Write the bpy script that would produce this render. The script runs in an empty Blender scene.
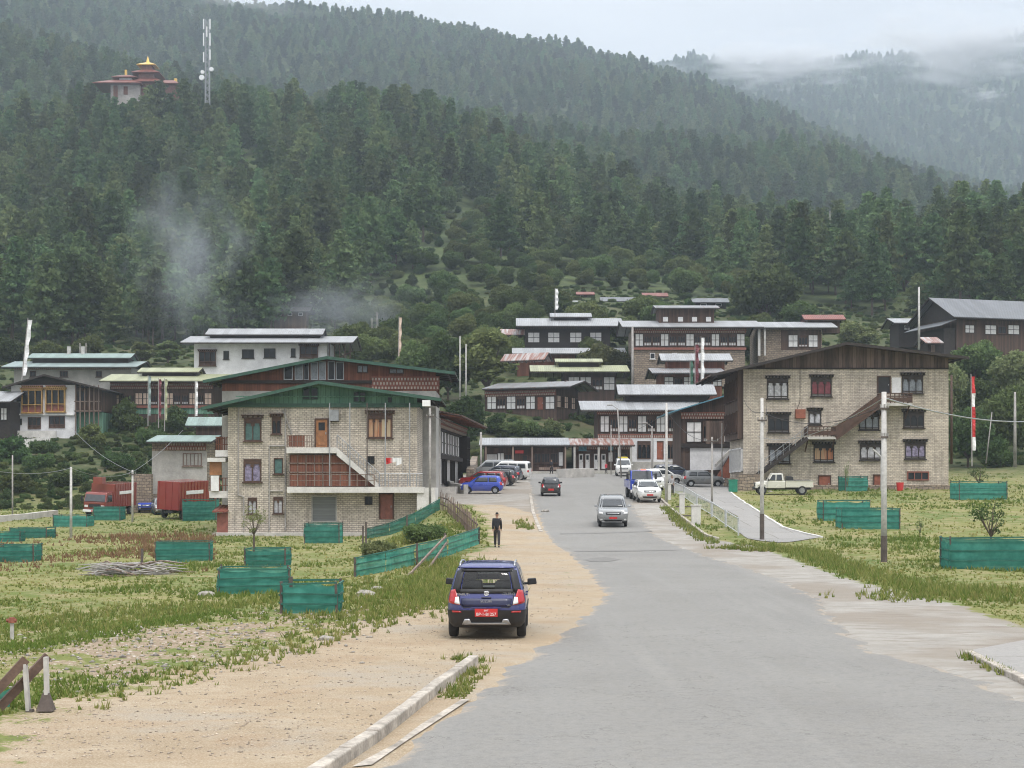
import bpy, bmesh, math, random
import numpy as np
from mathutils import Vector, Matrix
random.seed(7); rng = np.random.default_rng(7)
R = math.radians
scene = bpy.context.scene
COL = scene.collection

# ------------------------------------------------------------------ camera
CAMZ = 3.05; FP = 1500.0; HOR = 490.0        # focal length and horizon in pixels of the 1024x768 frame
cd = bpy.data.cameras.new('camera'); cam = bpy.data.objects.new('camera', cd); COL.objects.link(cam)
cd.sensor_width = 36; cd.lens = FP / 1024 * 36; cd.shift_y = (HOR - 384) / 1024
cd.clip_start = 0.3; cd.clip_end = 20000
cam.location = (0, 0, CAMZ); cam.rotation_euler = (R(90), 0, 0)
scene.camera = cam

# ------------------------------------------------------------------ world, sun, exposure
SUN_EL, SUN_AZ = 62, 155       # azimuth clockwise from +Y
w = bpy.data.worlds.new('World'); scene.world = w; w.use_nodes = True
nt = w.node_tree; nt.nodes.clear()
def wn(t, **k):
    n = nt.nodes.new(t)
    for a, b in k.items(): setattr(n, a, b)
    return n
out = wn('ShaderNodeOutputWorld'); bg = wn('ShaderNodeBackground'); bg.inputs[1].default_value = 0.11
sky = wn('ShaderNodeTexSky', sky_type='NISHITA', sun_disc=False); sky.sun_elevation = R(SUN_EL); sky.sun_rotation = R(SUN_AZ)
tc = wn('ShaderNodeTexCoord'); sp = wn('ShaderNodeSeparateXYZ'); nt.links.new(tc.outputs['Generated'], sp.inputs[0])
ramp = wn('ShaderNodeValToRGB'); nt.links.new(sp.outputs[2], ramp.inputs[0])
els = ramp.color_ramp.elements          # overcast: the cloud deck brightens towards the zenith
els[0].position = 0.0; els[0].color = (8.1, 8.2, 8.6, 1)
els[1].position = 1.0; els[1].color = (25, 25, 25.5, 1)
e = els.new(0.18); e.color = (9.3, 9.4, 9.7, 1)
e = els.new(0.32); e.color = (9.0, 9.1, 9.4, 1)
e = els.new(0.5); e.color = (16, 16.1, 16.4, 1)
mp = wn('ShaderNodeMapping'); mp.inputs['Scale'].default_value = (1.6, 1.6, 5.5); nt.links.new(tc.outputs['Generated'], mp.inputs[0])
nz = wn('ShaderNodeTexNoise'); nz.inputs['Scale'].default_value = 2.2; nz.inputs['Detail'].default_value = 5; nt.links.new(mp.outputs[0], nz.inputs[0])
mr = wn('ShaderNodeMapRange'); mr.inputs[1].default_value = 0.3; mr.inputs[2].default_value = 0.7; mr.inputs[3].default_value = 0.84; mr.inputs[4].default_value = 1.12
nt.links.new(nz.outputs[0], mr.inputs[0])
mul = wn('ShaderNodeVectorMath', operation='SCALE'); nt.links.new(ramp.outputs[0], mul.inputs[0]); nt.links.new(mr.outputs[0], mul.inputs['Scale'])
mix = wn('ShaderNodeMix', data_type='RGBA'); mix.inputs[0].default_value = 0.92
nt.links.new(sky.outputs[0], mix.inputs[6]); nt.links.new(mul.outputs[0], mix.inputs[7])
nt.links.new(mix.outputs[2], bg.inputs[0]); nt.links.new(bg.outputs[0], out.inputs[0])
sd = bpy.data.lights.new('sun', 'SUN'); sd.energy = 1.9; sd.angle = R(14); sd.color = (1, 0.965, 0.91)
so = bpy.data.objects.new('sun', sd); COL.objects.link(so)
so.rotation_euler = (R(90 - SUN_EL), 0, -R(SUN_AZ) + math.pi)
so.location = (0, 0, 60)
vs = scene.view_settings; vs.view_transform = 'Standard'; vs.look = 'None'; vs.gamma = 1; vs.exposure = 0.0; vs.use_curve_mapping = False
cy = scene.cycles
cy.max_bounces = 6; cy.diffuse_bounces = 2; cy.glossy_bounces = 2; cy.transmission_bounces = 4; cy.transparent_max_bounces = 16; cy.volume_bounces = 1
cy.use_denoising = True; cy.use_adaptive_sampling = True; cy.adaptive_threshold = 0.02; cy.filter_width = 1.1
cy.volume_step_rate = 1.0; cy.volume_max_steps = 64
scene.render.use_persistent_data = False

# ------------------------------------------------------------------ tags
def tag(o, label=None, cat=None, group=None, kind=None):
    if label: o['label'] = label
    if cat: o['category'] = cat
    if group: o['group'] = group
    if kind: o['kind'] = kind
    return o
def empty(name, loc=(0, 0, 0), rz=0, label=None, cat=None, group=None):
    o = bpy.data.objects.new(name, None); COL.objects.link(o); o.location = loc; o.rotation_euler = (0, 0, rz)
    o.empty_display_size = 0.3
    return tag(o, label, cat, group)
def copy_tree(o, parent=None):
    c = o.copy(); COL.objects.link(c)
    if parent: c.parent = parent
    for ch in list(o.children): copy_tree(ch, c)
    return c

# ------------------------------------------------------------------ mesh builder
class MB:
    def __init__(s): s.v = []; s.f = []; s.m = []; s.mi = 0
    def add(s, vs, fs):
        b = len(s.v); s.v += [tuple(p) for p in vs]
        for f in fs: s.f.append([i + b for i in f]); s.m.append(s.mi)
        return s
    def box(s, x0, x1, y0, y1, z0, z1):
        if x0 > x1: x0, x1 = x1, x0
        if y0 > y1: y0, y1 = y1, y0
        if z0 > z1: z0, z1 = z1, z0
        return s.add([(x0,y0,z0),(x1,y0,z0),(x1,y1,z0),(x0,y1,z0),(x0,y0,z1),(x1,y0,z1),(x1,y1,z1),(x0,y1,z1)],
              [(0,3,2,1),(4,5,6,7),(0,1,5,4),(1,2,6,5),(2,3,7,6),(3,0,4,7)])
    def hexa(s, a, b):     # a, b: two quads of 4 points (bottom ccw, top ccw)
        return s.add(list(a) + list(b), [(0,3,2,1),(4,5,6,7),(0,1,5,4),(1,2,6,5),(2,3,7,6),(3,0,4,7)])
    def beam(s, p, q, w, h=None, up=(0, 0, 1)):
        h = h or w; p = Vector(p); q = Vector(q); d = q - p
        if d.length < 1e-6: return s
        d.normalize(); u = Vector(up)
        if abs(d.dot(u)) > 0.99: u = Vector((1, 0, 0))
        a = d.cross(u).normalized() * w / 2; b = a.cross(d).normalized() * h / 2
        return s.hexa([p - a - b, p + a - b, q + a - b, q - a - b], [p - a + b, p + a + b, q + a + b, q - a + b])
    def tube(s, p, q, r, r2=None, n=8, cap=True):
        r2 = r if r2 is None else r2; p = Vector(p); q = Vector(q); d = (q - p)
        if d.length < 1e-6: return s
        d.normalize(); u = Vector((0, 0, 1)) if abs(d.z) < 0.9 else Vector((1, 0, 0))
        a = d.cross(u).normalized(); b = d.cross(a)
        vs = []
        for c, rr in ((p, r), (q, r2)):
            for i in range(n):
                t = 2 * math.pi * i / n; vs.append(c + a * math.cos(t) * rr + b * math.sin(t) * rr)
        fs = [(i, (i + 1) % n, n + (i + 1) % n, n + i) for i in range(n)]
        if cap: fs += [tuple(range(n))[::-1], tuple(range(n, 2 * n))]
        return s.add(vs, fs)
    def path(s, pts, r, n=6):
        for a, b in zip(pts[:-1], pts[1:]): s.tube(a, b, r, n=n)
        return s
    def poly(s, pts, thick):     # flat polygon (list of 3d points) extruded by vector thick
        n = len(pts); t = Vector(thick); a = [Vector(p) for p in pts]
        return s.add(a + [p + t for p in a], [tuple(range(n))[::-1], tuple(range(n, 2 * n))] + [(i, (i + 1) % n, n + (i + 1) % n, n + i) for i in range(n)])
    def build(s, name, mat, parent=None, smooth=False, bevel=0):
        me = bpy.data.meshes.new(name); me.from_pydata(s.v, [], s.f)
        mats = mat if isinstance(mat, (list, tuple)) else [mat]
        for m in mats: me.materials.append(m)
        if len(mats) > 1: me.polygons.foreach_set('material_index', s.m)
        if smooth: me.polygons.foreach_set('use_smooth', [True] * len(s.f))
        bm = bmesh.new(); bm.from_mesh(me); bmesh.ops.recalc_face_normals(bm, faces=bm.faces); bm.to_mesh(me); bm.free()
        o = bpy.data.objects.new(name, me); COL.objects.link(o)
        if parent: o.parent = parent
        if bevel:
            b = o.modifiers.new('bevel', 'BEVEL'); b.width = bevel; b.segments = 2; b.limit_method = 'ANGLE'
        return o
def mesh_np(name, V, Fa, mat, parent=None, nper=3, attr=None, smooth=False):
    V = np.asarray(V, dtype=np.float32); Fa = np.asarray(Fa, dtype=np.int32)
    me = bpy.data.meshes.new(name); me.vertices.add(len(V)); me.vertices.foreach_set('co', V.ravel())
    nf = len(Fa); me.loops.add(nf * nper); me.polygons.add(nf)
    me.loops.foreach_set('vertex_index', Fa.ravel())
    me.polygons.foreach_set('loop_start', np.arange(0, nf * nper, nper, dtype=np.int32))
    me.polygons.foreach_set('loop_total', np.full(nf, nper, dtype=np.int32))
    if smooth: me.polygons.foreach_set('use_smooth', np.ones(nf, dtype=bool))
    me.update(calc_edges=True)
    for k, a in (attr or {}).items():
        at = me.attributes.new(k, 'FLOAT', 'POINT'); at.data.foreach_set('value', np.asarray(a, dtype=np.float32))
    for m in (mat if isinstance(mat, (list, tuple)) else [mat]): me.materials.append(m)
    o = bpy.data.objects.new(name, me); COL.objects.link(o)
    if parent: o.parent = parent
    return o

# ------------------------------------------------------------------ materials
class NT:
    def __init__(s, name):
        s.mat = bpy.data.materials.new(name); s.mat.use_nodes = True; s.t = s.mat.node_tree; s.t.nodes.clear()
        s.out = s.n('ShaderNodeOutputMaterial')
    def n(s, typ, **k):
        n = s.t.nodes.new(typ)
        for a, b in k.items(): setattr(n, a, b)
        return n
    def l(s, a, b): s.t.links.new(a, b)
    def co(s, kind='Object', scale=(1, 1, 1)):
        t = s.n('ShaderNodeTexCoord'); m = s.n('ShaderNodeMapping'); m.inputs['Scale'].default_value = scale
        s.l(t.outputs[kind], m.inputs[0]); return m.outputs[0]
    def noise(s, vec, scale, detail=4, rough=0.55):
        n = s.n('ShaderNodeTexNoise'); n.inputs['Scale'].default_value = scale; n.inputs['Detail'].default_value = detail; n.inputs['Roughness'].default_value = rough
        s.l(vec, n.inputs['Vector']); return n.outputs[0]
    def rng(s, v, a, b, c, d, clamp=True):
        m = s.n('ShaderNodeMapRange', clamp=clamp)
        for i, x in enumerate((a, b, c, d)): m.inputs[i + 1].default_value = x
        s.l(v, m.inputs[0]); return m.outputs[0]
    def math(s, op, a, b=None):
        m = s.n('ShaderNodeMath', operation=op)
        for i, x in enumerate((a, b)):
            if x is None: continue
            if isinstance(x, (int, float)): m.inputs[i].default_value = x
            else: s.l(x, m.inputs[i])
        return m.outputs[0]
    def mix(s, f, a, b, mode='MIX'):
        m = s.n('ShaderNodeMix', data_type='RGBA', blend_type=mode)
        for i, x in ((0, f), (6, a), (7, b)):
            if isinstance(x, (int, float)): m.inputs[i].default_value = x
            elif isinstance(x, tuple): m.inputs[i].default_value = (x[0], x[1], x[2], 1)
            else: s.l(x, m.inputs[i])
        return m.outputs[2]
    def attr(s, name):
        a = s.n('ShaderNodeAttribute'); a.attribute_name = name; return a.outputs['Fac']
    def rand(s):
        return s.n('ShaderNodeObjectInfo').outputs['Random']
    def bump(s, h, strength=0.3, dist=0.02):
        b = s.n('ShaderNodeBump'); b.inputs['Strength'].default_value = strength; b.inputs['Distance'].default_value = dist
        s.l(h, b.inputs['Height']); return b.outputs[0]
    def pr(s, col, rough=0.7, metal=0, normal=None, spec=0.5, alpha=None, coat=0, trans=0):
        p = s.n('ShaderNodeBsdfPrincipled')
        if isinstance(col, tuple): p.inputs['Base Color'].default_value = (*col[:3], 1)
        else: s.l(col, p.inputs['Base Color'])
        if isinstance(rough, (int, float)): p.inputs['Roughness'].default_value = rough
        else: s.l(rough, p.inputs['Roughness'])
        p.inputs['Metallic'].default_value = metal; p.inputs['Specular IOR Level'].default_value = spec
        p.inputs['Coat Weight'].default_value = coat; p.inputs['Transmission Weight'].default_value = trans
        if normal is not None: s.l(normal, p.inputs['Normal'])
        if alpha is not None:
            if isinstance(alpha, (int, float)): p.inputs['Alpha'].default_value = alpha
            else: s.l(alpha, p.inputs['Alpha'])
        s.l(p.outputs[0], s.out.inputs[0]); return p
_mc = {}
def flat(name, col, rough=0.7, metal=0, var=0.25, scale=3, coat=0, spec=0.5, bump=0.0):
    if name in _mc: return _mc[name]
    m = NT(name); c = m.co(); n = m.noise(c, scale, 5)
    n2 = m.noise(c, scale * 7, 3)
    f = m.rng(n, 0.3, 0.7, 1 - var, 1 + var * 0.6); f2 = m.rng(n2, 0.3, 0.7, 1 - var * 0.5, 1 + var * 0.4)
    f = m.math('MULTIPLY', f, f2)
    g = m.n('ShaderNodeVectorMath', operation='SCALE'); g.inputs[0].default_value = col[:3]; m.l(f, g.inputs['Scale'])
    m.pr(g.outputs[0], rough, metal, coat=coat, spec=spec, normal=m.bump(n2, bump) if bump else None)
    _mc[name] = m.mat; return m.mat
def wallvec(m):      # (x+y, z) so that brick courses run level on every wall of a house
    t = m.n('ShaderNodeTexCoord'); s_ = m.n('ShaderNodeSeparateXYZ'); m.l(t.outputs['Object'], s_.inputs[0])
    c = m.n('ShaderNodeCombineXYZ'); m.l(m.math('ADD', s_.outputs[0], s_.outputs[1]), c.inputs[0]); m.l(s_.outputs[2], c.inputs[1])
    return c.outputs[0], t.outputs['Object'], s_
def brick(name, c1, c2, mortar, bw=0.42, bh=0.17, ms=0.014, stain=0.35, irregular=0.0, bump=0.5):
    if name in _mc: return _mc[name]
    m = NT(name); v, ob, s_ = wallvec(m)
    if irregular:
        nn = m.n('ShaderNodeTexNoise'); nn.inputs['Scale'].default_value = 1.3; m.l(v, nn.inputs[0])
        a = m.n('ShaderNodeVectorMath', operation='SCALE'); a.inputs['Scale'].default_value = irregular; m.l(nn.outputs['Color'], a.inputs[0])
        b = m.n('ShaderNodeVectorMath', operation='ADD'); m.l(v, b.inputs[0]); m.l(a.outputs[0], b.inputs[1]); v = b.outputs[0]
    bt = m.n('ShaderNodeTexBrick'); m.l(v, bt.inputs['Vector'])
    bt.inputs['Color1'].default_value = (*c1, 1); bt.inputs['Color2'].default_value = (*c2, 1); bt.inputs['Mortar'].default_value = (*mortar, 1)
    bt.inputs['Scale'].default_value = 1; bt.inputs['Mortar Size'].default_value = ms; bt.inputs['Brick Width'].default_value = bw; bt.inputs['Row Height'].default_value = bh
    bt.inputs['Bias'].default_value = -0.1
    n = m.noise(ob, 0.7, 6, 0.7); n2 = m.noise(ob, 9, 3)
    col = m.mix(m.rng(n, 0.42, 0.75, 0, stain), bt.outputs['Color'], (0.14, 0.12, 0.10))
    col = m.mix(1.0, col, m.mix(m.rng(n2, 0.3, 0.7, 0, 1), (0.82, 0.82, 0.82), (1.12, 1.1, 1.08)), 'MULTIPLY')
    st = m.co('Object', (1.4, 1.4, 0.12)); n3 = m.noise(st, 2.2, 4)      # rain streaks
    col = m.mix(m.rng(n3, 0.5, 0.75, 0, 0.55), col, (0.16, 0.14, 0.12))
    h = m.math('SUBTRACT', 1.0, bt.outputs['Fac'])
    m.pr(col, 0.9, normal=m.bump(h, bump, 0.03)); _mc[name] = m.mat; return m.mat
def corrug(name, col, rust=0.0, period=0.3, axis='X', rough=0.5, dirt=(0.12, 0.10, 0.09), stripes=0):
    if name in _mc: return _mc[name]
    m = NT(name); ob = m.co('Object'); s_ = m.n('ShaderNodeSeparateXYZ'); m.l(ob, s_.inputs[0])
    x = s_.outputs[0 if axis == 'X' else 1]
    wv = m.math('SINE', m.math('MULTIPLY', x, 2 * math.pi / period))
    n = m.noise(ob, 0.5, 6, 0.7); n2 = m.noise(m.co('Object', (3, 3, 3) if not stripes else ((3, .3, .3) if axis == 'X' else (.3, 3, .3))), 1, 4)
    c = m.mix(m.rng(n, 0.4, 0.75, 0, 0.55), col, tuple(x * 0.55 for x in col))
    # single sheets differ in tone
    sh = m.math('FRACT', m.math('MULTIPLY', m.math('SINE', m.math('FLOOR', m.math('MULTIPLY', x, 1 / 0.9))), 43.7))
    c = m.mix(m.rng(sh, 0, 1, 0, 0.6), c, tuple(x * 0.6 for x in col))
    if rust: c = m.mix(m.rng(n2, 0.62 - rust * 0.25, 0.72 - rust * 0.2, 0, 0.9), c, (0.22, 0.08, 0.05))
    c = m.mix(m.rng(n2, 0.52, 0.75, 0, 0.55), c, dirt)
    m.pr(c, rough, 0.0, normal=m.bump(wv, 0.6, 0.03)); _mc[name] = m.mat; return m.mat
def planks(name, c1, c2, width=0.18, rough=0.8, axis='X'):
    if name in _mc: return _mc[name]
    m = NT(name); v, ob, s_ = wallvec(m); sx = m.n('ShaderNodeSeparateXYZ'); m.l(v, sx.inputs[0])
    k = m.math('MULTIPLY', sx.outputs[0 if axis == 'X' else 1], 1 / width)
    fl = m.math('FLOOR', k); fr = m.math('FRACT', k)
    rnd = m.math('FRACT', m.math('MULTIPLY', m.math('SINE', m.math('MULTIPLY', fl, 12.99)), 4375.5))
    n = m.noise(m.co('Object', (6, 6, 0.6) if axis == 'X' else (.6, .6, 6)), 2, 4)
    f = m.math('MULTIPLY', m.math('ADD', rnd, m.rng(n, .3, .7, -.3, .3)), 1)
    c = m.mix(m.rng(f, 0, 1, 0, 1), c1, c2)
    gap = m.math('LESS_THAN', fr, 0.07)
    c = m.mix(gap, c, tuple(x * 0.25 for x in c1))
    m.pr(c, rough, normal=m.bump(m.math('SUBTRACT', 1.0, gap), 0.4, 0.02)); _mc[name] = m.mat; return m.mat
def leafmat(name, c1, c2, trans=0.3, objrand=0.35):
    m = NT(name); ob = m.co('Object'); n = m.noise(ob, 0.45, 3)
    f = m.rng(n, 0.3, 0.7, 0, 1); c = m.mix(f, c1, c2)
    r = m.rng(m.rand(), 0, 1, 1 - objrand, 1 + objrand)
    s_ = m.n('ShaderNodeVectorMath', operation='SCALE'); m.l(c, s_.inputs[0]); m.l(r, s_.inputs['Scale'])
    h = m.n('ShaderNodeHueSaturation'); m.l(s_.outputs[0], h.inputs['Color'])
    h.inputs['Saturation'].default_value = 0.9
    m.l(m.rng(m.math('FRACT', m.math('MULTIPLY', m.rand(), 7.31)), 0, 1, 0.462, 0.528), h.inputs['Hue'])
    d = m.n('ShaderNodeBsdfDiffuse'); t = m.n('ShaderNodeBsdfTranslucent'); mx = m.n('ShaderNodeMixShader'); mx.inputs[0].default_value = trans
    m.l(h.outputs[0], d.inputs[0]); m.l(h.outputs[0], t.inputs[0]); m.l(d.outputs[0], mx.inputs[1]); m.l(t.outputs[0], mx.inputs[2]); m.l(mx.outputs[0], m.out.inputs[0])
    return m.mat

M = {}
M['brick_cream'] = brick('brick_cream', (0.70, 0.63, 0.535), (0.50, 0.445, 0.37), (0.27, 0.245, 0.215), 0.34, 0.145, 0.016, stain=0.5, irregular=0.05, bump=0.9)
M['brick_stone'] = brick('brick_stone', (0.66, 0.59, 0.49), (0.46, 0.405, 0.335), (0.28, 0.25, 0.22), 0.33, 0.14, 0.014, stain=0.5, irregular=0.05, bump=0.8)
M['rubble_wall'] = brick('rubble_wall', (0.36, 0.29, 0.22), (0.22, 0.17, 0.13), (0.12, 0.10, 0.085), 0.5, 0.28, 0.03, stain=0.5, irregular=0.35, bump=0.9)
M['white_wall'] = flat('white_wall', (0.68, 0.68, 0.69), 0.9, var=0.18, scale=0.8)
M['grey_wall'] = flat('grey_wall', (0.40, 0.385, 0.36), 0.9, var=0.25, scale=0.8)
M['concrete'] = flat('concrete', (0.46, 0.44, 0.41), 0.9, var=0.25, scale=1.5, bump=0.2)
M['white_conc'] = flat('white_conc', (0.62, 0.60, 0.57), 0.9, var=0.2, scale=1.2)
M['timber'] = planks('timber', (0.050, 0.030, 0.022), (0.105, 0.062, 0.045), 0.2)
M['timber_red'] = planks('timber_red', (0.13, 0.045, 0.027), (0.22, 0.085, 0.05), 0.22)
M['timber_grey'] = planks('timber_grey', (0.15, 0.105, 0.085), (0.24, 0.18, 0.145), 0.25)
M['gable_wood'] = planks('gable_wood', (0.045, 0.028, 0.022), (0.17, 0.115, 0.09), 0.32)
M['green_board'] = planks('green_board', (0.06, 0.15, 0.10), (0.14, 0.27, 0.19), 0.35)
M['dark_wood'] = flat('dark_wood', (0.028, 0.020, 0.017), 0.75, var=0.4)
M['frame_wood'] = flat('frame_wood', (0.075, 0.038, 0.025), 0.7, var=0.4)
M['door_wood'] = flat('door_wood', (0.30, 0.13, 0.05), 0.55, var=0.3)
M['door_red'] = flat('door_red', (0.26, 0.08, 0.045), 0.65, var=0.3)
M['ochre'] = flat('ochre', (0.42, 0.25, 0.08), 0.7, var=0.4)
M['cornice_red'] = flat('cornice_red', (0.24, 0.085, 0.06), 0.7, var=0.3)
M['cornice_pale'] = flat('cornice_pale', (0.45, 0.36, 0.30), 0.8, var=0.3)
M['panel_white'] = flat('panel_white', (0.74, 0.73, 0.72), 0.8, var=0.15)
M['panel_pink'] = flat('panel_pink', (0.66, 0.50, 0.40), 0.8, var=0.2)
M['pane'] = flat('pane', (0.02, 0.023, 0.026), 0.12, var=0.5, scale=1.2, spec=0.25)
M['pane_pale'] = flat('pane_pale', (0.20, 0.22, 0.24), 0.15, var=0.5, scale=1.0)
M['curtain_orange'] = planks('curtain_orange', (0.42, 0.14, 0.06), (0.50, 0.40, 0.26), 0.33, 0.6)
M['curtain_lilac'] = flat('curtain_lilac', (0.23, 0.20, 0.30), 0.5, var=0.7, scale=4)
M['curtain_teal'] = flat('curtain_teal', (0.07, 0.15, 0.14), 0.4, var=0.4)
M['curtain_white'] = flat('curtain_white', (0.42, 0.42, 0.44), 0.5, var=0.5, scale=3)
M['curtain_red'] = flat('curtain_red', (0.16, 0.03, 0.04), 0.5, var=0.4, scale=3)
M['shutter'] = planks('shutter', (0.13, 0.14, 0.14), (0.18, 0.19, 0.19), 0.12, 0.5, 'Z')
M['roof_white'] = corrug('roof_white', (0.33, 0.34, 0.35)); M['roof_grey'] = corrug('roof_grey', (0.15, 0.16, 0.175))
M['roof_teal'] = corrug('roof_teal', (0.25, 0.32, 0.31)); M['roof_yellow'] = corrug('roof_yellow', (0.36, 0.38, 0.23))
M['roof_green'] = corrug('roof_green', (0.03, 0.075, 0.045)); M['roof_brown'] = corrug('roof_brown', (0.10, 0.07, 0.06), rust=0.5)
M['roof_rust'] = corrug('roof_rust', (0.42, 0.40, 0.39), rust=0.9, stripes=1); M['roof_red'] = corrug('roof_red', (0.22, 0.065, 0.045))
M['roof_blue'] = corrug('roof_blue', (0.10, 0.27, 0.36)); M['roof_pale'] = corrug('roof_pale', (0.25, 0.26, 0.27), rust=0.25)
M['roof_dark'] = corrug('roof_dark', (0.07, 0.07, 0.075)); M['roof_mint'] = corrug('roof_mint', (0.24, 0.33, 0.30))
M['fascia_green'] = flat('fascia_green', (0.03, 0.085, 0.058), 0.6, var=0.3)
M['steel'] = flat('steel', (0.35, 0.36, 0.37), 0.45, metal=0.6, var=0.2)
M['pole_white'] = flat('pole_white', (0.50, 0.485, 0.46), 0.7, var=0.35, scale=1.2)
M['pole_grey'] = flat('pole_grey', (0.34, 0.32, 0.30), 0.8, var=0.35, scale=1.5)
M['pole_dark'] = flat('pole_dark', (0.10, 0.08, 0.07), 0.8, var=0.35)
M['black'] = flat('black', (0.018, 0.018, 0.02), 0.6, var=0.3)
M['rubber'] = flat('rubber', (0.022, 0.022, 0.023), 0.85, var=0.3)
M['alloy'] = flat('alloy', (0.45, 0.46, 0.48), 0.35, metal=0.7, var=0.2)
M['glass_dark'] = flat('glass_dark', (0.03, 0.036, 0.042), 0.06, var=0.3, spec=0.8)
M['plate_red'] = flat('plate_red', (0.55, 0.03, 0.03), 0.5, var=0.1)
M['lamp_red'] = flat('lamp_red', (0.42, 0.012, 0.015), 0.2, var=0.15, coat=0.5)
M['lamp_white'] = flat('lamp_white', (0.72, 0.72, 0.72), 0.15, var=0.1, coat=0.5)
M['chrome'] = flat('chrome', (0.6, 0.61, 0.63), 0.2, metal=0.9, var=0.1)
M['white'] = flat('white', (0.78, 0.78, 0.77), 0.6, var=0.1)
M['rail_white'] = flat('rail_white', (0.48, 0.49, 0.5), 0.6, var=0.25)
M['gold'] = flat('gold', (0.75, 0.48, 0.12), 0.35, metal=0.6, var=0.2)
def paint(name, col, dirt=0.25):
    m = NT('paint_' + name); ob = m.co(); n = m.noise(ob, 1.6, 5); sp_ = m.n('ShaderNodeSeparateXYZ'); m.l(ob, sp_.inputs[0])
    f = m.math('MULTIPLY', m.rng(sp_.outputs[2], 0.2, 0.9, 1, 0.15), m.rng(n, 0.35, 0.75, 0, 1))
    c = m.mix(m.math('MULTIPLY', f, dirt * 1.8), col, (0.30, 0.25, 0.2))
    m.pr(c, m.rng(f, 0, 1, 0.22, 0.6), 0.15, coat=0.6); return m.mat
P = {k: paint(k, c) for k, c in dict(blue=(0.028, 0.038, 0.17), brightblue=(0.02, 0.06, 0.42), silver=(0.24, 0.25, 0.255), white=(0.72, 0.72, 0.70), red=(0.26, 0.012, 0.015),
     black=(0.015, 0.016, 0.02), grey=(0.15, 0.16, 0.165), truckred=(0.24, 0.05, 0.04), boxred=(0.25, 0.03, 0.03), darkblue=(0.03, 0.04, 0.07), cream=(0.70, 0.69, 0.62), orange=(0.65, 0.12, 0.03), yellow=(0.70, 0.55, 0.04)).items()}
# ------------------------------------------------------------------ terrain height
_ky = np.array([-200, 60, 70, 80, 91, 105, 120, 134, 150, 165, 178, 200, 5000.]); _kz = np.array([0, 0, .08, .35, .85, 1.75, 2.4, 3.0, 3.85, 4.7, 5.2, 6.0, 6.0])
def rz(Y):
    Y = np.asarray(Y, float); return sum(np.interp(Y + d, _ky, _kz) for d in (-5, -2.5, 0, 2.5, 5)) / 5
_ly = np.array([-200, 22, 34, 60, 118, 130, 145, 155, 5000.]); _lz = np.array([0, 0, -.32, -.36, -.36, 0.0, .7, .95, 1.0])
def lz(Y):
    Y = np.asarray(Y, float); return sum(np.interp(Y + d, _ly, _lz) for d in (-4, -2, 0, 2, 4)) / 5
_by = np.array([-200, 20, 40, 57, 77, 90, 105, 115, 135, 165, 5000.]); _bx = np.array([-9, -9, -6, -3.2, -2.0, -3.2, -5.0, -5.6, -5.6, -6, -6.]); _bw = np.array([4, 4, 4, 4, 5, 7, 6, 4, 4, 8, 8.])
def sstep(t): t = np.clip(t, 0, 1); return t * t * (3 - 2 * t)
def near_h(X, Y):
    r = rz(Y); l = lz(Y); bx = np.interp(Y, _by, _bx); bw = np.interp(Y, _by, _bw)
    t = sstep((X - bx + bw) / bw)
    return l + (r - l) * t
TC = np.array([-700, -400, 0, 130, 260, 400, 480, 560, 640, 720, 800, 880, 960, 1024, 1400, 1700.])
TY = []; TZ = []
def row_z(Y, zs): TY.append(Y); TZ.append([zs[0]] + zs + [zs[-1]])
def row_p(Y, ps): row_z(Y, [CAMZ + (HOR - p) * Y / FP for p in ps])
row_z(160, [2, 1, 1, 1.5, 3.5, 4.4, 4.4, 4.4, 4.3, 4.2, 4.2, 4.4, 4.6, 5])
row_z(178, [6, 5, 4.5, 4.3, 4.9, 5.2, 5.2, 5.2, 5.3, 5.5, 5.5, 5.6, 6, 7])
row_z(198, [12, 9.6, 9.2, 8.6, 9.5, 12.6, 11.8, 7, 7.5, 8, 7.5, 8.5, 11, 12])
row_z(222, [20, 15.5, 16, 16.5, 17, 17.2, 17, 17, 17.5, 16, 15, 18.5, 21, 22])
row_z(245, [25, 20.5, 21, 22, 22.5, 23, 25, 25, 24, 22, 21, 25, 26.5, 28])
row_p(330, [330, 335, 335, 330, 318, 302, 297, 299, 303, 312, 318, 312, 303, 290])
row_p(450, [250, 247, 237, 235, 225, 232, 245, 262, 272, 275, 262, 250, 245, 240])
row_p(600, [150, 146, 122, 125, 128, 165, 193, 218, 243, 262, 268, 268, 265, 260])
row_p(750, [175, 170, 147, 148, 150, 180, 208, 230, 250, 272, 282, 285, 282, 275])
row_p(920, [10, 48, 90, 122, 132, 135, 148, 163, 168, 170, 181, 215, 230, 260])
row_p(1150, [30, 62, 102, 132, 142, 146, 158, 173, 179, 182, 192, 225, 240, 268])
row_p(1700, [-60, -28, -2, 15, 35, 41, 57, 79, 104, 134, 167, 200, 215, 235])
row_p(2050, [-40, -10, 15, 30, 48, 55, 70, 92, 116, 146, 178, 205, 215, 235])
row_p(2500, [20, 20, 40, 50, 60, 66, 80, 98, 108, 122, 138, 145, 145, 140])
row_p(3200, [60, 60, 60, 60, 62, 70, 80, 78, 66, 72, 66, 55, 45, 30])
row_p(4200, [90, 90, 90, 90, 90, 95, 100, 100, 95, 95, 95, 90, 80, 70])
TY = np.array(TY, float); TZ = np.array(TZ, float)
_gu = np.linspace(-700, 1700, 301); _gl = np.linspace(math.log(160), math.log(4200), 420)
_tab = np.array([np.interp(_gl, np.log(TY), TZ[:, j]) for j in range(len(TC))])           # cols x rows
_tab = np.array([np.interp(_gu, TC, _tab[:, i]) for i in range(len(_gl))])                # rows x px
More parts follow.
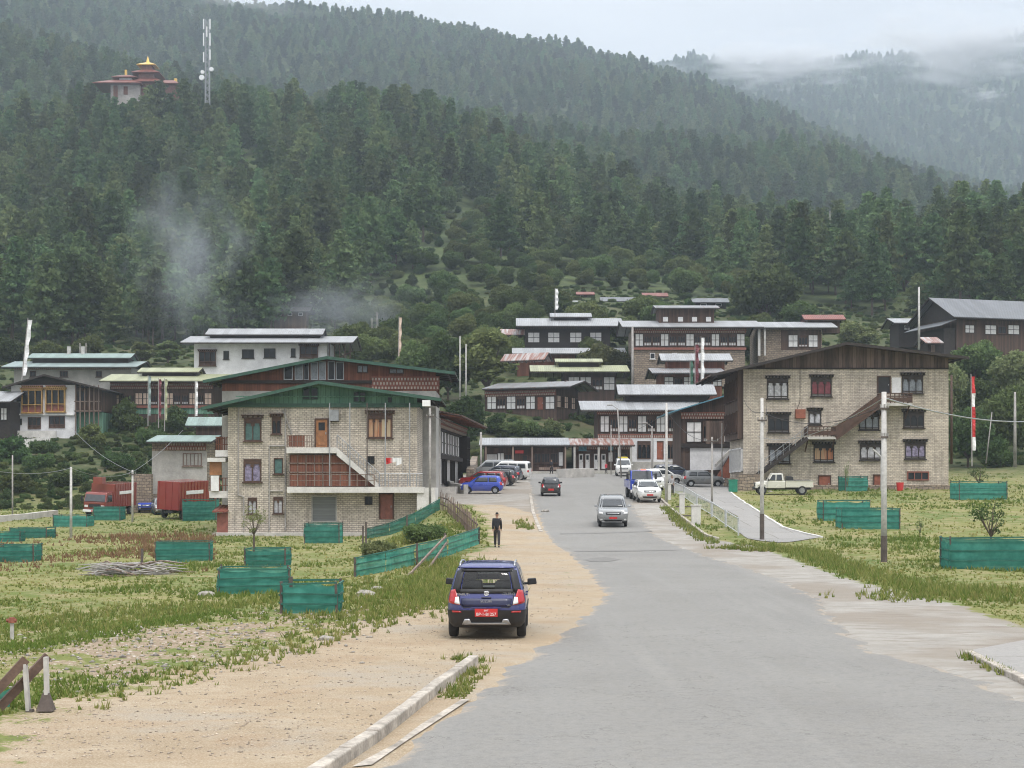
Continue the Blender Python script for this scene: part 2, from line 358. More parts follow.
for _ in range(3):
    _tab[:, 1:-1] = (_tab[:, :-2] + 2 * _tab[:, 1:-1] + _tab[:, 2:]) / 4
    _tab[:, 2:-2] = (_tab[:, :-4] + 2 * _tab[:, 2:-2] + _tab[:, 4:]) / 4
    _tab[1:-1] = (_tab[:-2] + 2 * _tab[1:-1] + _tab[2:]) / 4
def far_h(X, Y):
    px = np.clip(512 + FP * X / np.maximum(Y, 1), -700, 1700); ly = np.clip(np.log(np.maximum(Y, 160)), _gl[0], _gl[-1] - 1e-6)
    u = np.clip((px + 700) / 8, 0, 299.999); v = np.clip((ly - _gl[0]) / (_gl[1] - _gl[0]), 0, 418.999)
    i = u.astype(int); j = v.astype(int); a = u - i; b = v - j
    z = (_tab[j, i] * (1 - a) + _tab[j, i + 1] * a) * (1 - b) + (_tab[j + 1, i] * (1 - a) + _tab[j + 1, i + 1] * a) * b
    amp = np.clip((Y - 330) / 600, 0, 1)
    f = np.sin(X / 57 + 1.3 * np.sin(Y / 83)) * np.sin(Y / 71 + 0.7 * np.sin(X / 43)) + 0.5 * np.sin(X / 23 + Y / 31) * np.sin(Y / 19 - X / 37)
    return z + f * amp * (5 + np.clip(Y - 900, 0, 2000) / 200)
def gh(X, Y):
    X = np.asarray(X, float); Y = np.asarray(Y, float)
    t = sstep((Y - 150) / 20)
    a = near_h(X, Y)
    z = a * (1 - t) + far_h(X, Y) * t
    bumpy = 0.04 * np.sin(X * 1.7 + np.sin(Y * .9)) * np.sin(Y * 1.1 + 1.3 * np.sin(X * .6)) * np.clip((np.abs(X - 1) - 9) / 6, 0, 1)
    return z + bumpy
def g1(x, y): return float(gh(np.array([x]), np.array([y]))[0])
_marchY = np.exp(np.linspace(math.log(12), math.log(4000), 6000))
def gp(px, py):
    X = (px - 512) / FP * _marchY; z = gh(X, _marchY)
    pr = HOR - FP * (z - CAMZ) / _marchY
    k = np.nonzero(pr <= py)[0]
    k = k[0] if len(k) else len(pr) - 1
    Y = _marchY[k]; return Vector((X[k], Y, z[k]))
def at(px, py, Y): return Vector(((px - 512) / FP * Y, Y, CAMZ + (HOR - py) / FP * Y))

# polygons marked out on the ground
def wpoly(pts): return np.array([gp(a, b)[:2] for a, b in pts])
def sdf(poly, X, Y):       # positive inside
    d = np.full(X.shape, 1e9); ins = np.zeros(X.shape, bool); n = len(poly)
    for i in range(n):
        ax, ay = poly[i]; bx, by = poly[(i + 1) % n]
        ex, ey = bx - ax, by - ay; L = ex * ex + ey * ey + 1e-12
        t = np.clip(((X - ax) * ex + (Y - ay) * ey) / L, 0, 1)
        d = np.minimum(d, np.hypot(X - ax - t * ex, Y - ay - t * ey))
        c = (ay > Y) != (by > Y)
        with np.errstate(divide='ignore', invalid='ignore'):
            ins ^= c & (X < ex * (Y - ay) / (by - ay + (by == ay) * 1e-12) + ax)
    return np.where(ins, d, -d)
EDGE_L = [(525, 473.5), (527, 480), (529, 488), (533, 505), (542, 530), (550, 542), (566, 553), (587, 573), (601, 595), (590, 608), (562, 630), (512, 662), (430, 722), (365, 768)]
EDGE_R = [(652, 473.5), (646, 485), (634, 500), (637, 511), (654, 532), (663, 538), (694, 551), (740, 565), (783, 579), (826, 600), (833, 615), (872, 645), (884, 654), (957, 668), (1024, 697)]
_L = sorted([(gp(*p).y, gp(*p).x) for p in EDGE_L]); _R = sorted([(gp(*p).y, gp(*p).x) for p in EDGE_R])
_L = [(-60, -9.0), (5, -2.6)] + _L; _R = [(-60, 8), (10, 7.6)] + _R
LY, LX = np.array(_L).T; RY, RX = np.array(_R).T
def roadL(Y): return np.interp(Y, LY, LX)
def roadR(Y): return np.interp(Y, RY, RX)
DIRT = wpoly([(0, 762), (0, 722), (60, 702), (130, 690), (190, 668), (300, 640), (360, 618), (440, 600), (452, 572), (470, 556), (492, 546), (488, 520), (470, 505), (440, 497), (500, 492), (528, 492), (535, 510), (545, 530), (560, 545), (600, 590), (600, 610), (540, 650), (470, 700), (372, 767)])
DIRT = np.vstack([DIRT, [[-2.2, 5], [-5, -60], [-40, -60], [-15, 12]]])
LOT = wpoly([(425, 486), (445, 504), (500, 505), (540, 515), (530, 474), (470, 474), (440, 478)])
CONC = wpoly([(634, 498), (660, 499), (685, 520), (712, 540), (760, 546), (800, 562), (850, 580), (960, 605), (1040, 636), (1040, 700), (957, 672), (884, 658), (833, 620), (826, 604), (783, 583), (740, 569), (694, 555), (654, 536), (635, 512)])
DRIVE = wpoly([(674, 487), (722, 482), (732, 493), (747, 505), (766, 517), (786, 529), (799, 533), (819, 538), (779, 543), (748, 539), (738, 532), (738, 517), (700, 499)])
UPLOT = wpoly([(645, 476), (745, 476), (735, 488), (722, 492), (676, 491), (650, 484)])
TRUCKY = wpoly([(100, 512), (220, 505), (200, 498), (90, 500)])
EARTH = wpoly([(60, 690), (30, 655), (90, 632), (200, 624), (300, 612), (345, 612), (310, 632), (190, 664), (120, 684)])

# ------------------------------------------------------------------ the ground, one sheet
uc = np.concatenate([-np.geomspace(1.6, 0.40, 26)[:-1], np.linspace(-0.40, 0.40, 561), np.geomspace(0.40, 1.6, 26)[1:]])
yr = [-60.0]
while yr[-1] < 12: yr.append(yr[-1] + 2.0)
while yr[-1] < 4200: yr.append(yr[-1] + max(0.12, min(yr[-1] * 0.0062, 22)))
yr = np.array(yr); wv = np.maximum(yr, 14) + 3
GX = uc[None, :] * wv[:, None]; GY = np.repeat(yr[:, None], len(uc), 1)
GZ = gh(GX, GY)
inr = np.minimum(GX - roadL(GY), roadR(GY) - GX); inr = np.where(GY < 172, inr, -9)
GZ = GZ - 0.07 * sstep(inr / 0.5)
dr = np.maximum(sdf(DRIVE, GX, GY), sdf(UPLOT, GX, GY)); GZ = GZ - 0.05 * sstep(dr / 0.3)
nr, nc = GX.shape
V = np.stack([GX, GY, GZ], -1).reshape(-1, 3)
idx = np.arange(nr * nc).reshape(nr, nc)
Fq = np.stack([idx[:-1, :-1], idx[:-1, 1:], idx[1:, 1:], idx[1:, :-1]], -1).reshape(-1, 4)
def soft(p, wd): return np.clip(sdf(p, GX, GY) / wd * 0.5 + 0.5, 0, 1)
dirt = np.maximum(np.maximum(soft(DIRT, 1.6), soft(TRUCKY, 1.5)), 0)
conc = np.maximum(soft(CONC, 0.8), soft(LOT, 1.0))
earth = soft(EARTH, 3.0) * .86
nearL = np.clip(1.4 - np.abs(GX - roadL(GY)) / .9, 0, 1) * (GY < 160); nearR = np.clip(1.4 - np.abs(GX - roadR(GY)) / .9, 0, 1) * (GY < 160)
dirt = np.maximum(dirt, nearL); conc = np.maximum(conc, nearR * (GY < 120)); dirt = np.maximum(dirt, nearR * (GY < 22))
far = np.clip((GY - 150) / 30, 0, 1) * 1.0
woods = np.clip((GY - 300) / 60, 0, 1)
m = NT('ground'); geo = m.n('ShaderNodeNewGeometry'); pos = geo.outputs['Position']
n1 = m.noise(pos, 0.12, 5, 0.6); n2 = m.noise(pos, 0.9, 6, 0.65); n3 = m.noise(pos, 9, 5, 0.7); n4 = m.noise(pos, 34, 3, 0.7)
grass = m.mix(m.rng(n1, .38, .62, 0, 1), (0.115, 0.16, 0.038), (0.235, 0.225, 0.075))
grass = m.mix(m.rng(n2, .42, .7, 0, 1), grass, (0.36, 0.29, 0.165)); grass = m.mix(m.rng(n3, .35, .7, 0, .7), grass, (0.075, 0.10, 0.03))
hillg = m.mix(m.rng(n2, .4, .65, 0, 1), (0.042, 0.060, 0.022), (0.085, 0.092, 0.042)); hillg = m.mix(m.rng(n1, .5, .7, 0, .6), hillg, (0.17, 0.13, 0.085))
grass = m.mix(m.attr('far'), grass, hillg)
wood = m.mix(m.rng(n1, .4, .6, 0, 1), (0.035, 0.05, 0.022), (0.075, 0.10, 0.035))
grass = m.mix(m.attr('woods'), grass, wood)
vor = m.n('ShaderNodeTexVoronoi'); vor.inputs['Scale'].default_value = 5.5; m.l(pos, vor.inputs['Vector'])
peb = m.math('LESS_THAN', vor.outputs['Distance'], 0.2)
pebc = m.mix(m.n('ShaderNodeSeparateColor').outputs[0], (0.3, 0.28, 0.25), (0.5, 0.48, 0.45))
ea = m.mix(m.rng(n3, .35, .65, 0, 1), (0.20, 0.15, 0.10), (0.34, 0.27, 0.20)); ea = m.mix(peb, ea, (0.52, 0.48, 0.43))
dc = m.mix(m.rng(n1, .35, .65, 0, 1), (0.25, 0.185, 0.125), (0.36, 0.285, 0.205)); dc = m.mix(m.rng(n2, .42, .68, 0, 1), dc, (0.42, 0.35, 0.27))
n5 = m.noise(m.co('Object', (1, 1.8, 1)), 2.6, 7, .8); dc = m.mix(m.rng(n5, .46, .62, 0, .75), dc, (0.24, 0.17, 0.11)); nb = m.noise(pos, 0.28, 4, .6); dc = m.mix(m.rng(nb, .5, .6, 0, .7), dc, (0.30, 0.275, 0.24)); nb2 = m.noise(pos, 0.45, 5, .65); dc = m.mix(m.rng(nb2, .54, .66, 0, .8), dc, (0.235, 0.15, 0.09))
strz = m.noise(m.co('Object', (0.35, 1.8, 1)), 1.2, 5, 0.7); dc = m.mix(m.rng(strz, .5, .66, 0, .75), dc, (0.34, 0.245, 0.165))
dc = m.mix(m.rng(n3, .4, .7, 0, .6), dc, (0.33, 0.25, 0.17)); dc = m.mix(m.rng(n4, .45, .7, 0, .6), dc, (0.58, 0.51, 0.42)); dc = m.mix(m.rng(m.noise(pos, 60, 2), .58, .7, 0, .6), dc, (0.2, 0.15, 0.11))
cc = m.mix(m.rng(n2, .35, .65, 0, 1), (0.35, 0.335, 0.305), (0.27, 0.255, 0.23)); cc = m.mix(m.rng(n1, .46, .56, 0, .85), cc, (0.24, 0.21, 0.175))
cc = m.mix(m.rng(m.noise(m.co('Object', (0.5, 1.6, 1)), 1.6, 6, 0.7), .5, .64, 0, .8), cc, (0.21, 0.18, 0.15)); cc = m.mix(m.rng(n3, .5, .75, 0, .4), cc, (0.25, 0.2, 0.15))
jit = m.math('ADD', m.rng(n2, .2, .8, -.45, .45), m.rng(n3, .2, .8, -.25, .25))
def thr(a, s=1.0): return m.rng(m.math('ADD', a, m.math('MULTIPLY', jit, s)), 0.46, 0.54, 0, 1)
col = m.mix(thr(m.attr('earth'), 1.6), grass, ea)
hs = m.n('ShaderNodeHueSaturation'); hs.inputs['Hue'].default_value = .507; hs.inputs['Saturation'].default_value = 1.06; hs.inputs['Value'].default_value = .95; m.l(dc, hs.inputs['Color']); col = m.mix(thr(m.attr('dirt'), 0.9), col, hs.outputs[0])
col = m.mix(thr(m.attr('conc'), 0.7), col, cc)
m.pr(col, 0.95, normal=m.bump(m.math('ADD', n3, m.math('MULTIPLY', n4, 0.6)), 0.5, 0.05), spec=0.2)
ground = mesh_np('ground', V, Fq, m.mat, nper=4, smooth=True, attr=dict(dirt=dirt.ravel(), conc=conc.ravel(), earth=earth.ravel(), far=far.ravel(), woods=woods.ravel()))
tag(ground, kind='structure')

# ------------------------------------------------------------------ road and other sheets
def sheet(name, X, Y, Z, mat):
    nr, nc = X.shape; V = np.stack([X, Y, Z], -1).reshape(-1, 3); i = np.arange(nr * nc).reshape(nr, nc)
    F_ = np.stack([i[:-1, :-1], i[:-1, 1:], i[1:, 1:], i[1:, :-1]], -1).reshape(-1, 4)
    return tag(mesh_np(name, V, F_, mat, nper=4, smooth=True), kind='structure')
m = NT('asphalt'); geo = m.n('ShaderNodeNewGeometry'); pos = geo.outputs['Position']
a1 = m.noise(pos, 0.18, 5, .6); a2 = m.noise(pos, 2.5, 6, .7); a3 = m.noise(pos, 45, 3, .7)
st = m.n('ShaderNodeMapping'); st.inputs['Scale'].default_value = (1.1, 0.05, 1); st.inputs['Rotation'].default_value = (0, 0, 0.1); m.l(pos, st.inputs[0])
a4 = m.noise(st.outputs[0], 0.9, 5, .6)
c = m.mix(m.rng(a1, .35, .65, 0, 1), (0.170, 0.163, 0.150), (0.222, 0.214, 0.196)); c = m.mix(m.rng(a4, .4, .65, 0, .7), c, (0.20, 0.196, 0.186))
c = m.mix(m.rng(a4, .55, .7, 0, .5), c, (0.25, 0.238, 0.212)); c = m.mix(m.rng(a2, .45, .75, 0, .5), c, (0.175, 0.175, 0.175)); c = m.mix(m.rng(a3, .4, .7, 0, .5), c, (0.27, 0.262, 0.245))
crk = m.noise(pos, .22, 7, .6); ck = m.math('LESS_THAN', m.math('ABSOLUTE', m.math('SUBTRACT', crk, .5)), 0.0012)
c = m.mix(m.math('MULTIPLY', ck, .7), c, (0.10, 0.095, 0.085))
sp2 = m.n('ShaderNodeTexVoronoi'); sp2.inputs['Scale'].default_value = 28; m.l(pos, sp2.inputs['Vector']); c = m.mix(m.rng(sp2.outputs['Distance'], .1, .35, .5, 0), c, (0.30, 0.285, 0.26))
wx = m.n('ShaderNodeSeparateXYZ'); m.l(pos, wx.inputs[0]); pa = m.noise(m.co('Object', (0.12, 0.05, 1)), 1.0, 3, .5); pass
du = m.math('ADD', m.attr('edge'), m.rng(a2, .3, .7, -.35, .35)); c = m.mix(m.rng(du, .55, .8, 0, .8), c, (0.33, 0.28, 0.22))
a6 = m.noise(pos, 7, 6, .8); c = m.mix(m.rng(a6, .5, .7, 0, .5), c, (0.115, 0.112, 0.105)); c = m.mix(m.rng(a6, .3, .45, .4, 0), c, (0.26, 0.252, 0.23))
m.pr(c, 0.85, normal=m.bump(a3, .3, .01), spec=0.3); M['asphalt'] = m.mat
ys = np.arange(-60, 172.5, 0.3); t = np.linspace(0, 1, 25)
er = np.random.default_rng(2); rl = roadL(ys) + 0.10 * np.sin(ys * 1.9) + 0.07 * np.sin(ys * 4.3 + 1) + er.normal(size=len(ys)) * .07; rr = roadR(ys) + 0.10 * np.sin(ys * 2.1 + 1) + 0.08 * np.sin(ys * 5.1) + er.normal(size=len(ys)) * .09
RXg = rl[:, None] * (1 - t) + rr[:, None] * t; RYg = np.repeat(ys[:, None], 25, 1)
edge = np.minimum(t, 1 - t)[None, :] * 2
RZg = gh(RXg, RYg) + 0.012 - 0.06 * (edge < 0.001)
rd = sheet('road', RXg, RYg, RZg, M['asphalt']); at_ = rd.data.attributes.new('edge', 'FLOAT', 'POINT'); dd = np.minimum(t, 1 - t)[None, :] * (rr - rl)[:, None]; at_.data.foreach_set('value', np.clip(1 - dd / .6, 0, 1).astype(np.float32).ravel())
def fill_sheet(name, poly, mat, step=0.6, lift=0.02):
    bm = bmesh.new(); vs = [bm.verts.new((p[0], p[1], 0)) for p in poly]; bm.faces.new(vs)
    x0, y0 = poly.min(0); x1, y1 = poly.max(0)
    for c in np.arange(x0 + step, x1, step): bmesh.ops.bisect_plane(bm, geom=bm.verts[:] + bm.edges[:] + bm.faces[:], plane_co=(c, 0, 0), plane_no=(1, 0, 0))
    for c in np.arange(y0 + step, y1, step): bmesh.ops.bisect_plane(bm, geom=bm.verts[:] + bm.edges[:] + bm.faces[:], plane_co=(0, c, 0), plane_no=(0, 1, 0))
    for v in bm.verts: v.co.z = g1(v.co.x, v.co.y) + lift
    bmesh.ops.recalc_face_normals(bm, faces=bm.faces)
    me = bpy.data.meshes.new(name); bm.to_mesh(me); bm.free(); me.materials.append(mat)
    for p in me.polygons: p.use_smooth = True
    o = bpy.data.objects.new(name, me); COL.objects.link(o); return tag(o, kind='structure')
M['kerb_conc'] = flat('kerb_conc', (0.40, 0.36, 0.31), 0.95, var=0.45, scale=2.5, bump=.4)
M['slab'] = brick('slab', (0.36, 0.34, 0.32), (0.31, 0.30, 0.285), (0.16, 0.15, 0.13), 3.0, 1.6, 0.05, stain=0.5)
m = NT('slab_paving'); pos = m.co(); bt = m.n('ShaderNodeTexBrick'); m.l(pos, bt.inputs['Vector']); bt.inputs['Scale'].default_value = 1; bt.inputs['Brick Width'].default_value = 3.2; bt.inputs['Row Height'].default_value = 4.5; bt.inputs['Mortar Size'].default_value = .04
bt.inputs['Color1'].default_value = (.27, .26, .245, 1); bt.inputs['Color2'].default_value = (.22, .215, .205, 1); bt.inputs['Mortar'].default_value = (.13, .12, .1, 1)
c = m.mix(m.rng(m.noise(pos, .5, 6, .7), .4, .7, 0, .7), bt.outputs[0], (.24, .225, .21)); c = m.mix(m.rng(m.noise(pos, 12, 3), .4, .7, 0, .4), c, (.36, .345, .32)); m.pr(c, .9); M['slab_paving'] = m.mat
fill_sheet('driveway', DRIVE, M['slab_paving'], lift=0.03); fill_sheet('parking_area', UPLOT, M['asphalt'], step=1.2, lift=0.016)
m = NT('tar'); tp_ = m.co(); tn = m.noise(tp_, 5, 6, .8); m.pr(m.mix(m.rng(tn, .35, .65, 0, 1), (0.135, 0.13, 0.122), (0.185, 0.178, 0.165)), .85); M['tar'] = m.mat
for pts_ in ([(574, 551.3), (620, 550.8), (670, 550.2), (684, 550.4), (640, 551.6), (576, 552.3)], [(584, 560), (592, 558.4), (604, 557.5), (613, 558.6), (620, 560), (614, 561.4), (603, 562.4), (590, 562)], [(560, 533.6), (600, 533), (652, 531), (652, 531.9), (600, 534), (560, 534.6)]):
    fill_sheet('road_patch', wpoly(pts_), M['tar'], step=.5, lift=0.022)
def kerb(name, pts, label, mat=None, w_=0.17, h=0.14, piece=1.5, group=None, sink=0.15):
    P3 = [gp(*p) for p in pts]; r = empty(name, P3[0], 0, label, 'kerb', group); seg = []
    b = MB()
    for a, c in zip(P3[:-1], P3[1:]):
        L = (c - a).length; n = max(1, round(L / piece))
        for i in range(n):
            p = a.lerp(c, i / n + 0.006); q = a.lerp(c, (i + 1) / n - 0.006)
            p = Vector((p.x, p.y, g1(p.x, p.y) + h / 2 - sink / 2 + random.uniform(-.012, .012))); q = Vector((q.x, q.y, g1(q.x, q.y) + h / 2 - sink / 2 + random.uniform(-.012, .012)))
            b.beam(p - P3[0], q - P3[0], w_, h + sink)
    b.build('kerbstones', mat or M['kerb_conc'], r, bevel=0.02)
    return r
kerb('kerb', [(310, 784), (345, 760), (372, 742), (405, 716), (440, 688), (474, 664)], 'pale broken kerb between the brown dirt and the road in the left foreground', piece=1.9, h=.15)
kerb('kerb', [(659, 498), (672, 510), (690, 524), (706, 536), (718, 540)], 'low kerb with weeds running below the white railing', h=.12)
kerb('kerb', [(731, 493), (747, 505), (766, 517), (786, 529), (822, 538)], 'white painted kerb between the paved side ramp and the grass', M['white_conc'], w_=.16, h=.1)
kerb('kerb', [(968, 655), (1024, 683), (1090, 716)], 'grassy kerb at the right edge beside the grey paving slabs', h=.1)
fill_sheet('footpath', wpoly([(972, 653), (1040, 640), (1100, 690), (1040, 690)]), M['slab_paving'], lift=0.06)
kerb('kerb', [(541, 532), (533, 512), (530, 494)], 'thin concrete edging on the left side of the road near the parked cars', w_=.22, h=.04)
# pale broken concrete edge along the asphalt
fill_sheet('gutter', wpoly([(352, 768), (372, 766), (408, 741), (452, 712), (470, 700), (462, 700), (420, 726), (395, 745)]), M['kerb_conc'], step=.4, lift=0.015)
# ------------------------------------------------------------------ vegetation
M['pine1'] = leafmat('pine1', (0.058, 0.108, 0.040), (0.130, 0.185, 0.065), 0.3, 0.5)
M['leaf_dark'] = leafmat('leaf_dark', (0.045, 0.080, 0.028), (0.085, 0.125, 0.042), 0.25)
M['leaf_mid'] = leafmat('leaf_mid', (0.075, 0.120, 0.036), (0.13, 0.175, 0.06), 0.3)
M['leaf_light'] = leafmat('leaf_light', (0.12, 0.17, 0.06), (0.20, 0.23, 0.10), 0.3)
M['bark'] = flat('bark', (0.11, 0.085, 0.065), 0.9, var=0.4, scale=2)
def leaves(C, size, n_each, spread, r, flatz=1.0, elong=1.6):
    """triangles scattered round the centres C"""
    C = np.repeat(np.asarray(C, float), n_each, 0); n = len(C)
    off = r.normal(size=(n, 3)) * spread * np.array([1, 1, flatz]); c = C + off
    a = r.normal(size=(n, 3)); a /= np.linalg.norm(a, axis=1)[:, None]
    b = np.cross(a, r.normal(size=(n, 3))); b /= np.linalg.norm(b, axis=1)[:, None] + 1e-9
    s = size * r.uniform(.6, 1.3, n)[:, None]
    V = np.stack([c - a * s * elong / 2, c + a * s * elong / 2, c + b * s * 0.9], 1).reshape(-1, 3)
    return V
def pine_mesh(seed, H=15.0, W=4.3):
    r = np.random.default_rng(seed); C = []; tb = MB()
    base = r.uniform(.12, .3); lean = r.normal(size=2) * .25
    top = np.array([lean[0], lean[1], H])
    tb.tube((0, 0, -1.5), (lean[0] * .5, lean[1] * .5, H * .5), H * .016, H * .010, 7); tb.tube((lean[0] * .5, lean[1] * .5, H * .5), top, H * .010, H * .002, 6)
    nw = 15
    for k in range(nw):
        h = base + (0.985 - base) * (k / (nw - 1)) ** 0.95
        rad = W * ((1 - h) / (1 - base)) ** (0.72 if seed % 2 else 0.52) * r.uniform(.7, 1.25) + 0.15
        nb = int(r.integers(5, 8)); ph = r.uniform(0, 6.28)
        for j in range(nb):
            a = ph + 6.283 * j / nb + r.normal() * .2; rr = rad * r.uniform(.55, 1.25)
            up = r.uniform(-.08, .32)
            c0 = np.array([lean[0] * h, lean[1] * h, h * H])
            steps = max(2, int(rr / 0.55))
            for q in range(steps):
                t = (q + .8) / steps
                C.append(c0 + np.array([math.cos(a) * rr * t, math.sin(a) * rr * t, rr * t * up - .12 * rr * t * t + r.normal() * .05]))
            if k < 9: tb.tube(c0, c0 + np.array([math.cos(a) * rr * .8, math.sin(a) * rr * .8, rr * .7 * up]), .05, .02, 3, cap=False)
    V = leaves(C, 0.58, 8, 0.33, r, flatz=0.45)
    return V, tb
def tree_objs(name, V, tb, leaf, label, cat, group=None):
    root = empty(name, (0, 0, 0), 0, label, cat, group)
    tb.build('trunk', M['bark'], root)
    mesh_np('crown', V, np.arange(len(V)).reshape(-1, 3), leaf, root)
    return root
def broad_mesh(seed, H=7.0, W=3.2, leaf=.3, lobes=16, dens=1.0, trunk=.22, tall=1.0):
    r = np.random.default_rng(seed); C = []; tb = MB()
    zc = H * (trunk + (1 - trunk) / 2); hz = H * (1 - trunk) / 2
    tb.tube((0, 0, -.8), (0, 0, H * trunk * 1.3), H * .028, H * .018, 7)
    for k in range(int(lobes * 1.7)):
        while True:
            p = r.uniform(-1, 1, 3)
            if .25 < np.linalg.norm(p) < 1: break
        p = p / np.linalg.norm(p) ** .35
        c = np.array([p[0] * W * .62, p[1] * W * .62, zc + p[2] * hz * .72]); rad = r.uniform(.15, .38) * W * (0.8 if tall > 1 else 1)
        tb.tube((0, 0, H * trunk), c, H * .01, H * .004, 4, cap=False)
        n = int(70 * dens * (rad / .9) ** 2) + 20
        d = r.normal(size=(n, 3)); d /= np.linalg.norm(d, axis=1)[:, None]
        C.append(c + d * rad * r.uniform(.55, 1.05, n)[:, None] * np.array([1, 1, .8]))
    C = np.vstack(C)
    return leaves(C, leaf, 3, leaf * .55, r), tb
# --- where the pines stand
def proj(x, y, z): return 512 + FP * x / y, HOR - FP * (z - CAMZ) / y
LAYS = []
def scatter(y0, y1, spacing, seed, u0=-.52, u1=.54):
    r = np.random.default_rng(seed); pts = []
    y = y0
    while y < y1:
        x = u0 * y
        while x < u1 * y:
            pts.append((x + r.uniform(-.42, .42) * spacing, y + r.uniform(-.45, .45) * spacing)); x += spacing
        y += spacing
    P_ = np.array(pts); z = gh(P_[:, 0], P_[:, 1]); px, py = proj(P_[:, 0], P_[:, 1], z)
    return np.column_stack([P_, z, px, py])
footx = [-400, 0, 130, 260, 330, 380, 430, 470, 500, 560, 640, 720, 790, 880, 960, 1024, 1400]
footy = [350, 346, 350, 350, 340, 290, 262, 250, 268, 262, 268, 285, 300, 318, 318, 312, 300]
A = scatter(296, 700, 8.3, 5)
foot = np.interp(A[:, 3], footx, footy)
bad = (A[:, 4] > foot + rng.normal(size=len(A)) * 3)
bad |= (A[:, 3] < 66) & (np.abs(A[:, 4] - 252) < 11) & (A[:, 1] < 500)          # the clearing with the shed
bad |= (np.abs(A[:, 3] - 140) < 46) & (np.abs(A[:, 1] - 595) < 19)              # temple terrace
bad |= (np.abs(A[:, 3] - 478) < 40) & (A[:, 4] < 268) & (A[:, 4] > 215) & (rng.uniform(size=len(A)) < .8)
bad |= (np.abs(A[:, 3] - 815) < 22) & (np.abs(A[:, 4] - 238) < 10)
bad |= (np.abs(A[:, 3] - 318) < 12) & (A[:, 4] > 124) & (A[:, 4] < 150)
thin = np.sin(A[:, 0] / 19) * np.sin(A[:, 1] / 23 + A[:, 0] / 40)
bad |= (thin > .62) & (rng.uniform(size=len(A)) < .5)
A = A[~bad]
vis = (A[:, 3] > -20) & (A[:, 3] < 1044)
# hidden far side of the near ridge is dropped
order = np.argsort(A[:, 1]); A = A[order]; vis = vis[order]
near_i = np.nonzero(vis)[0][:300]
protos = []; tree_group = 'pine trees on the forested hillside behind the town'
for s_ in range(6):
    Vt, tb = pine_mesh(100 + s_, 15.5 * (0.9 + .05 * s_), 4.7 - .2 * s_)
    protos.append(tree_objs('pine_tree', Vt, tb, M['pine1'], 'x', 'pine tree', tree_group))
rp = random.Random(3)
regions = [(150, 'tall blue-green pine in the dark forest above the leftmost houses'), (330, 'tall blue-green pine in the forest beside the drifting smoke, left of the middle'), (560, 'blue-green pine on the slope above the middle of the town'), (780, 'blue-green pine at the forest edge above the big brown and white house'), (2000, 'dark pine in the dense stand behind the grey-roofed house on the right')]
for n_, i in enumerate(near_i):
    pr_ = protos[n_ % 6]; o = pr_ if n_ < 6 else copy_tree(pr_)
    x, y, z, px, py = A[i]; o.location = (x, y, z - .3); o.rotation_euler = (0, 0, rp.uniform(0, 6.28)); s_ = rp.uniform(.62, 1.32); o.scale = (s_ * rp.uniform(.9, 1.15),) * 2 + (s_,)
    for lim, lb in regions:
        if px < lim: o['label'] = lb; break
def forest(name, pts, srcs, label, s0=.75, s1=1.25, seed=1):
    r = np.random.default_rng(seed); n = len(pts)
    me = bpy.data.meshes.new(name); me.vertices.add(n); me.vertices.foreach_set('co', np.asarray(pts, dtype=np.float32).ravel())
    a = me.attributes.new('idx', 'INT', 'POINT'); a.data.foreach_set('value', r.integers(0, len(srcs), n).astype(np.int32))
    a = me.attributes.new('scl', 'FLOAT', 'POINT'); a.data.foreach_set('value', r.uniform(s0, s1, n).astype(np.float32))
    a = me.attributes.new('rot', 'FLOAT', 'POINT'); a.data.foreach_set('value', r.uniform(0, 6.28, n).astype(np.float32))
    o = bpy.data.objects.new(name, me); COL.objects.link(o)
    g = bpy.data.node_groups.new(name, 'GeometryNodeTree'); g.interface.new_socket('Geometry', in_out='INPUT', socket_type='NodeSocketGeometry'); g.interface.new_socket('Geometry', in_out='OUTPUT', socket_type='NodeSocketGeometry')
    N = g.nodes; L_ = g.links; gi = N.new('NodeGroupInput'); go = N.new('NodeGroupOutput'); j = N.new('GeometryNodeJoinGeometry')
    for s_ in reversed(srcs):
        oi = N.new('GeometryNodeObjectInfo'); oi.inputs['Object'].default_value = s_; oi.transform_space = 'ORIGINAL'
        ti = N.new('GeometryNodeGeometryToInstance'); L_.new(oi.outputs['Geometry'], ti.inputs[0]); L_.new(ti.outputs[0], j.inputs[0])
    ip = N.new('GeometryNodeInstanceOnPoints'); L_.new(gi.outputs[0], ip.inputs['Points']); L_.new(j.outputs[0], ip.inputs['Instance']); ip.inputs['Pick Instance'].default_value = True
    def na(nm, dt):
        x = N.new('GeometryNodeInputNamedAttribute'); x.data_type = dt; x.inputs['Name'].default_value = nm; return x.outputs['Attribute']
    L_.new(na('idx', 'INT'), ip.inputs['Instance Index']); L_.new(na('scl', 'FLOAT'), ip.inputs['Scale'])
    cx = N.new('ShaderNodeCombineXYZ'); L_.new(na('rot', 'FLOAT'), cx.inputs[2]); L_.new(cx.outputs[0], ip.inputs['Rotation']); L_.new(ip.outputs[0], go.inputs[0])
    md = o.modifiers.new('scatter', 'NODES'); md.node_group = g
    return tag(o, label, kind='stuff')
crowns = [[c for c in p.children if c.name.startswith('crown')][0] for p in protos]
rest = np.setdiff1d(np.arange(len(A)), near_i)
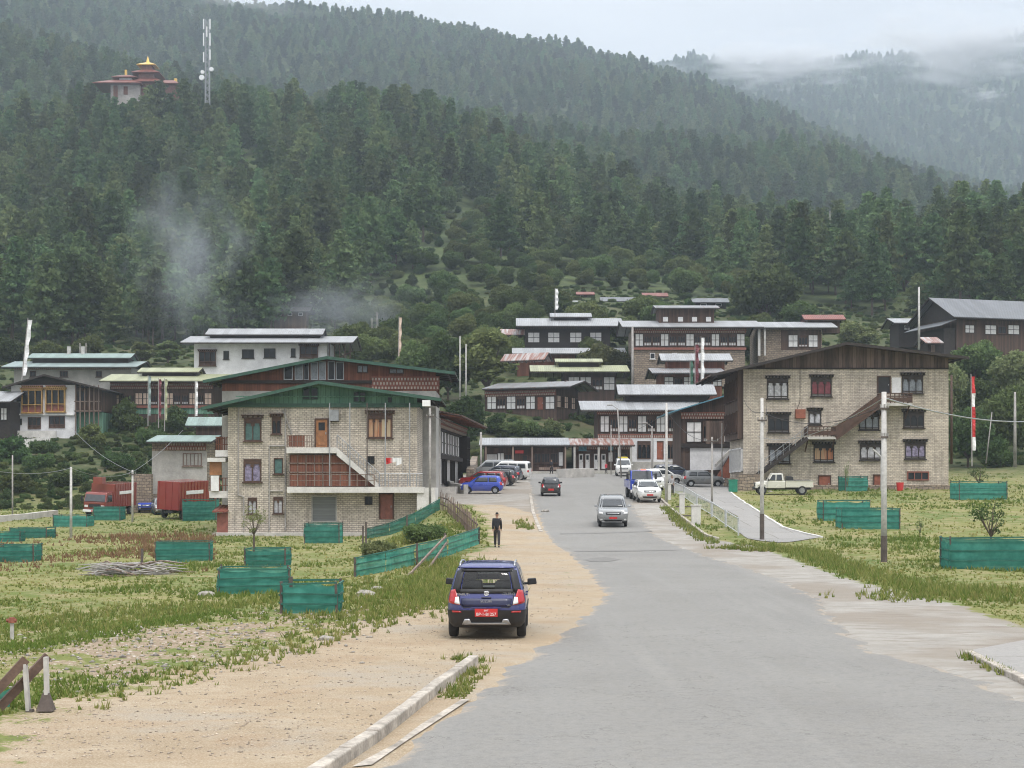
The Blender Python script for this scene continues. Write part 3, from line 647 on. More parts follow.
# drop what the ridge hides: y below the running skyline of its column
def visible(Pts, margin=22):
    Pts = Pts[np.argsort(Pts[:, 1])]; keep = []
    sky_ = np.full(340, 1e9)
    step = 0
    for i, p in enumerate(Pts):
        c = int(np.clip((p[3] + 320) / 1700 * 339, 0, 339)); top = p[4] - 15 * FP / p[1]
        if top < sky_[c] + margin * 600 / p[1]: keep.append(i)
        sky_[c] = min(sky_[c], p[4])
    return Pts[keep]
B_ = visible(A[rest])
C_ = scatter(760, 1900, 10.5, 8); C_ = C_[(C_[:, 3] > -260) & (C_[:, 3] < 1310)]; C_ = visible(C_, 14); forest('distant_trees', C_[:, :3] - [0, 0, .5], crowns, 'blue-green forest on the far mountain ridge', .6, 1.35, 2)
D_ = scatter(1950, 3300, 17, 9); D_ = D_[(D_[:, 3] > 560) & (D_[:, 3] < 1310)]; D_ = visible(D_, 14); forest('misty_trees', D_[:, :3], crowns, 'misty forest below the low cloud at the right', 1.0, 1.6, 3)

# --- broadleaf trees and bushes
bprot = {}
for key, (seed, H, W, leaf, lobes, tr) in {'round': (11, 8, 4.2, .34, 20, .16), 'tall': (12, 10, 3.2, .34, 18, .2), 'bush': (13, 3.2, 2.4, .26, 12, .03), 'wide': (14, 7, 5.2, .36, 24, .12), 'bush2': (15, 2.6, 2.6, .24, 12, .03)}.items():
    bprot[key] = (broad_mesh(seed, H, W, leaf, lobes, trunk=tr), H, W)
_bc = {}
def btree(px, py, hpx, wpx, kind, leaf, label, D=None, group=None, name=None, sink=.3):
    (V_, tb), H, W = bprot[kind]; p = gp(px, py) if D is None else Vector((at(px, py, D).x, D, 0))
    if D is not None: p.z = min(g1(p.x, D), at(px, py, D).z)
    k = FP / p.y; sz = hpx / k / H; sx = wpx / k / (2 * W)
    isb = kind.startswith('bush'); nm = name or ('bush' if isb else 'broadleaf_tree'); cat = 'bush' if isb else 'tree'
    if (kind, leaf) not in _bc: _bc[(kind, leaf)] = o = tree_objs(nm, V_, tb, M[leaf], label, cat, group)
    else: o = copy_tree(_bc[(kind, leaf)]); o.name = nm
    o.location = (p.x, p.y, p.z - sink * sz); o.scale = (sx, sx, sz); o.rotation_euler = (0, 0, random.uniform(0, 6.28)); o['label'] = label
    if group: o['group'] = group
    elif 'group' in o: del o['group']
    return o
G1 = 'broadleaf trees in the middle of the town'
btree(487, 402, 82, 72, 'tall', 'leaf_mid', 'tall light green tree with two bare poles, left of the middle houses', 214, G1)
btree(448, 395, 78, 60, 'round', 'leaf_dark', 'dark leafy tree behind the right end of the green-edged roof', 216, G1)
btree(418, 372, 60, 56, 'round', 'leaf_mid', 'green tree just above the peak of the green-edged roof, beside a yellow prayer flag', 222, G1)
btree(466, 440, 60, 50, 'round', 'leaf_dark', 'dark bushy tree between the timber house and the white-panelled house', 186, G1)
btree(395, 350, 40, 44, 'wide', 'leaf_dark', 'low dark tree at the foot of the forest near the smoke', 262, G1)
btree(516, 376, 44, 34, 'round', 'leaf_mid', 'green tree left of the black timber house', 240, G1)
btree(640, 402, 36, 40, 'round', 'leaf_mid', 'round green tree right of the pale yellow roof', 212, G1)
btree(604, 372, 34, 56, 'wide', 'leaf_light', 'light green tree in front of the low roof below the black timber house', 231, G1)
btree(862, 355, 42, 84, 'wide', 'leaf_mid', 'big green tree rising behind the roof of the large stone house', 205, G1)
btree(856, 322, 34, 52, 'round', 'leaf_light', 'light green round tree behind the rusty-roofed house', 270, G1)
btree(766, 322, 58, 78, 'wide', 'leaf_dark', 'dark round tree above the rusty roof at the forest edge', 300, G1)
btree(800, 322, 34, 46, 'round', 'leaf_mid', 'small green tree beside the big dark one at the forest edge', 290, G1)
btree(832, 352, 26, 40, 'round', 'leaf_dark', 'dark low tree behind the left part of the large roof', 208, G1)
G2 = 'trees and bushes on the slope right of the large stone house'
for i, (px, py, h, w_, k, lf, lb) in enumerate([
    (968, 462, 66, 62, 'round', 'leaf_dark', 'dark green tree beside the red and white prayer flag'), (1004, 462, 84, 74, 'round', 'leaf_mid', 'mid green tree behind the short grey pole at the right edge'),
    (938, 452, 60, 46, 'tall', 'leaf_dark', 'dark tree close to the right corner of the large stone house'), (984, 418, 62, 62, 'round', 'leaf_dark', 'dark green tree in the second row right of the large house'),
    (944, 400, 58, 60, 'wide', 'leaf_light', 'light green tree just right of the large roof tip'), (1018, 402, 56, 66, 'round', 'leaf_light', 'light green tree below the grey-roofed house at the right edge'),
    (1034, 452, 70, 60, 'wide', 'leaf_dark', 'dark tree cut off by the right edge of the picture'), (898, 352, 34, 44, 'round', 'leaf_mid', 'green tree in front of the low thin roofs, left of the grey-roofed house'),
    (975, 372, 42, 56, 'wide', 'leaf_mid', 'green tree under the white windows of the grey-roofed house'), (1000, 450, 30, 40, 'bush', 'leaf_mid', 'low bush in the grass at the foot of the right-hand trees')]):
    btree(px, py, h, w_, k, lf, lb, [178, 184, 174, 200, 208, 212, 190, 216, 222, 176][i], G2)
G3 = 'bushes on the bank below the left-hand houses'
for px, py, h, w_, k, lf, lb in [(14, 462, 26, 44, 'bush', 'leaf_dark', 'dark bush at the left edge below the white house'), (40, 470, 22, 40, 'bush2', 'leaf_mid', 'bush on the bank under the white house'), (92, 446, 22, 36, 'bush', 'leaf_mid', 'bush by the fence right of the white house'),
    (128, 432, 32, 42, 'bush', 'leaf_dark', 'big dark bush under the yellow-roofed house'), (150, 446, 24, 40, 'bush2', 'leaf_mid', 'green bush right of the big dark one'), (175, 432, 26, 34, 'bush', 'leaf_dark', 'dark bush in front of the right end of the yellow-roofed house'),
    (118, 468, 20, 40, 'bush2', 'leaf_dark', 'dark bush halfway up the bank above the truck'), (142, 482, 22, 28, 'bush', 'leaf_dark', 'bush beside the small stone house'), (66, 486, 18, 40, 'bush2', 'leaf_dark', 'low bush on the bank left of the red truck'),
    (20, 492, 20, 50, 'bush', 'leaf_mid', 'bush at the foot of the bank, far left'), (74, 508, 16, 20, 'bush2', 'leaf_dark', 'small dark bush left of the red truck cab'), (44, 452, 16, 34, 'bush2', 'leaf_dark', 'small bush above the pale wall, far left'),
    (195, 420, 26, 34, 'tall', 'leaf_mid', 'young tree between the yellow roof and the small stone house'), (205, 436, 20, 26, 'bush', 'leaf_dark', 'bush squeezed behind the small stone house')]:
    btree(px, py, h, w_, k, lf, lb, None, G3)
G4 = 'bushes on the bank above the shop row'
for px, py, h, w_, k, lf, lb in [(498, 434, 20, 32, 'bush', 'leaf_dark', 'bush above the left end of the shop roof'), (525, 434, 20, 34, 'bush2', 'leaf_mid', 'bush above the middle of the white shop roof'), (552, 430, 18, 30, 'bush', 'leaf_light', 'light bush above the join of the two shop roofs'),
    (575, 424, 16, 30, 'bush2', 'leaf_mid', 'bush left of the two-tiered white roof'), (545, 414, 12, 40, 'bush2', 'leaf_dark', 'low hedge in front of the white-panelled house'), (505, 416, 12, 34, 'bush', 'leaf_mid', 'hedge at the left corner of the white-panelled house'),
    (475, 452, 30, 26, 'bush', 'leaf_mid', 'bush behind the parked red car'), (590, 415, 18, 22, 'bush', 'leaf_dark', 'bush between the white-panelled house and the two-tiered roof'), (612, 404, 22, 26, 'bush', 'leaf_mid', 'bush below the pale yellow roof')]:
    btree(px, py, h, w_, k, lf, lb, 192 if px < 570 else 206, G4)
G5 = 'trees at the foot of the forest on the left'
for px, py, h, w_, k, lf, lb in [(88, 356, 36, 44, 'round', 'leaf_mid', 'grey-green tree behind the teal roof, far left'), (48, 352, 26, 50, 'wide', 'leaf_mid', 'spreading tree above the left end of the teal roof'), (142, 362, 26, 34, 'tall', 'leaf_light', 'pale willow right of the teal roof'),
    (168, 358, 26, 30, 'tall', 'leaf_light', 'pale young tree left of the white upper house'), (10, 356, 34, 44, 'round', 'leaf_dark', 'dark tree at the left edge behind the teal roof'), (232, 326, 30, 40, 'round', 'leaf_dark', 'dark tree behind the white upper house roof')]:
    btree(px, py, h, w_, k, lf, lb, 262, G5)
# bushy open slope between the town and the forest, the bank and the wooded strip: uncountable scrub
bcr = [[c for c in _bc[k].children if c.name.startswith('crown')][0] for k in (('bush', 'leaf_dark'), ('bush2', 'leaf_mid'), ('round', 'leaf_mid'), ('bush2', 'leaf_dark'), ('wide', 'leaf_mid'))]
forest('forest_trees', B_[:, :3] - [0, 0, .3], crowns * 2 + [bcr[2], bcr[4]], 'dense mixed forest covering the hill below the temple', .6, 1.3)
E_ = scatter(246, 520, 5.2, 21); ft = np.interp(E_[:, 3], footx, footy)
k_ = (E_[:, 4] > ft - 22) & (E_[:, 3] > 350) & (E_[:, 3] < 765) & (rng.uniform(size=len(E_)) < .8) & ~((E_[:, 3] < 66) & (np.abs(E_[:, 4] - 252) < 8))
k_ |= (np.abs(E_[:, 3] - 478) < 42) & (E_[:, 4] < 268) & (E_[:, 4] > 210) & (rng.uniform(size=len(E_)) < .5)
hid = ((E_[:, 3] > 560) & (E_[:, 3] < 735) & (E_[:, 1] > 280) & (E_[:, 1] < 342)) & (np.minimum.reduce([np.abs(E_[:, 3] - c) for c in (585, 573, 618, 655, 711)]) < 19)
k_ &= ~hid; E_ = E_[k_]; forest('hillside_scrub', E_[:, :3], bcr, 'green scrub on the open slope between the town and the pines', .4, .85, 4)
F_s = scatter(160, 345, 2.0, 22, -.42, .42); k_ = ((F_s[:, 3] < 215) | (F_s[:, 1] > 200) | ((F_s[:, 3] > 470) & (F_s[:, 3] < 590) & (F_s[:, 1] > 184)) | (F_s[:, 3] > 940) & (F_s[:, 1] > 178)) & (rng.uniform(size=len(F_s)) < .7)
F_s = F_s[k_]; forest('bank_scrub', F_s[:, :3] - [0, 0, .2], [bcr[1], bcr[3], bcr[1]], 'low green scrub on the banks between the houses', .10, .42, 5)
H_s = scatter(156, 215, 1.5, 23, -.37, -.19); H_s = H_s[rng.uniform(size=len(H_s)) < .75]
forest('slope_undergrowth', H_s[:, :3] - [0, 0, .1], [bcr[1], bcr[3], bcr[0]], 'tangled undergrowth on the steep bank below the left-hand houses', .10, .36, 6)
# --- grass of the two fields
m = NT('grass_blades'); tt = m.attr('tint'); c = m.mix(tt, (0.12, 0.18, 0.04), (0.37, 0.32, 0.13)); c = m.mix(m.rng(m.attr('weed'), .5, .6, 0, 1), c, (0.22, 0.135, 0.08))
d = m.n('ShaderNodeBsdfDiffuse'); t_ = m.n('ShaderNodeBsdfTranslucent'); mx = m.n('ShaderNodeMixShader'); mx.inputs[0].default_value = .3; m.l(c, d.inputs[0]); m.l(c, t_.inputs[0]); m.l(d.outputs[0], mx.inputs[1]); m.l(t_.outputs[0], mx.inputs[2]); m.l(mx.outputs[0], m.out.inputs[0])
def grass_mesh(name, label, X, Y, hgt, wid, tint, weed, nb=5, seed=1):
    r = np.random.default_rng(seed); n = len(X); Z = gh(X, Y) - .02
    X = np.repeat(X, nb); Y = np.repeat(Y, nb); Z = np.repeat(Z, nb); h = np.repeat(hgt, nb) * r.uniform(.5, 1.2, n * nb); tn = np.clip(np.repeat(tint, nb) + r.normal(size=n * nb) * .15, 0, 1); wd = np.repeat(weed, nb); ww = np.repeat(wid, nb)
    a = r.uniform(0, 6.28, n * nb); rad = r.uniform(0, 1, n * nb) * h * .5; bx = X + np.cos(a) * rad; by = Y + np.sin(a) * rad
    lean = r.normal(size=(n * nb, 2)) * h[:, None] * .35; th = r.uniform(0, 3.14, n * nb)
    dx, dy = np.cos(th) * ww / 2, np.sin(th) * ww / 2
    V_ = np.stack([np.stack([bx - dx, by - dy, Z], -1), np.stack([bx + dx, by + dy, Z], -1), np.stack([bx + lean[:, 0], by + lean[:, 1], Z + h], -1)], 1).reshape(-1, 3)
    return tag(mesh_np(name, V_, np.arange(len(V_)).reshape(-1, 3), m.mat, attr=dict(tint=np.repeat(tn, 3), weed=np.repeat(wd, 3))), label, kind='stuff')
def field_pts(n, y0, y1, u0, u1, seed):
    r = np.random.default_rng(seed); Y = y0 * (y1 / y0) ** r.uniform(0, 1, n); X = r.uniform(u0, u1, n) * Y
    ok = (sdf(DIRT, X, Y) < -.15) & (sdf(CONC, X, Y) < -.15) & (sdf(LOT, X, Y) < 0) & (sdf(DRIVE, X, Y) < -.25) & (sdf(UPLOT, X, Y) < -.2) & (sdf(TRUCKY, X, Y) < 0) & ((X < roadL(Y) - .2) | (X > roadR(Y) + .2))
    ok &= (sdf(EARTH, X, Y) < 0) | (r.uniform(size=n) < .5)
    X, Y = X[ok], Y[ok]; pat = np.sin(X / 3.1 + 2 * np.sin(Y / 7)) * np.sin(Y / 4.7 + np.sin(X / 2.3)) + .6 * np.sin(X * .9 + Y * .33) * np.sin(Y * .71 - X * .5)
    return X, Y, pat, r
X, Y, pat, r = field_pts(85000, 20, 165, -.38, .38, 31)
dens = np.clip(.5 + .4 * pat, .2, 1); k_ = r.uniform(size=len(X)) < dens; X, Y, pat = X[k_], Y[k_], pat[k_]
px, _ = proj(X, Y, 0 * X)
h = (.07 + .07 * np.clip(pat, 0, 1)) * r.uniform(.6, 1.5, len(X)) * np.clip(Y / 45, .7, 1.5)
weed = ((px < 215) & (Y > 62) & (Y < 112) & (np.sin(X / 2.9 + 1) * np.sin(Y / 6) > -.25) & (r.uniform(size=len(X)) < .55)).astype(float); h = np.where(weed > 0, h * 2.3, h)
tint = np.clip(.36 - .35 * pat + r.normal(size=len(X)) * .15, 0, 1)
grass_mesh('grass', 'yellow-green grass and weeds of the two fields', X, Y, h, .03 + .0006 * Y, tint, weed, 5, 41)
# lusher edge weeds along the shoulder and near the kerbs
XX = []; YY = []
def line_pts(pts, n, wd, seed):
    r = np.random.default_rng(seed); P3 = [gp(*p) for p in pts]; L = [(b - a).length for a, b in zip(P3[:-1], P3[1:])]
    for _ in range(n):
        k = r.choice(len(L), p=np.array(L) / sum(L)); t = r.uniform(); q = P3[k].lerp(P3[k + 1], t); XX.append(q.x + r.normal() * wd); YY.append(q.y + r.normal() * wd)
line_pts([(70, 705), (130, 690), (190, 672), (300, 648), (360, 622), (432, 606), (446, 585)], 800, .45, 1); line_pts([(425, 604), (440, 580), (452, 560)], 900, .8, 2); line_pts([(340, 618), (380, 600), (420, 585)], 700, 1.2, 12); line_pts([(400, 545), (430, 530), (455, 525)], 500, 1.0, 13); line_pts([(20, 640), (120, 612), (260, 602), (340, 596)], 900, 1.6, 14); line_pts([(900, 600), (960, 590), (1024, 596)], 500, .9, 15)
line_pts([(448, 700), (462, 686), (478, 668)], 130, .12, 3); line_pts([(456, 659), (478, 662)], 60, .12, 4)
line_pts([(664, 508), (680, 522), (700, 538), (716, 544)], 380, .22, 5); line_pts([(748, 545), (800, 550), (860, 572), (920, 590), (1024, 604)], 1100, .5, 6); line_pts([(966, 657), (1020, 680)], 90, .08, 7)
line_pts([(720, 548), (790, 552)], 200, .4, 8); line_pts([(520, 520), (528, 530)], 60, .3, 9); line_pts([(330, 705), (352, 702)], 0, .2, 10); line_pts([(230, 738), (240, 735)], 0, .1, 11)
X = np.array(XX); Y = np.array(YY); r = np.random.default_rng(5)
ok = (X < roadL(Y) + .02) | (X > roadR(Y) + .02); X, Y = X[ok], Y[ok]
grass_mesh('roadside_weeds', 'lush green weeds along the road shoulders and kerbs', X, Y, r.uniform(.06, .26, len(X)) * np.clip(Y / 40, .6, 1.3), .028 + .0005 * Y, r.uniform(.05, .55, len(X)), 0 * X, 7, 42)
# stones: pebbles in the bare patches
def stones(name, label, X, Y, s, seed, mat, kind='stuff'):
    r = np.random.default_rng(seed); base = np.array([(1, 0, 0), (-1, 0, 0), (0, 1, 0), (0, -1, 0), (0, 0, 1), (0, 0, -.4)], float); Fb = np.array([(0, 2, 4), (2, 1, 4), (1, 3, 4), (3, 0, 4), (2, 0, 5), (1, 2, 5), (3, 1, 5), (0, 3, 5)])
    n = len(X); Z = gh(X, Y); S = s[:, None, None] * r.uniform(.5, 1.3, (n, 1, 3)) * np.array([1, 1, .65]); a = r.uniform(0, 6.28, n); Bv = base[None] * S * r.uniform(.7, 1.2, (n, 6, 1))
    x = Bv[..., 0] * np.cos(a)[:, None] - Bv[..., 1] * np.sin(a)[:, None]; y = Bv[..., 0] * np.sin(a)[:, None] + Bv[..., 1] * np.cos(a)[:, None]
    V_ = np.stack([x + X[:, None], y + Y[:, None], Bv[..., 2] + Z[:, None] + s[:, None] * .1], -1).reshape(-1, 3)
    return tag(mesh_np(name, V_, (Fb[None] + 6 * np.arange(n)[:, None, None]).reshape(-1, 3), mat), label, kind=kind)
r = np.random.default_rng(77); Y = r.uniform(22, 70, 9000); X = r.uniform(-.38, .02, 9000) * Y
k_ = (sdf(EARTH, X, Y) + r.normal(size=len(X)) * 1.3 > 0) & (r.uniform(size=len(X)) < .6); X, Y = X[k_], Y[k_]
M['stone'] = flat('stone', (0.31, 0.285, 0.25), .9, var=.5, scale=2.5)
stones('pebbles', 'pale pebbles strewn over the bare earth between grass and dirt', X, Y, r.uniform(.02, .075, len(X)), 3, M['stone'])
Y = 17 * (75 / 17) ** r.uniform(size=9000); X = r.uniform(-.36, .06, 9000) * Y; k_ = sdf(DIRT, X, Y) > .1; X, Y = X[k_], Y[k_]
k_ = X < roadL(Y) - .3; X, Y = X[k_], Y[k_]
stones('gravel', 'loose gravel on the brown dirt shoulder', X, Y, r.uniform(.008, .03, len(X)), 4, flat('gravel_m', (.40, .33, .26), .9, var=.6, scale=2))
# ------------------------------------------------------------------ houses
class House:
    """origin = front-left base corner; local x along the front, y into the depth. Pixel rectangles are read on the chosen wall."""
    def __init__(s, name, label, cat, D, pxl, pxr, pybase, depth, ytop, yaw=0, wall=None, group=None, name_wall='wall', sink=2.5):
        s.D = D; s.yaw = R(yaw); s.o = at(pxl, pybase, D)
        s.root = empty(name, s.o, s.yaw, label, cat, group)
        s.ex = Vector((math.cos(s.yaw), math.sin(s.yaw), 0)); s.ey = Vector((-math.sin(s.yaw), math.cos(s.yaw), 0))
        s.dep = depth; s.W = 1e9; s.W = s.F(pxr, pybase)[0]; s.top = s.F(pxl, ytop)[1]
        if wall: 
            b = MB(); b.box(0, s.W, 0, depth, -sink, s.top); b.build(name_wall, wall, s.root)
    def _hit(s, px, py, p0, n):
        d = Vector(((px - 512) / FP, 1, (HOR - py) / FP)); c = Vector((0, 0, CAMZ))
        t = (p0 - c).dot(n) / d.dot(n); return c + d * t - s.o
    def F(s, px, py, off=0):
        h = s._hit(px, py, s.o - s.ey * off, s.ey); return h.dot(s.ex), h.z
    def Rr(s, px, py):
        h = s._hit(px, py, s.o + s.ex * s.W, s.ex); return h.dot(s.ey), h.z
    def L(s, px, py):
        h = s._hit(px, py, s.o, s.ex); return h.dot(s.ey), h.z
    def conv(s, face, r):
        f = {'F': s.F, 'R': s.Rr, 'L': s.L}[face]; a, z1 = f(r[0], r[1]); b, z0 = f(r[2], r[3])
        return min(a, b), max(a, b), min(z0, z1), max(z0, z1)
    def fb(s, mb, face, a0, a1, z0, z1, d0, d1):
        if face == 'F': mb.box(a0, a1, -d1, -d0, z0, z1)
        elif face == 'R': mb.box(s.W + d0, s.W + d1, a0, a1, z0, z1)
        else: mb.box(-d1, -d0, a0, a1, z0, z1)
    def box(s, name, mat, x0, x1, y0, y1, z0, z1, parent=None, bevel=0):
        return MB().box(x0, x1, y0, y1, z0, z1).build(name, mat, parent or s.root, bevel=bevel)
    def slab(s, name, mat, r, d0, d1, face='F', parent=None):
        a0, a1, z0, z1 = s.conv(face, r); b = MB(); s.fb(b, face, a0, a1, z0, z1, d0, d1); return b.build(name, mat, parent or s.root)
    def window(s, r, face='F', n=2, rows=1, pane='pane', frame='frame_wood', teeth=False, arch=False, sill=True, d=0.06, low=0.0, name='window', lowmat=None, metric=None):
        a0, a1, z0, z1 = metric or s.conv(face, r); b = MB(); w_ = a1 - a0; h = z1 - z0; t = min(.09, w_ * .09)
        s.fb(b, face, a0, a0 + t, z0, z1, -.02, d + .05); s.fb(b, face, a1 - t, a1, z0, z1, -.02, d + .05)
        s.fb(b, face, a0, a1, z1 - t * 1.2, z1, -.02, d + .055); s.fb(b, face, a0, a1, z0, z0 + t, -.02, d + .055)
        zl = z0 + h * low
        if low: s.fb(b, face, a0 + t, a1 - t, zl - t * .5, zl + t * .5, -.02, d + .045)
        for k in range(1, n):
            x = a0 + w_ * k / n; s.fb(b, face, x - t * .35, x + t * .35, z0, z1, -.02, d + .04)
        for k in range(1, rows):
            z = zl + (z1 - zl) * k / rows; s.fb(b, face, a0, a1, z - t * .3, z + t * .3, -.02, d + .035)
        if arch:      # trefoil heads: two corner blocks per light
            for k in range(n):
                x0 = a0 + w_ * k / n; x1 = a0 + w_ * (k + 1) / n; c = (x1 - x0)
                s.fb(b, face, x0, x0 + c * .22, z1 - h * .34, z1, -.02, d + .03); s.fb(b, face, x1 - c * .22, x1, z1 - h * .34, z1, -.02, d + .03)
                s.fb(b, face, x0 + c * .2, x1 - c * .2, z1 - h * .22, z1, -.02, d + .025)
        if sill: s.fb(b, face, a0 - .1, a1 + .1, z0 - .09, z0 - .002, -.02, d + .13)
        if teeth:
            s.fb(b, face, a0 - .16, a1 + .16, z1 + .003, z1 + .07, -.02, d + .12); nt_ = max(5, int(w_ / .22))
            for k in range(nt_):
                x = a0 - .14 + (w_ + .28 - .1) * k / (nt_ - 1); s.fb(b, face, x, x + .1, z1 + .073, z1 + .2, -.02, d + .2)
            s.fb(b, face, a0 - .2, a1 + .2, z1 + .203, z1 + .26, -.02, d + .24)
        fr = b.build(name, M[frame], s.root)
        p = MB(); s.fb(p, face, a0 + t * .5, a1 - t * .5, zl, z1 - t * .5, -.015, d * .35); p.build('pane', M[pane], fr)
        if low: q = MB(); s.fb(q, face, a0 + t * .5, a1 - t * .5, z0 + t * .5, zl, -.015, d * .5); q.build('lower_panel', M[lowmat or 'panel_white'], fr)
        return fr
    def panel(s, r, face='F', n=2, rows=2, mat='panel_white', d=.05, metric=None, tk=.07):
        a0, a1, z0, z1 = metric or s.conv(face, r); p = MB(); s.fb(p, face, a0, a1, z0, z1, -.02, d); o = p.build('wall_panel', M[mat], s.root)
        b = MB()
        for k in range(n + 1):
            x = a0 + (a1 - a0) * k / n; s.fb(b, face, x - tk / 2, x + tk / 2, z0 - .01, z1 + .01, d + .002, d + .04)
        for k in range(rows + 1):
            z = z0 + (z1 - z0) * k / rows; s.fb(b, face, a0 - .03, a1 + .03, z - tk / 2, z + tk / 2, d + .002, d + .05)
        b.build('frame', M['dark_wood'], o); return o
    def door(s, r, face='F', mat='door_wood', glass=True, leafs=1, name='door'):
        a0, a1, z0, z1 = s.conv(face, r); b = MB(); t = .1
        s.fb(b, face, a0, a0 + t, z0, z1, -.02, .12); s.fb(b, face, a1 - t, a1, z0, z1, -.02, .12); s.fb(b, face, a0 + t, a1 - t, z1 - t, z1, -.02, .12)
        fr = b.build('door_frame', M['frame_wood'], None); q = MB(); s.fb(q, face, a0 + t, a1 - t, z0, z1 - t, -.02, .05)
        h = z1 - z0; w_ = a1 - a0 - 2 * t
        for k in range(leafs):
            x0 = a0 + t + w_ * k / leafs; x1 = a0 + t + w_ * (k + 1) / leafs; g = (x1 - x0) * .15
            for u, v in ((.06, .3), (.36, .5)): s.fb(q, face, x0 + g, x1 - g, z0 + h * u, z0 + h * v, .05, .075)
        dr = q.build(name, M[mat], s.root); fr.parent = dr
        if glass: p = MB(); s.fb(p, face, a0 + t + w_ * .22, a1 - t - w_ * .22, z0 + h * .58, z0 + h * .86, .05, .06); p.build('pane', M['pane'], dr)
        kb = MB(); s.fb(kb, face, a1 - t - .14, a1 - t - .08, z0 + h * .44, z0 + h * .52, .05, .12); kb.build('handle', M['steel'], dr)
        return dr
    def cornice(s, r, face='F', rows=2, mat='cornice_red', pale='cornice_pale', d=.1, metric=None):
        a0, a1, z0, z1 = metric or s.conv(face, r); b = MB(); h = (z1 - z0) / rows
        s.fb(b, face, a0, a1, z0, z1, -.02, d * .5)
        for k in range(rows): s.fb(b, face, a0 - .05, a1 + .05, z1 - h * (k + 1) + h * .72, z1 - h * k - .004, d * .5 + .002, d * (1.6 - .25 * k))
        o = b.build('cornice', M[mat], s.root); q = MB(); st = max(.26, (a1 - a0) / 60)
        for k in range(rows):
            x = a0 + (k % 2) * st * .5
            while x + st * .5 < a1: s.fb(q, face, x, x + st * .5, z1 - h * (k + 1) + h * .1, z1 - h * (k + 1) + h * .66, d * .5 + .002, d * (1.4 - .25 * k)); x += st
        q.build('cornice_block', M[pale], o); o.children[0]['label'] = 'row of small pale blocks'; return o
    def band(s, r, face='F', mat='dark_wood', d0=-.02, d1=.12, name='beam', metric=None):
        a0, a1, z0, z1 = metric or s.conv(face, r); b = MB(); s.fb(b, face, a0, a1, z0, z1, d0, d1); return b.build(name, M[mat], s.root)
    def gable_front(s, lpx, ppx, rpx, mat, fas, ov=1.3, back=1.0, th=.12, gable=None, gy=None, off=None, name='roof', dark_under=True):
        """ridge runs away from the viewer; lpx, ppx, rpx are the barge line's pixel points at the front edge"""
        off = ov if off is None else off
        A_ = s.F(*lpx, ov); B_ = s.F(*ppx, ov); C_ = s.F(*rpx, ov); y0, y1 = -ov, s.dep + back
        b = MB()
        for p, q in ((A_, B_), (B_, C_)):
            b.hexa([(p[0], y0, p[1] - th), (q[0], y0, q[1] - th), (q[0], y1, q[1] - th), (p[0], y1, p[1] - th)], [(p[0], y0, p[1]), (q[0], y0, q[1]), (q[0], y1, q[1]), (p[0], y1, p[1])])
        ro = b.build(name, M[mat], s.root)
        b = MB()      # barge boards and rafters
        for p, q in ((A_, B_), (B_, C_)):
            b.beam((p[0], y0 - .03, p[1] - .13), (q[0], y0 - .03, q[1] - .13), .06, .24); pass
        b.build('barge_board', M[fas], ro)
        b = MB(); n = max(4, int(s.dep / 1.6))
        for k in range(n + 1):
            y = y0 + .3 + (y1 - y0 - .5) * k / n
            for p, q in ((A_, B_), (B_, C_)): b.beam((p[0], y, p[1] - th - .07), (q[0], y, q[1] - th - .07), .09, .12)
        b.beam((A_[0] + .6, y0, A_[1] - .2), (A_[0] + .6, y1, A_[1] - .2), .12); b.beam((C_[0] - .6, y0, C_[1] - .2), (C_[0] - .6, y1, C_[1] - .2), .12)
        b.build('rafter', M['dark_wood'], ro)
        if gable:      # boarded attic between the wall top and the roof
            def zr(x):
                for p, q in ((A_, B_), (B_, C_)):
                    if x <= q[0]: return p[1] + (q[1] - p[1]) * (x - p[0]) / (q[0] - p[0]) - th - .02
                return C_[1]
            pts = [(0, 0, s.top), (s.W, 0, s.top), (s.W, 0, max(s.top + .02, zr(s.W)))]
            if 0 < B_[0] < s.W: pts.append((B_[0], 0, zr(B_[0])))
            pts.append((0, 0, max(s.top + .02, zr(0)))); b = MB(); b.poly([(x, y + .02, z) for x, y, z in pts], (0, .12, 0)); b.poly([(x, s.dep - .2, z) for x, y, z in pts], (0, .12, 0)); b.build('gable', M[gable], s.root)
        return A_, B_, C_
    def roof_par(s, x0, x1, zE, zR, ry=None, mat='roof_white', ovf=1.1, ovb=1.1, th=.1, name='roof', fas='dark_wood', parent=None, zB=None):
        """ridge parallel to the front; x0..x1 local extent, zE eave height at the front edge, zR ridge height at depth ry"""
        ry = s.dep / 2 if ry is None else ry; y0 = -ovf; y1 = s.dep + ovb; zB = zE if zB is None else zB
        b = MB()
        for (ya, za), (yb, zb) in (((y0, zE), (ry, zR)), ((ry, zR), (y1, zB))):
            b.hexa([(x0, ya, za - th), (x1, ya, za - th), (x1, yb, zb - th), (x0, yb, zb - th)], [(x0, ya, za), (x1, ya, za), (x1, yb, zb), (x0, yb, zb)])
        ro = b.build(name, M[mat], parent or s.root)
        b = MB(); b.box(x0 + .05, x1 - .05, y0 + .02, y0 + .08, zE - .24, zE - th - .005)
        n = max(5, int((x1 - x0) / 1.2))
        for k in range(n + 1):
            x = x0 + .15 + (x1 - x0 - .3) * k / n
            b.beam((x, y0 + .1, zE - th - .09), (x, ry, zR - th - .09), .08, .12); b.beam((x, y1 - .1, zB - th - .09), (x, ry, zR - th - .09), .08, .12)
        for x in (x0 + .02, x1 - .02): b.beam((x, y0, zE - .12), (x, ry, zR - .12), .05, .2); b.beam((x, y1, zB - .12), (x, ry, zR - .12), .05, .2)
        b.build('rafter', M[fas], ro); return ro
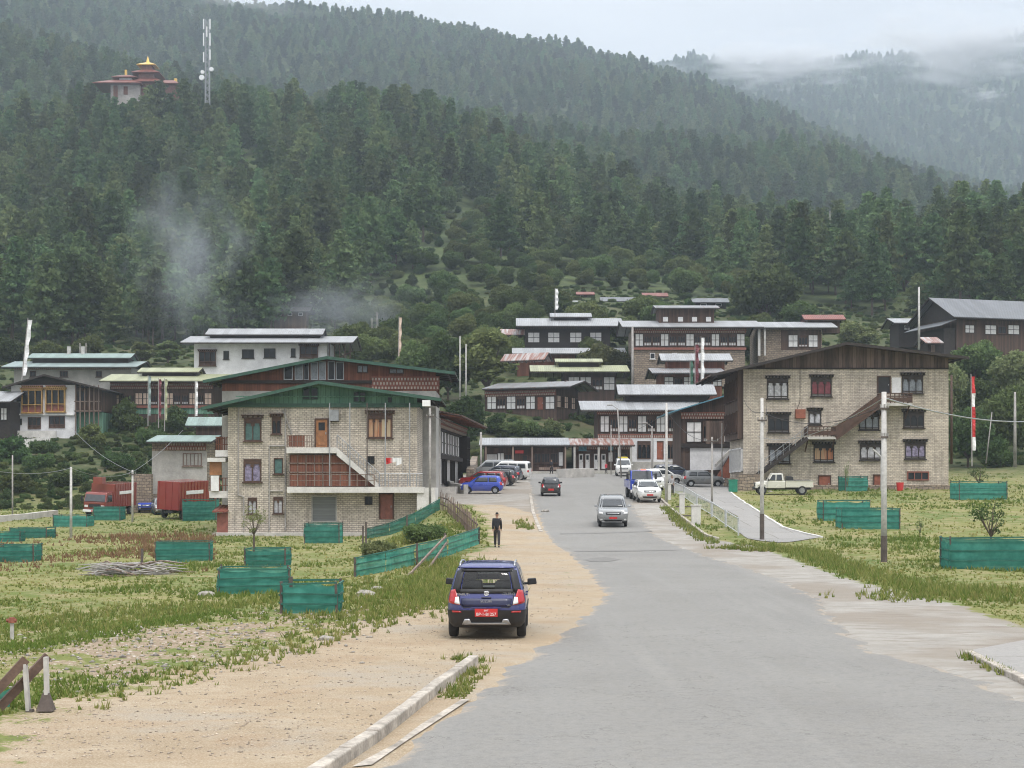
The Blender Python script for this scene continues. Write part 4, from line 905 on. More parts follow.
    def roofpx(s, eL, eR, eY, rY, mat, ovf=1.7, name='roof', ovb=1.1, ry=None, **k):
        """eaves and ridge read from the picture: eL,eR,eY eave pixels, rY ridge pixel row"""
        rY = eY - (eY - rY) * .64; x0, zE = s.F(eL, eY, ovf); x1, _ = s.F(eR, eY, ovf); ry_ = s.dep / 2 if ry is None else ry
        zR = s.F((eL + eR) / 2, rY, -ry_)[1]; zR = max(zR, zE + .35)
        return s.roof_par(x0, x1, zE, zR, ry_, mat, ovf, ovb, name=name, **k)
def rect(l, t, r, b): return (l, t, r, b)

# ================= large cream brick house with green gable (left)
H = House('brick_house', 'three-storey cream brick house with a green boarded gable and outside stairs', 'house', 113, 228, 417, 533, 7, 405, wall=M['brick_cream'])
F = lambda px, py: H.F(px, py)
H.gable_front((201, 407), (319, 380.5), (441, 398), 'roof_green', 'fascia_green', ov=1.3, gable='green_board', back=.3)
x, z = F(228, 405); H.band((222, 403.5, 425, 407.5), mat='fascia_green', d1=.16, name='eaves_beam')
for r_, p_, n_ in [((244.4, 418.4, 261.4, 441), 'curtain_teal', 2), ((272, 417, 281, 434), 'pane', 2), ((243.8, 459, 261.4, 482), 'curtain_lilac', 2), ((274, 458, 283, 474), 'curtain_teal', 1), ((248, 497.5, 257, 514), 'curtain_white', 2), ((273.5, 497, 283, 513.5), 'curtain_white', 2), ((367.7, 414, 392.5, 438), 'curtain_orange', 4)]:
    H.window(r_, n=n_, pane=p_, arch=n_ > 1, teeth=r_[1] < 430, low=0)
for r_ in [(364.7, 496.5, 372.5, 505), (367, 456, 374.6, 464), (331, 412, 339, 421.5)]: H.window(r_, n=2, sill=False, frame='dark_wood')
for r_ in [(303, 388, 310, 399.5), (311, 388, 318, 399.5), (354, 392, 359, 402), (360, 392, 365.5, 402), (388, 397, 392, 402.5)]: H.window(r_, n=1, sill=False, frame='fascia_green')
H.slab('gable_batten', M['green_board'], (236, 396, 408, 397), .0, .14)
H.door((314.7, 418.4, 328.8, 447), mat='door_wood'); H.door((379, 493, 394, 519), mat='cornice_red', glass=False, leafs=2)
H.window((311.5, 495.6, 337, 522), n=1, pane='shutter', name='shop_shutter', sill=False, frame='grey_wall')
# landings and stair
x0, z0 = F(289, 454); x1, z1 = F(338.6, 448)
H.box('upper_landing', M['white_conc'], x0, x1, -1.3, -.003, z1 - .42, z1)
x2, z2 = F(425, 487); x3, z3 = F(290, 493)
H.box('lower_landing', M['white_conc'], x3, x2, -1.55, -.003, z3 + .02, z2)
xs, zs = F(338.7, 448.5); xe, ze = F(381, 486)
b = MB(); n = 14
for k in range(n):
    xa = xs + (xe - xs) * k / n; xb = xs + (xe - xs) * (k + 1) / n; zt = zs - (zs - ze) * (k + .6) / n
    b.box(xa, xb, -1.25, -.1, zt - .14 - k * .0005, zt)
b.hexa([(xs, -1.3, zs - .55), (xe, -1.3, ze - .3), (xe, -1.18, ze - .3), (xs, -1.18, zs - .55)], [(xs, -1.3, zs), (xe, -1.3, ze + .1), (xe, -1.18, ze + .1), (xs, -1.18, zs)])
b.build('stairs', M['white_conc'], H.root)
b = MB(); a, t_ = F(291, 455); c, u_ = F(336, 455); e, v_ = F(377, 486.3)
b.poly([(a, -.9, v_), (e, -.9, v_), (c, -.9, t_), (a, -.9, t_)], (0, .06, 0)); tb_ = b.build('timber_screen', M['timber_red'], H.root)
b = MB()
for py_ in (463.5, 472.5): x, z = F(290, py_); b.box(a, c + (e - c) * (py_ - 455) / 31, -.97, -.905, z - .05, z + .05)
for px_ in np.arange(291, 340, 8.2): x, z = F(px_, 480); b.box(x, x + .06, -.97, -.905, v_, t_)
b.build('batten', M['timber_grey'], tb_)
def railing(Hs, p0, p1, y, mat, n=10, h=.95, name='railing', r=.022, mid=1, posts=4, parent=None):
    b = MB(); (x0, z0), (x1, z1) = p0, p1
    b.tube((x0, y, z0 + h), (x1, y, z1 + h), r * 1.4, n=5)
    for k in range(1, mid + 1): b.tube((x0, y, z0 + h * k / (mid + 1)), (x1, y, z1 + h * k / (mid + 1)), r, n=5)
    for k in range(n + 1): t = k / n; x = x0 + (x1 - x0) * t; z = z0 + (z1 - z0) * t; b.tube((x, y, z), (x, y, z + h), r * (1.8 if k % max(1, n // posts) == 0 else .8), n=5)
    return b.build(name, M[mat], parent or Hs.root)
railing(H, F(314, 447.8), F(290, 447.8), -1.2, 'timber_grey', 10, .9); railing(H, F(339, 448), F(381, 486), -1.24, 'steel', 16, .95)
railing(H, F(381, 486.6), F(424, 486.6), -1.45, 'steel', 14, .95); railing(H, F(292, 486.6), F(376, 486.6), -1.48, 'timber_grey', 10, .9, posts=10)
b = MB(); x, z = F(291, 436); x2_, z2_ = F(307, 447); b.box(x, x2_, -1.2, -1.14, z2_, z); b.build('balcony_board', M['timber_red'], H.root)
# thin steel posts in front of the wall
for px_ in (332, 352, 369, 387, 411): 
    x, zb = F(px_, 486); _, zt = F(px_, 404); H_ = MB().tube((x, -1.5, zb), (x, -1.5, zt), .045, n=6); H_.build('post', M['pole_dark' if px_ in (369,) else 'steel'], H.root)
for pts in ([(285.5, 405), (285.5, 530)], [(238.5, 405), (238.5, 495), (244, 497), (244, 530)], [(269.5, 530), (269.5, 446), (285, 446)], [(270, 491), (283, 491)], [(283, 410), (292, 434)]):
    b = MB(); b.path([(F(*p)[0], -.09, F(*p)[1]) for p in pts], .055); b.build('drain_pipe', M['pole_grey'], H.root)
H.box('plinth', M['concrete'], -.9, H.W + .6, -1.6, -.004, -1.2, .04)
# left side balconies and red store
for (a_, b_, c_, d_), nm in (((214.5, 450, 228, 456.5), 'balcony'), ((208.5, 491, 228, 498), 'balcony')):
    x0, zt = F(a_, b_); x1, zb = F(c_, d_); o = H.box(nm, M['white_conc'], x0, -.003, .3, 4.5, zb, zt)
    b = MB(); h_ = .95
    for k in range(7): xx = x0 + .05 + (-.05 - x0) * k / 6; b.box(xx - .025, xx + .025, .34, .4, zt, zt + h_)
    b.box(x0, 0, .33, .41, zt + h_, zt + h_ + .06); b.box(x0, x0 + .06, .42, 4.4, zt + h_, zt + h_ + .06); b.box(x0, 0, .35, .39, zt + .4, zt + .46)
    for k in range(8): b.box(x0 + .01, x0 + .05, .5 + k * .5, .55 + k * .5, zt, zt + h_)
    b.build('balustrade', M['timber_red'], o)
x0, zt = F(207.5, 457.8); x1, zb = F(222, 461.8); H.box('balcony_roof', M['white_conc'], x0, -.2, -.1, 3.5, zb, zt)
x0, zt = F(209, 462); x1, zb = F(213, 491); H.box('balcony_wall', M['door_wood'], x0, x0 + .9, .2, .3, zb + 1.2, zt); H.box('balcony_panel', M['panel_white'], x0 + .1, x0 + .7, .15, .29, zb, zb + 1.15)
x0, zt = F(217, 513); x1, zb = F(229, 533); b = MB(); b.box(x0, -.004, -.1, 3, zb - .2, zt); b.build('store_room', M['cornice_red'], H.root)
b = MB(); b.hexa([(x0 - .25, -.6, zt + .05), (.05, -.6, zt + .05), (.05, 2.5, zt + .5), (x0 - .25, 2.5, zt + .5)], [(x0 - .25, -.6, zt + .15), (.05, -.6, zt + .15), (.05, 2.5, zt + .6), (x0 - .25, 2.5, zt + .6)]); b.build('store_awning', M['roof_red'], H.root)
H.box('meter_box', M['steel'], *(F(330, 412)[0], F(339, 412)[0]), -.3, -.13, F(330, 421)[1], F(330, 410)[1])
x0, zt = F(418, 487.6); x1, zb = F(436, 513); H.box('retaining_block', M['white_conc'], x0, x1, -1.4, 3, zb - 1, zt)
x0, zt = F(430, 405.8); H.box('flood_light', M['white'], x0 - .5, x0 + .1, -1.4, -.9, zt - .1, zt + .35)
# washing on the line
b = MB(); x0, z0 = F(386, 457.5); x1, z1 = F(404, 456)
ln = empty('clothes_line', H.o + Vector((x0, -1.2, 0)), 0, 'washing line with white and red cloth against the cream brick wall', 'clothes line')
b.path([(0, 0, z0), ((x1 - x0) / 2, 0, (z0 + z1) / 2 - .12), (x1 - x0, 0, z1)], .012, 4); b.path([(0, 0, z0), (0, 0, z0 - 2.4)], .02, 4); b.path([(x1 - x0, 0, z1), (x1 - x0, 0, z1 - 2.4)], .02, 4); b.build('line', M['steel'], ln)
for k, (u, w_, h_, mt) in enumerate([(.25, .45, .5, 'plate_red'), (.5, .5, .38, 'white'), (.78, .4, .6, 'white'), (.1, .25, .3, 'plate_red')]):
    b = MB(); xx = (x1 - x0) * u; zz = (z0 + z1) / 2 - .1; n = 5
    vs = []; 
    for i in range(n + 1):
        for j in (0, 1): vs.append((xx + (i / n - .5) * w_, .05 * math.sin(i * 2.1 + k), zz - j * h_ * (1 - .25 * i / n)))
    b.add(vs, [(2 * i, 2 * i + 2, 2 * i + 3, 2 * i + 1) for i in range(n)]); b.build('cloth', M[mt], ln)

# ================= dark-roofed house behind it with road-side shops
H = House('timber_house', 'long house with wide dark green-edged gable roof and shops facing the road', 'house', 120.5, 222, 436, 505, 6, 391, wall=M['grey_wall'])
F = lambda px, py: H.F(px, py)
H.gable_front((203, 380), (326.7, 356), (455, 371.5), 'roof_green', 'fascia_green', ov=1.2, gable='timber_red', back=1.5)
H.cornice((372, 376.5, 439, 389.5), rows=3)
for l_, r_ in ((284, 293), (295, 303), (304, 309), (311, 318), (319, 326), (328, 335), (336, 344)): H.window((l_, 361 + abs(l_ - 325) * .08, r_, 380), n=1, pane='pane_pale' if l_ % 2 else 'pane', frame='steel', sill=False, d=.1)
H.window((357, 365, 368, 373), n=2, pane='pane_pale', sill=False); H.window((389, 368, 404, 374), n=2, pane='pane_pale', sill=False)
H.slab('attic_beam', M['dark_wood'], (222, 380.5, 372, 383.5), 0, .2)
xr, _ = F(436, 480)
# annex running along the road
Hx = House('shop_house', 'two-storey timber shop house with a row of pale windows facing the road', 'house', 126.8, 405, 436.5, 488, 22, 417, yaw=-4, wall=M['grey_wall'])
W_, T_ = Hx.W, Hx.top
for k in range(9):
    a = 1.0 + k * 2.2
    Hx.panel(None, 'R', n=1, rows=2, metric=(a, a + 1.15, T_ - 3.0, T_ - 1.1), d=.06, tk=.05); 
    Hx.window(None, 'R', n=2, pane='pane', frame='dark_wood' if k % 3 else 'panel_white', metric=(a + .1, a + 1.8, .35, 2.5), sill=False, d=.04, name='shop_window')
Hx.cornice(None, 'R', metric=(.2, 21.8, T_ - .9, T_ - .1), rows=2, d=.3); Hx.band(None, 'R', metric=(0, 22, T_ - 3.5, T_ - 3.1), d1=.35); Hx.band(None, 'R', metric=(0, 22, T_ - 1.08, T_ - .92), d1=.3)
Hx.window(None, 'R', n=2, rows=3, metric=(18.5, 21.5, T_ - 4.4, T_ - .95), pane='panel_white', frame='dark_wood', d=.7, name='bay_window')
b = MB(); zt = T_ + .75
b.hexa([(W_ - 1.5, -1, zt), (W_ + 2.3, -1, zt - .75), (W_ + 2.3, 23.5, zt - .75), (W_ - 1.5, 23.5, zt)], [(W_ - 1.5, -1, zt + .1), (W_ + 2.3, -1, zt - .65), (W_ + 2.3, 23.5, zt - .65), (W_ - 1.5, 23.5, zt + .1)])
ro = b.build('awning_roof', M['roof_brown'], Hx.root); b = MB()
for k in range(22): b.beam((W_ - .1, -.8 + k * 1.12, zt - .45), (W_ + 2.2, -.8 + k * 1.12, zt - .85), .09, .13)
b.build('rafter', M['timber_red'], ro)
b = MB(); b.hexa([(-.5, -.8, T_ + .5), (W_ - 1.4, -.8, zt - .02), (W_ - 1.4, 23, zt - .02), (-.5, 23, T_ + .5)], [(-.5, -.8, T_ + .6), (W_ - 1.4, -.8, zt + .08), (W_ - 1.4, 23, zt + .08), (-.5, 23, T_ + .6)]); b.build('roof', M['roof_brown'], Hx.root)
Hx.box('brick_pier', M['concrete'], W_ - .3, W_ + .35, -.5, -.003, -1, T_ - .1)
Hx.box('step', M['concrete'], W_ + .02, W_ + 1.6, 0, 22, -1.5, .12)

# ================= large stone block house on the right
H = House('stone_house', 'large pale stone block house with dark plank gable and zigzag outside stairs', 'house', 136, 743.5, 948.5, 491, 8.5, 368, wall=M['brick_stone'])
F = lambda px, py: H.F(px, py)
H.gable_front((711, 374), (847, 342), (969, 356.5), 'roof_brown', 'dark_wood', ov=1.6, gable='gable_wood', back=1.2)
H.cornice(None, 'F', metric=(0, H.W, H.top - .12, H.top + .02), rows=1, mat='dark_wood', pale='dark_wood')
wins = [((767, 378.5, 788, 399), 3, 'curtain_white'), ((811, 377.5, 831.5, 396.5), 3, 'curtain_red'), ((902, 375.5, 922.7, 393.5), 3, 'pane_pale'), ((768, 415, 789, 432.5), 3, 'pane'), ((859, 413.5, 879, 430), 3, 'pane_pale'), ((903.4, 412, 924, 428), 3, 'pane'),
        ((768.6, 446, 790, 463.5), 3, 'pane_pale'), ((813.6, 444.5, 833.8, 462), 3, 'curtain_orange'), ((860, 443.5, 881.6, 460), 3, 'curtain_white'), ((904.8, 442, 925.4, 459), 3, 'curtain_lilac'), ((808.5, 410.5, 821, 425), 2, 'curtain_white')]
for r_, n_, p_ in wins: H.window(r_, n=n_, pane=p_, arch=True, teeth=True, frame='dark_wood', low=.12)
H.door((877, 376, 890.6, 393), mat='black', glass=False); H.door((818, 475, 831, 492), mat='door_red', glass=False); H.door((873, 474.5, 882.7, 490.5), mat='door_red', glass=False)
o = H.slab('panel_board', M['panel_white'], (892, 377.5, 901, 393), -.01, .03)
H.window((907, 471.4, 928.8, 480.4), n=3, pane='pane', frame='cornice_red', sill=False)
H.slab('wooden_box', M['door_red'], (795, 409.5, 804.8, 418.5), .0, .4)
yb = -1.7
def balc(px0, px1, pyt, pyb, nm):
    x0, zt = F(px0, pyt); x1, zb = F(px1, pyb); zf = zb + .12
    o = H.box(nm, M['concrete'], x0, x1, yb, -.003, zb - .12, zf)
    b = MB(); b.box(x0, x1, yb, yb + .06, zf + .12, zf + .5); b.box(x0, x1, yb - .02, yb + .08, zt - .08, zt); b.box(x0, x1, yb, yb + .06, zf + .56, zf + .62)
    n = 7
    for k in range(n + 1): x = x0 + (x1 - x0 - .08) * k / n; b.box(x, x + .08, yb - .01, yb + .07, zf, zt)
    b.box(x0, x0 + .06, yb + .08, -.05, zf + .1, zt); b.box(x1 - .06, x1, yb + .08, -.05, zf + .1, zt)
    b.build('balustrade', M['frame_wood'], o); return x0, x1, zf
m0, m1, mz = balc(804, 832, 427, 438.5, 'middle_balcony'); t0, t1, tz = balc(877, 907.5, 394, 405.5, 'top_balcony')
def flight(xa, za, xb, zb, side, nm, smat, rail):
    b = MB(); n = max(8, int(abs(za - zb) / .19))
    for k in range(n):
        u = (k + .5) / n; x = xa + (xb - xa) * u; z = za + (zb - za) * (k + 1) / n; w_ = abs(xb - xa) / n; b.box(x - w_ / 2, x + w_ / 2, yb + .07, -.25, z - .06, z)
    for y in (yb + .02, -.2): b.beam((xa, y, za - .15), (xb, y, zb - .15), .07, .34)
    o = b.build(nm, M[smat], H.root); b = MB()
    if rail == 'solid': b.hexa([(xa, yb - .06, za), (xb, yb - .06, zb), (xb, yb - .02, zb), (xa, yb - .02, za)], [(xa, yb - .06, za + .85), (xb, yb - .06, zb + .85), (xb, yb - .02, zb + .85), (xa, yb - .02, za + .85)]); b.beam((xa, yb - .04, za + .9), (xb, yb - .04, zb + .9), .1, .1)
    else:
        b.tube((xa, yb - .04, za + .9), (xb, yb - .04, zb + .9), .03, n=5); b.tube((xa, yb - .04, za + .45), (xb, yb - .04, zb + .45), .02, n=5)
        for k in range(9): u = k / 8; b.tube((xa + (xb - xa) * u, yb - .04, za + (zb - za) * u), (xa + (xb - xa) * u, yb - .04, za + (zb - za) * u + .9), .02, n=5)
    b.build('handrail', M['frame_wood' if rail == 'solid' else 'steel'], o)
flight(m1, mz, t0, tz, 1, 'upper_stair', 'frame_wood', 'solid'); xe, ze = F(755.5, 474); flight(m0, mz, xe, ze, 1, 'lower_stair', 'dark_wood', 'open')
b = MB()
for px_ in (805, 831): x, _ = F(px_, 440); b.beam((x, -.02, mz - 1.3), (x, yb + .2, mz - .2), .1)
for px_ in (879, 905): x, _ = F(px_, 400); b.beam((x, -.02, tz - 1.3), (x, yb + .2, tz - .2), .1)
b.build('bracket', M['frame_wood'], H.root)
H.box('plinth', M['rubble_wall'], -.25, H.W + .25, -.3, -.003, -2.4, .55); x, z = F(735, 480); H.box('stair_base', M['rubble_wall'], x, F(757, 480)[0], -2.2, -.31, -2.4, F(0, 474)[1])
for px_, ly in ((802, 1),): pass
# timber galleries on the left side wall
T_ = H.top
H.band(None, 'L', metric=(.2, 8.3, T_ - 6.4, T_ - .1), mat='timber', d1=.5, name='timber_gallery')
for k in range(4):
    a = .4 + k * 2
    H.window(None, 'L', n=3, metric=(a, a + 1.6, T_ - 2.9, T_ - .9), d=.6, pane='pane_pale', sill=False); H.window(None, 'L', n=3, metric=(a, a + 1.6, T_ - 5.9, T_ - 3.9), d=.6, pane='pane_pale', sill=False)
    H.window(None, 'L', n=2, metric=(a, a + 1.6, T_ - 9.4, T_ - 7.2), d=.1, pane='pane', frame='panel_white', sill=False)
b = MB(); b.path([(F(800, 369)[0], -.06, T_ - .1), (F(800, 369)[0], -.06, T_ - 3), (F(797, 409)[0], -.06, F(797, 409)[1])], .02, 4); b.build('cable', M['black'], H.root)
b = MB(); x, zt = F(866, 450); b.path([(x, -2.6, zt), (x + .75, -2.6, zt - .7), (x + .75, -2.6, -.6)], .08, 8); tag(b.build('vent_pipe', M['pole_white'], None), 'white bent pipe standing in front of the large stone house', 'pipe').location = H.o

# ================= generic timber and white-panel houses up the hill
def roofs2(H, up, low, mat, upmat=None, ovf=1.9):
    """lower main roof and raised ridge roof: (eL,eR,eY,rY) each"""
    H.roofpx(*low, mat, ovf=ovf)
    if up: 
        o = H.roofpx(*up, upmat or mat, ovf=-H.dep * .22, ovb=-H.dep * .22, name='ridge_roof')
        x0, zE = H.F(up[0] + 4, up[2], -H.dep * .22); x1, _ = H.F(up[1] - 4, up[2], -H.dep * .22); H.box('roof_lantern', M['dark_wood'], x0, x1, H.dep * .3, H.dep * .7, zE - 1.2, zE - .02)
def rowof(H, px0, px1, pyt, pyb, pat, face='F', low=.25, mat='panel_white'):
    """pat: string of w (window), p (white panel), d (door), . (gap) evenly spread"""
    n = len(pat); st = (px1 - px0) / n
    for i, c in enumerate(pat):
        a = px0 + st * i + st * .04; b_ = px0 + st * (i + 1) - st * .04
        if c == 'w': H.window((a, pyt, b_, pyb), face, n=3, low=low, sill=False, d=.1, arch=True)
        elif c == 'p': H.panel((a, pyt, b_, pyb), face, 2, 2, mat)
        elif c == 'd': H.door((a + st * .1, pyt, b_ - st * .1, pyb + .5), face, mat='door_red', glass=False)
# white-panel house with two-tiered white roof by the road
H = House('town_house', 'two-storey white and timber house under a two-tiered white metal roof', 'house', 181, 598, 684, 463, 9, 409, wall=M['timber']); 
H.roofpx(580.6, 704, 409.5, 396, 'roof_white', ovf=1.4, ovb=0); x0, z = H.F(618, 396, -3); x1, _ = H.F(717, 396, -3); H.roof_par(x0, x1, H.F(0, 394, -3)[1], H.F(0, 384.5, -6)[1], 6, 'roof_white', ovf=-3, ovb=1.5, name='ridge_roof'); H.box('roof_lantern', M['dark_wood'], x0 + 1, x1 - 1, 4, 8.5, H.top, H.F(0, 396, -3)[1] + .1)
H.band((598, 437, 684, 464), mat='white_wall', d0=-.02, d1=.03, name='ground_floor_wall'); H.cornice((598, 434, 684, 438), rows=1); rowof(H, 600, 684, 416, 432, 'pwpwpwpwp'); H.cornice((597, 410, 685, 414.5), rows=2)
rowof(H, 608, 680, 441, 459, 'w.wdw', low=0); H.box('step', M['concrete'], -.5, H.W + .5, -1.6, -.003, -1, .12)
for px_ in (600, 613, 626, 655, 684): x, z = H.F(px_, 463); H.box('pillar', M['white_wall'], x - .2, x + .2, -.2, .1, 0, H.F(0, 438)[1])
# blue-edged roof house
H = House('town_house', 'timber house with a blue-edged roof and blank white lower wall beside the grey parked car', 'house', 152, 681, 735, 476, 8, 409, wall=M['timber'])
b = MB(); p0 = H.F(666, 413, 1); p1 = H.F(737, 391.5, 1); b.hexa([(p0[0], -1, p0[1] - .12), (p1[0], -1, p1[1] - .12), (p1[0], 9, p1[1] - .12), (p0[0], 9, p0[1] - .12)], [(p0[0], -1, p0[1]), (p1[0], -1, p1[1]), (p1[0], 9, p1[1]), (p0[0], 9, p0[1])]); b.build('roof', M['roof_blue'], H.root)
b = MB(); b.poly([(0, .03, H.top), (H.W, .03, H.top), (H.W, .03, H.F(735, 393.5)[1])], (0, .15, 0)); b.build('gable', M['timber'], H.root)
H.cornice((681, 412.5, 735, 419), rows=2, d=.25); rowof(H, 686, 734, 422, 442, 'pwp', low=.2); H.band((690, 448, 730, 470), mat='white_wall', d0=-.02, d1=.04, name='lower_wall'); H.band((681, 443.5, 735, 447.5), d1=.25); H.slab('shutter', M['gable_wood'], (705.5, 421, 724, 444), .1, .3)
b = MB(); p0 = H.F(714, 464); p1 = H.F(732, 446); b.hexa([(p0[0], -1.6, p0[1] - .3), (p1[0], -1.6, p1[1] - .3), (p1[0], -.4, p1[1] - .3), (p0[0], -.4, p0[1] - .3)], [(p0[0], -1.6, p0[1]), (p1[0], -1.6, p1[1]), (p1[0], -.4, p1[1]), (p0[0], -.4, p0[1])]); b.build('stair', M['concrete'], H.root)
b = MB(); b.poly([(p0[0] + .1, -1.55, -.2), (H.W, -1.55, -.2), (H.W, -1.55, p1[1] - .35), (p1[0], -1.55, p1[1] - .35)], (0, 1.1, 0)); b.build('stair_cupboard', M['door_red'], H.root)
# shop row
H = House('shop', 'low timber shop with a clean white metal roof and a red sign', 'shop', 175, 484, 566, 473, 7, 444, wall=M['timber']); H.roofpx(479, 570, 444.5, 434, 'roof_white', ovf=1.6)
H.panel((485, 454, 497, 466), n=6, rows=1); H.panel((497.5, 453, 504, 466), n=2, rows=1); H.window((504.5, 454, 512, 463), n=2, low=0); H.door((522, 455, 528, 471), mat='black', glass=False); H.window((534, 453, 541, 463), n=2); H.window((541.5, 453, 550, 463), n=3); H.window((550.5, 453, 558, 463), n=3); H.panel((558.5, 452, 563, 466), n=1, rows=1)
H.slab('sign_board', M['plate_red'], (515, 450.5, 523.5, 453.5), .5, .56); H.slab('counter', M['timber_grey'], (539, 467.5, 560, 470), .6, 1.5); H.band((484, 445.5, 566, 448), d1=.3); H.slab('step', M['concrete'], (484, 471.5, 568, 475), .02, 2.2)
for px_ in (486, 513, 532, 565): x, _ = H.F(px_, 460); H.box('post', M['timber_grey'], x - .09, x + .09, -1.5, -1.3, 0, H.top - .1)
H = House('shop', 'low shop with a red-striped rusty roof and glass doors, right of the white-roofed shop', 'shop', 176, 574, 631, 472, 7, 445, wall=M['timber']); H.roofpx(567, 635, 444.5, 435, 'roof_rust', ovf=1.6)
for a in (578, 584.5, 593, 600.5): H.door((a, 453, a + 6, 469), mat='panel_white', glass=True)
H.window((608, 452, 613, 462), n=1, pane='panel_white', sill=False); H.window((614, 452, 619, 462), n=1, sill=False); H.window((621, 453, 628, 462), n=2); H.cornice((575, 446, 631, 449.5), rows=1); H.slab('sign_board', M['roof_blue'], (578.5, 446.5, 586.5, 451), .3, .36); H.slab('sign_board', M['roof_blue'], (608, 446.5, 613, 450.5), .3, .36); H.slab('step', M['concrete'], (574, 470.5, 632, 474), .02, 2)
for px_ in (574, 598, 618, 630): x, _ = H.F(px_, 460); H.box('post', M['grey_wall'], x - .12, x + .12, -1.5, -1.26, 0, H.top - .1)
# white-panelled house above the shops
H = House('town_house', 'timber house with many white panels and a pale two-tiered roof, above the shop row', 'house', 205, 485, 556, 411, 8, 390, yaw=-24, wall=M['timber'])
H.roofpx(482, 571, 388.5, 379, 'roof_pale', ovf=1.2); x0, z = H.F(500, 381, -2.5); x1, _ = H.F(545, 381, -2.5); H.roof_par(x0, x1, H.F(0, 380, -2.5)[1], H.F(0, 374.5, -4)[1], 4, 'roof_rust', ovf=-2.5, ovb=-2.5, name='ridge_roof')
rowof(H, 487, 555, 396.5, 409, 'pwpwpdp', low=.3); H.cornice((486, 391.5, 556, 395), rows=2, d=.2)
W_ = H.W
for k in range(3): H.panel(None, 'R', metric=(.3 + k * 2.6, 1.5 + k * 2.6, .3, 1.9), mat='panel_pink'); H.window(None, 'R', metric=(1.6 + k * 2.6, 2.7 + k * 2.6, .3, 1.9), n=3, sill=False)
b = MB(); b.poly([(W_ - .1, 0, H.top), (W_ - .1, 8, H.top), (W_ - .1, 4, H.top + 1.3)], (.12, 0, 0)); b.build('gable', M['timber'], H.root)
# pale yellow roof
H = House('town_house', 'dark timber house under a pale yellow-green two-tiered roof', 'house', 218, 563, 616, 391, 8, 372, wall=M['timber']); roofs2(H, (555, 603, 361.5, 357), (530, 630, 371, 362), 'roof_yellow')
rowof(H, 568, 615, 377, 390, 'ppwp', low=.3)
# black timber house
H = House('town_house', 'black timber house with four white window panels and a bright white roof', 'house', 245, 525, 610, 350, 9, 325, wall=M['dark_wood']); roofs2(H, (550, 592, 316.5, 311), (516, 624, 325.5, 314), 'roof_white')
for a in (528, 548, 570, 590): H.panel((a, 332.5, a + 11.5, 342.5))
H.cornice((525, 326, 610, 329), rows=1, mat='dark_wood', pale='frame_wood')
H = House('low_shed', 'long low shed with a bluish-white roof and reddish walls below the black timber house', 'shed', 234, 517, 622, 363, 6, 353, wall=M['timber_red']); H.roofpx(512, 627, 353, 345, 'roof_white'); H.slab('door', M['dark_wood'], (575, 355, 580, 363), 0, .05)
H = House('small_shed', 'small shed with a pale pinkish roof left of the black timber house', 'shed', 250, 505, 528, 345, 5, 334, wall=M['timber']); H.roofpx(500, 529, 334.5, 326, 'roof_rust'); H.panel((509, 336, 513, 341))
# big three-part house
H = House('town_house', 'big stone and timber house with a row of white panels and a raised top storey', 'house', 225, 634, 745, 370, 11, 327, wall=M['rubble_wall'])
H.band((634, 327, 745, 347.5), mat='timber', d1=.03, name='timber_storey'); H.roofpx(622, 764, 326.5, 317.5, 'roof_white', ovf=1.5)
rowof(H, 635, 745, 334, 346, 'pwwpwwpwwpwwp', low=.3); H.cornice((633, 328, 746, 333), rows=2, d=.25); H.band((633, 347.6, 746, 350), mat='cornice_red', d1=.3)
x0, zb = H.F(659, 323, -3); x1, zt = H.F(714, 308, -3); H.box('top_storey', M['timber'], x0, x1, 3, 8, zb - 1, zt)
for a in (663, 678, 692, 706): xx, z1_ = H.F(a, 317, -3); H.box('wall_panel', M['panel_white'], xx, xx + .75, 2.93, 3.02, H.F(0, 321.5, -3)[1], z1_)
x0, _ = H.F(655, 308, -2); x1, _ = H.F(720, 308, -2); H.roof_par(x0, x1, zt - .05, zt + .7, 5.5, 'roof_pale', ovf=-2, ovb=-2, name='ridge_roof')
for a in (650, 672, 700): H.window((a, 353, a + 5, 359), n=1, frame='panel_white')
# house with flags in front
H = House('town_house', 'narrow house with two stacked white roofs and prayer flags in front', 'house', 200, 662, 722, 394, 8, 372, wall=M['timber_red']); H.roofpx(652, 727, 372.5, 365.5, 'roof_pale'); x0, z = H.F(661, 360, -3); x1, _ = H.F(733, 360, -3); H.roof_par(x0, x1, z, H.F(0, 353.5, -6)[1], 6, 'roof_white', ovf=-3, ovb=1, name='ridge_roof'); H.box('upper_storey', M['timber_red'], x0 + 1, x1 - 1, 4, 7.5, H.top, z + .02)
rowof(H, 664, 722, 377, 386, 'pwpwwp', low=.2)
H = House('town_house', 'house with rusty red upper roof and pale stone walls, right of the big three-part house', 'house', 232, 758, 822, 356, 8, 327, wall=M['rubble_wall']); H.roofpx(754, 838, 327, 319, 'roof_white', ovf=1.2)
x0, z = H.F(804, 319, -3); x1, _ = H.F(846, 319, -3); H.roof_par(x0, x1, z, z + .9, 5, 'roof_red', ovf=-3, ovb=-1, name='ridge_roof'); H.box('upper_storey', M['timber'], x0 + .8, x1 - .8, 3.8, 6.5, H.top - .5, z)
H.band((781, 330, 821, 350), mat='timber', d1=.03, name='timber_bay'); rowof(H, 788, 818, 335, 347, 'pwp', low=.2); H.slab('corner_pillar', M['panel_white'], (757.5, 328, 760, 356), .1, .4); H.slab('corner_pillar', M['pole_white'], (763, 328, 765, 356), .6, .9)
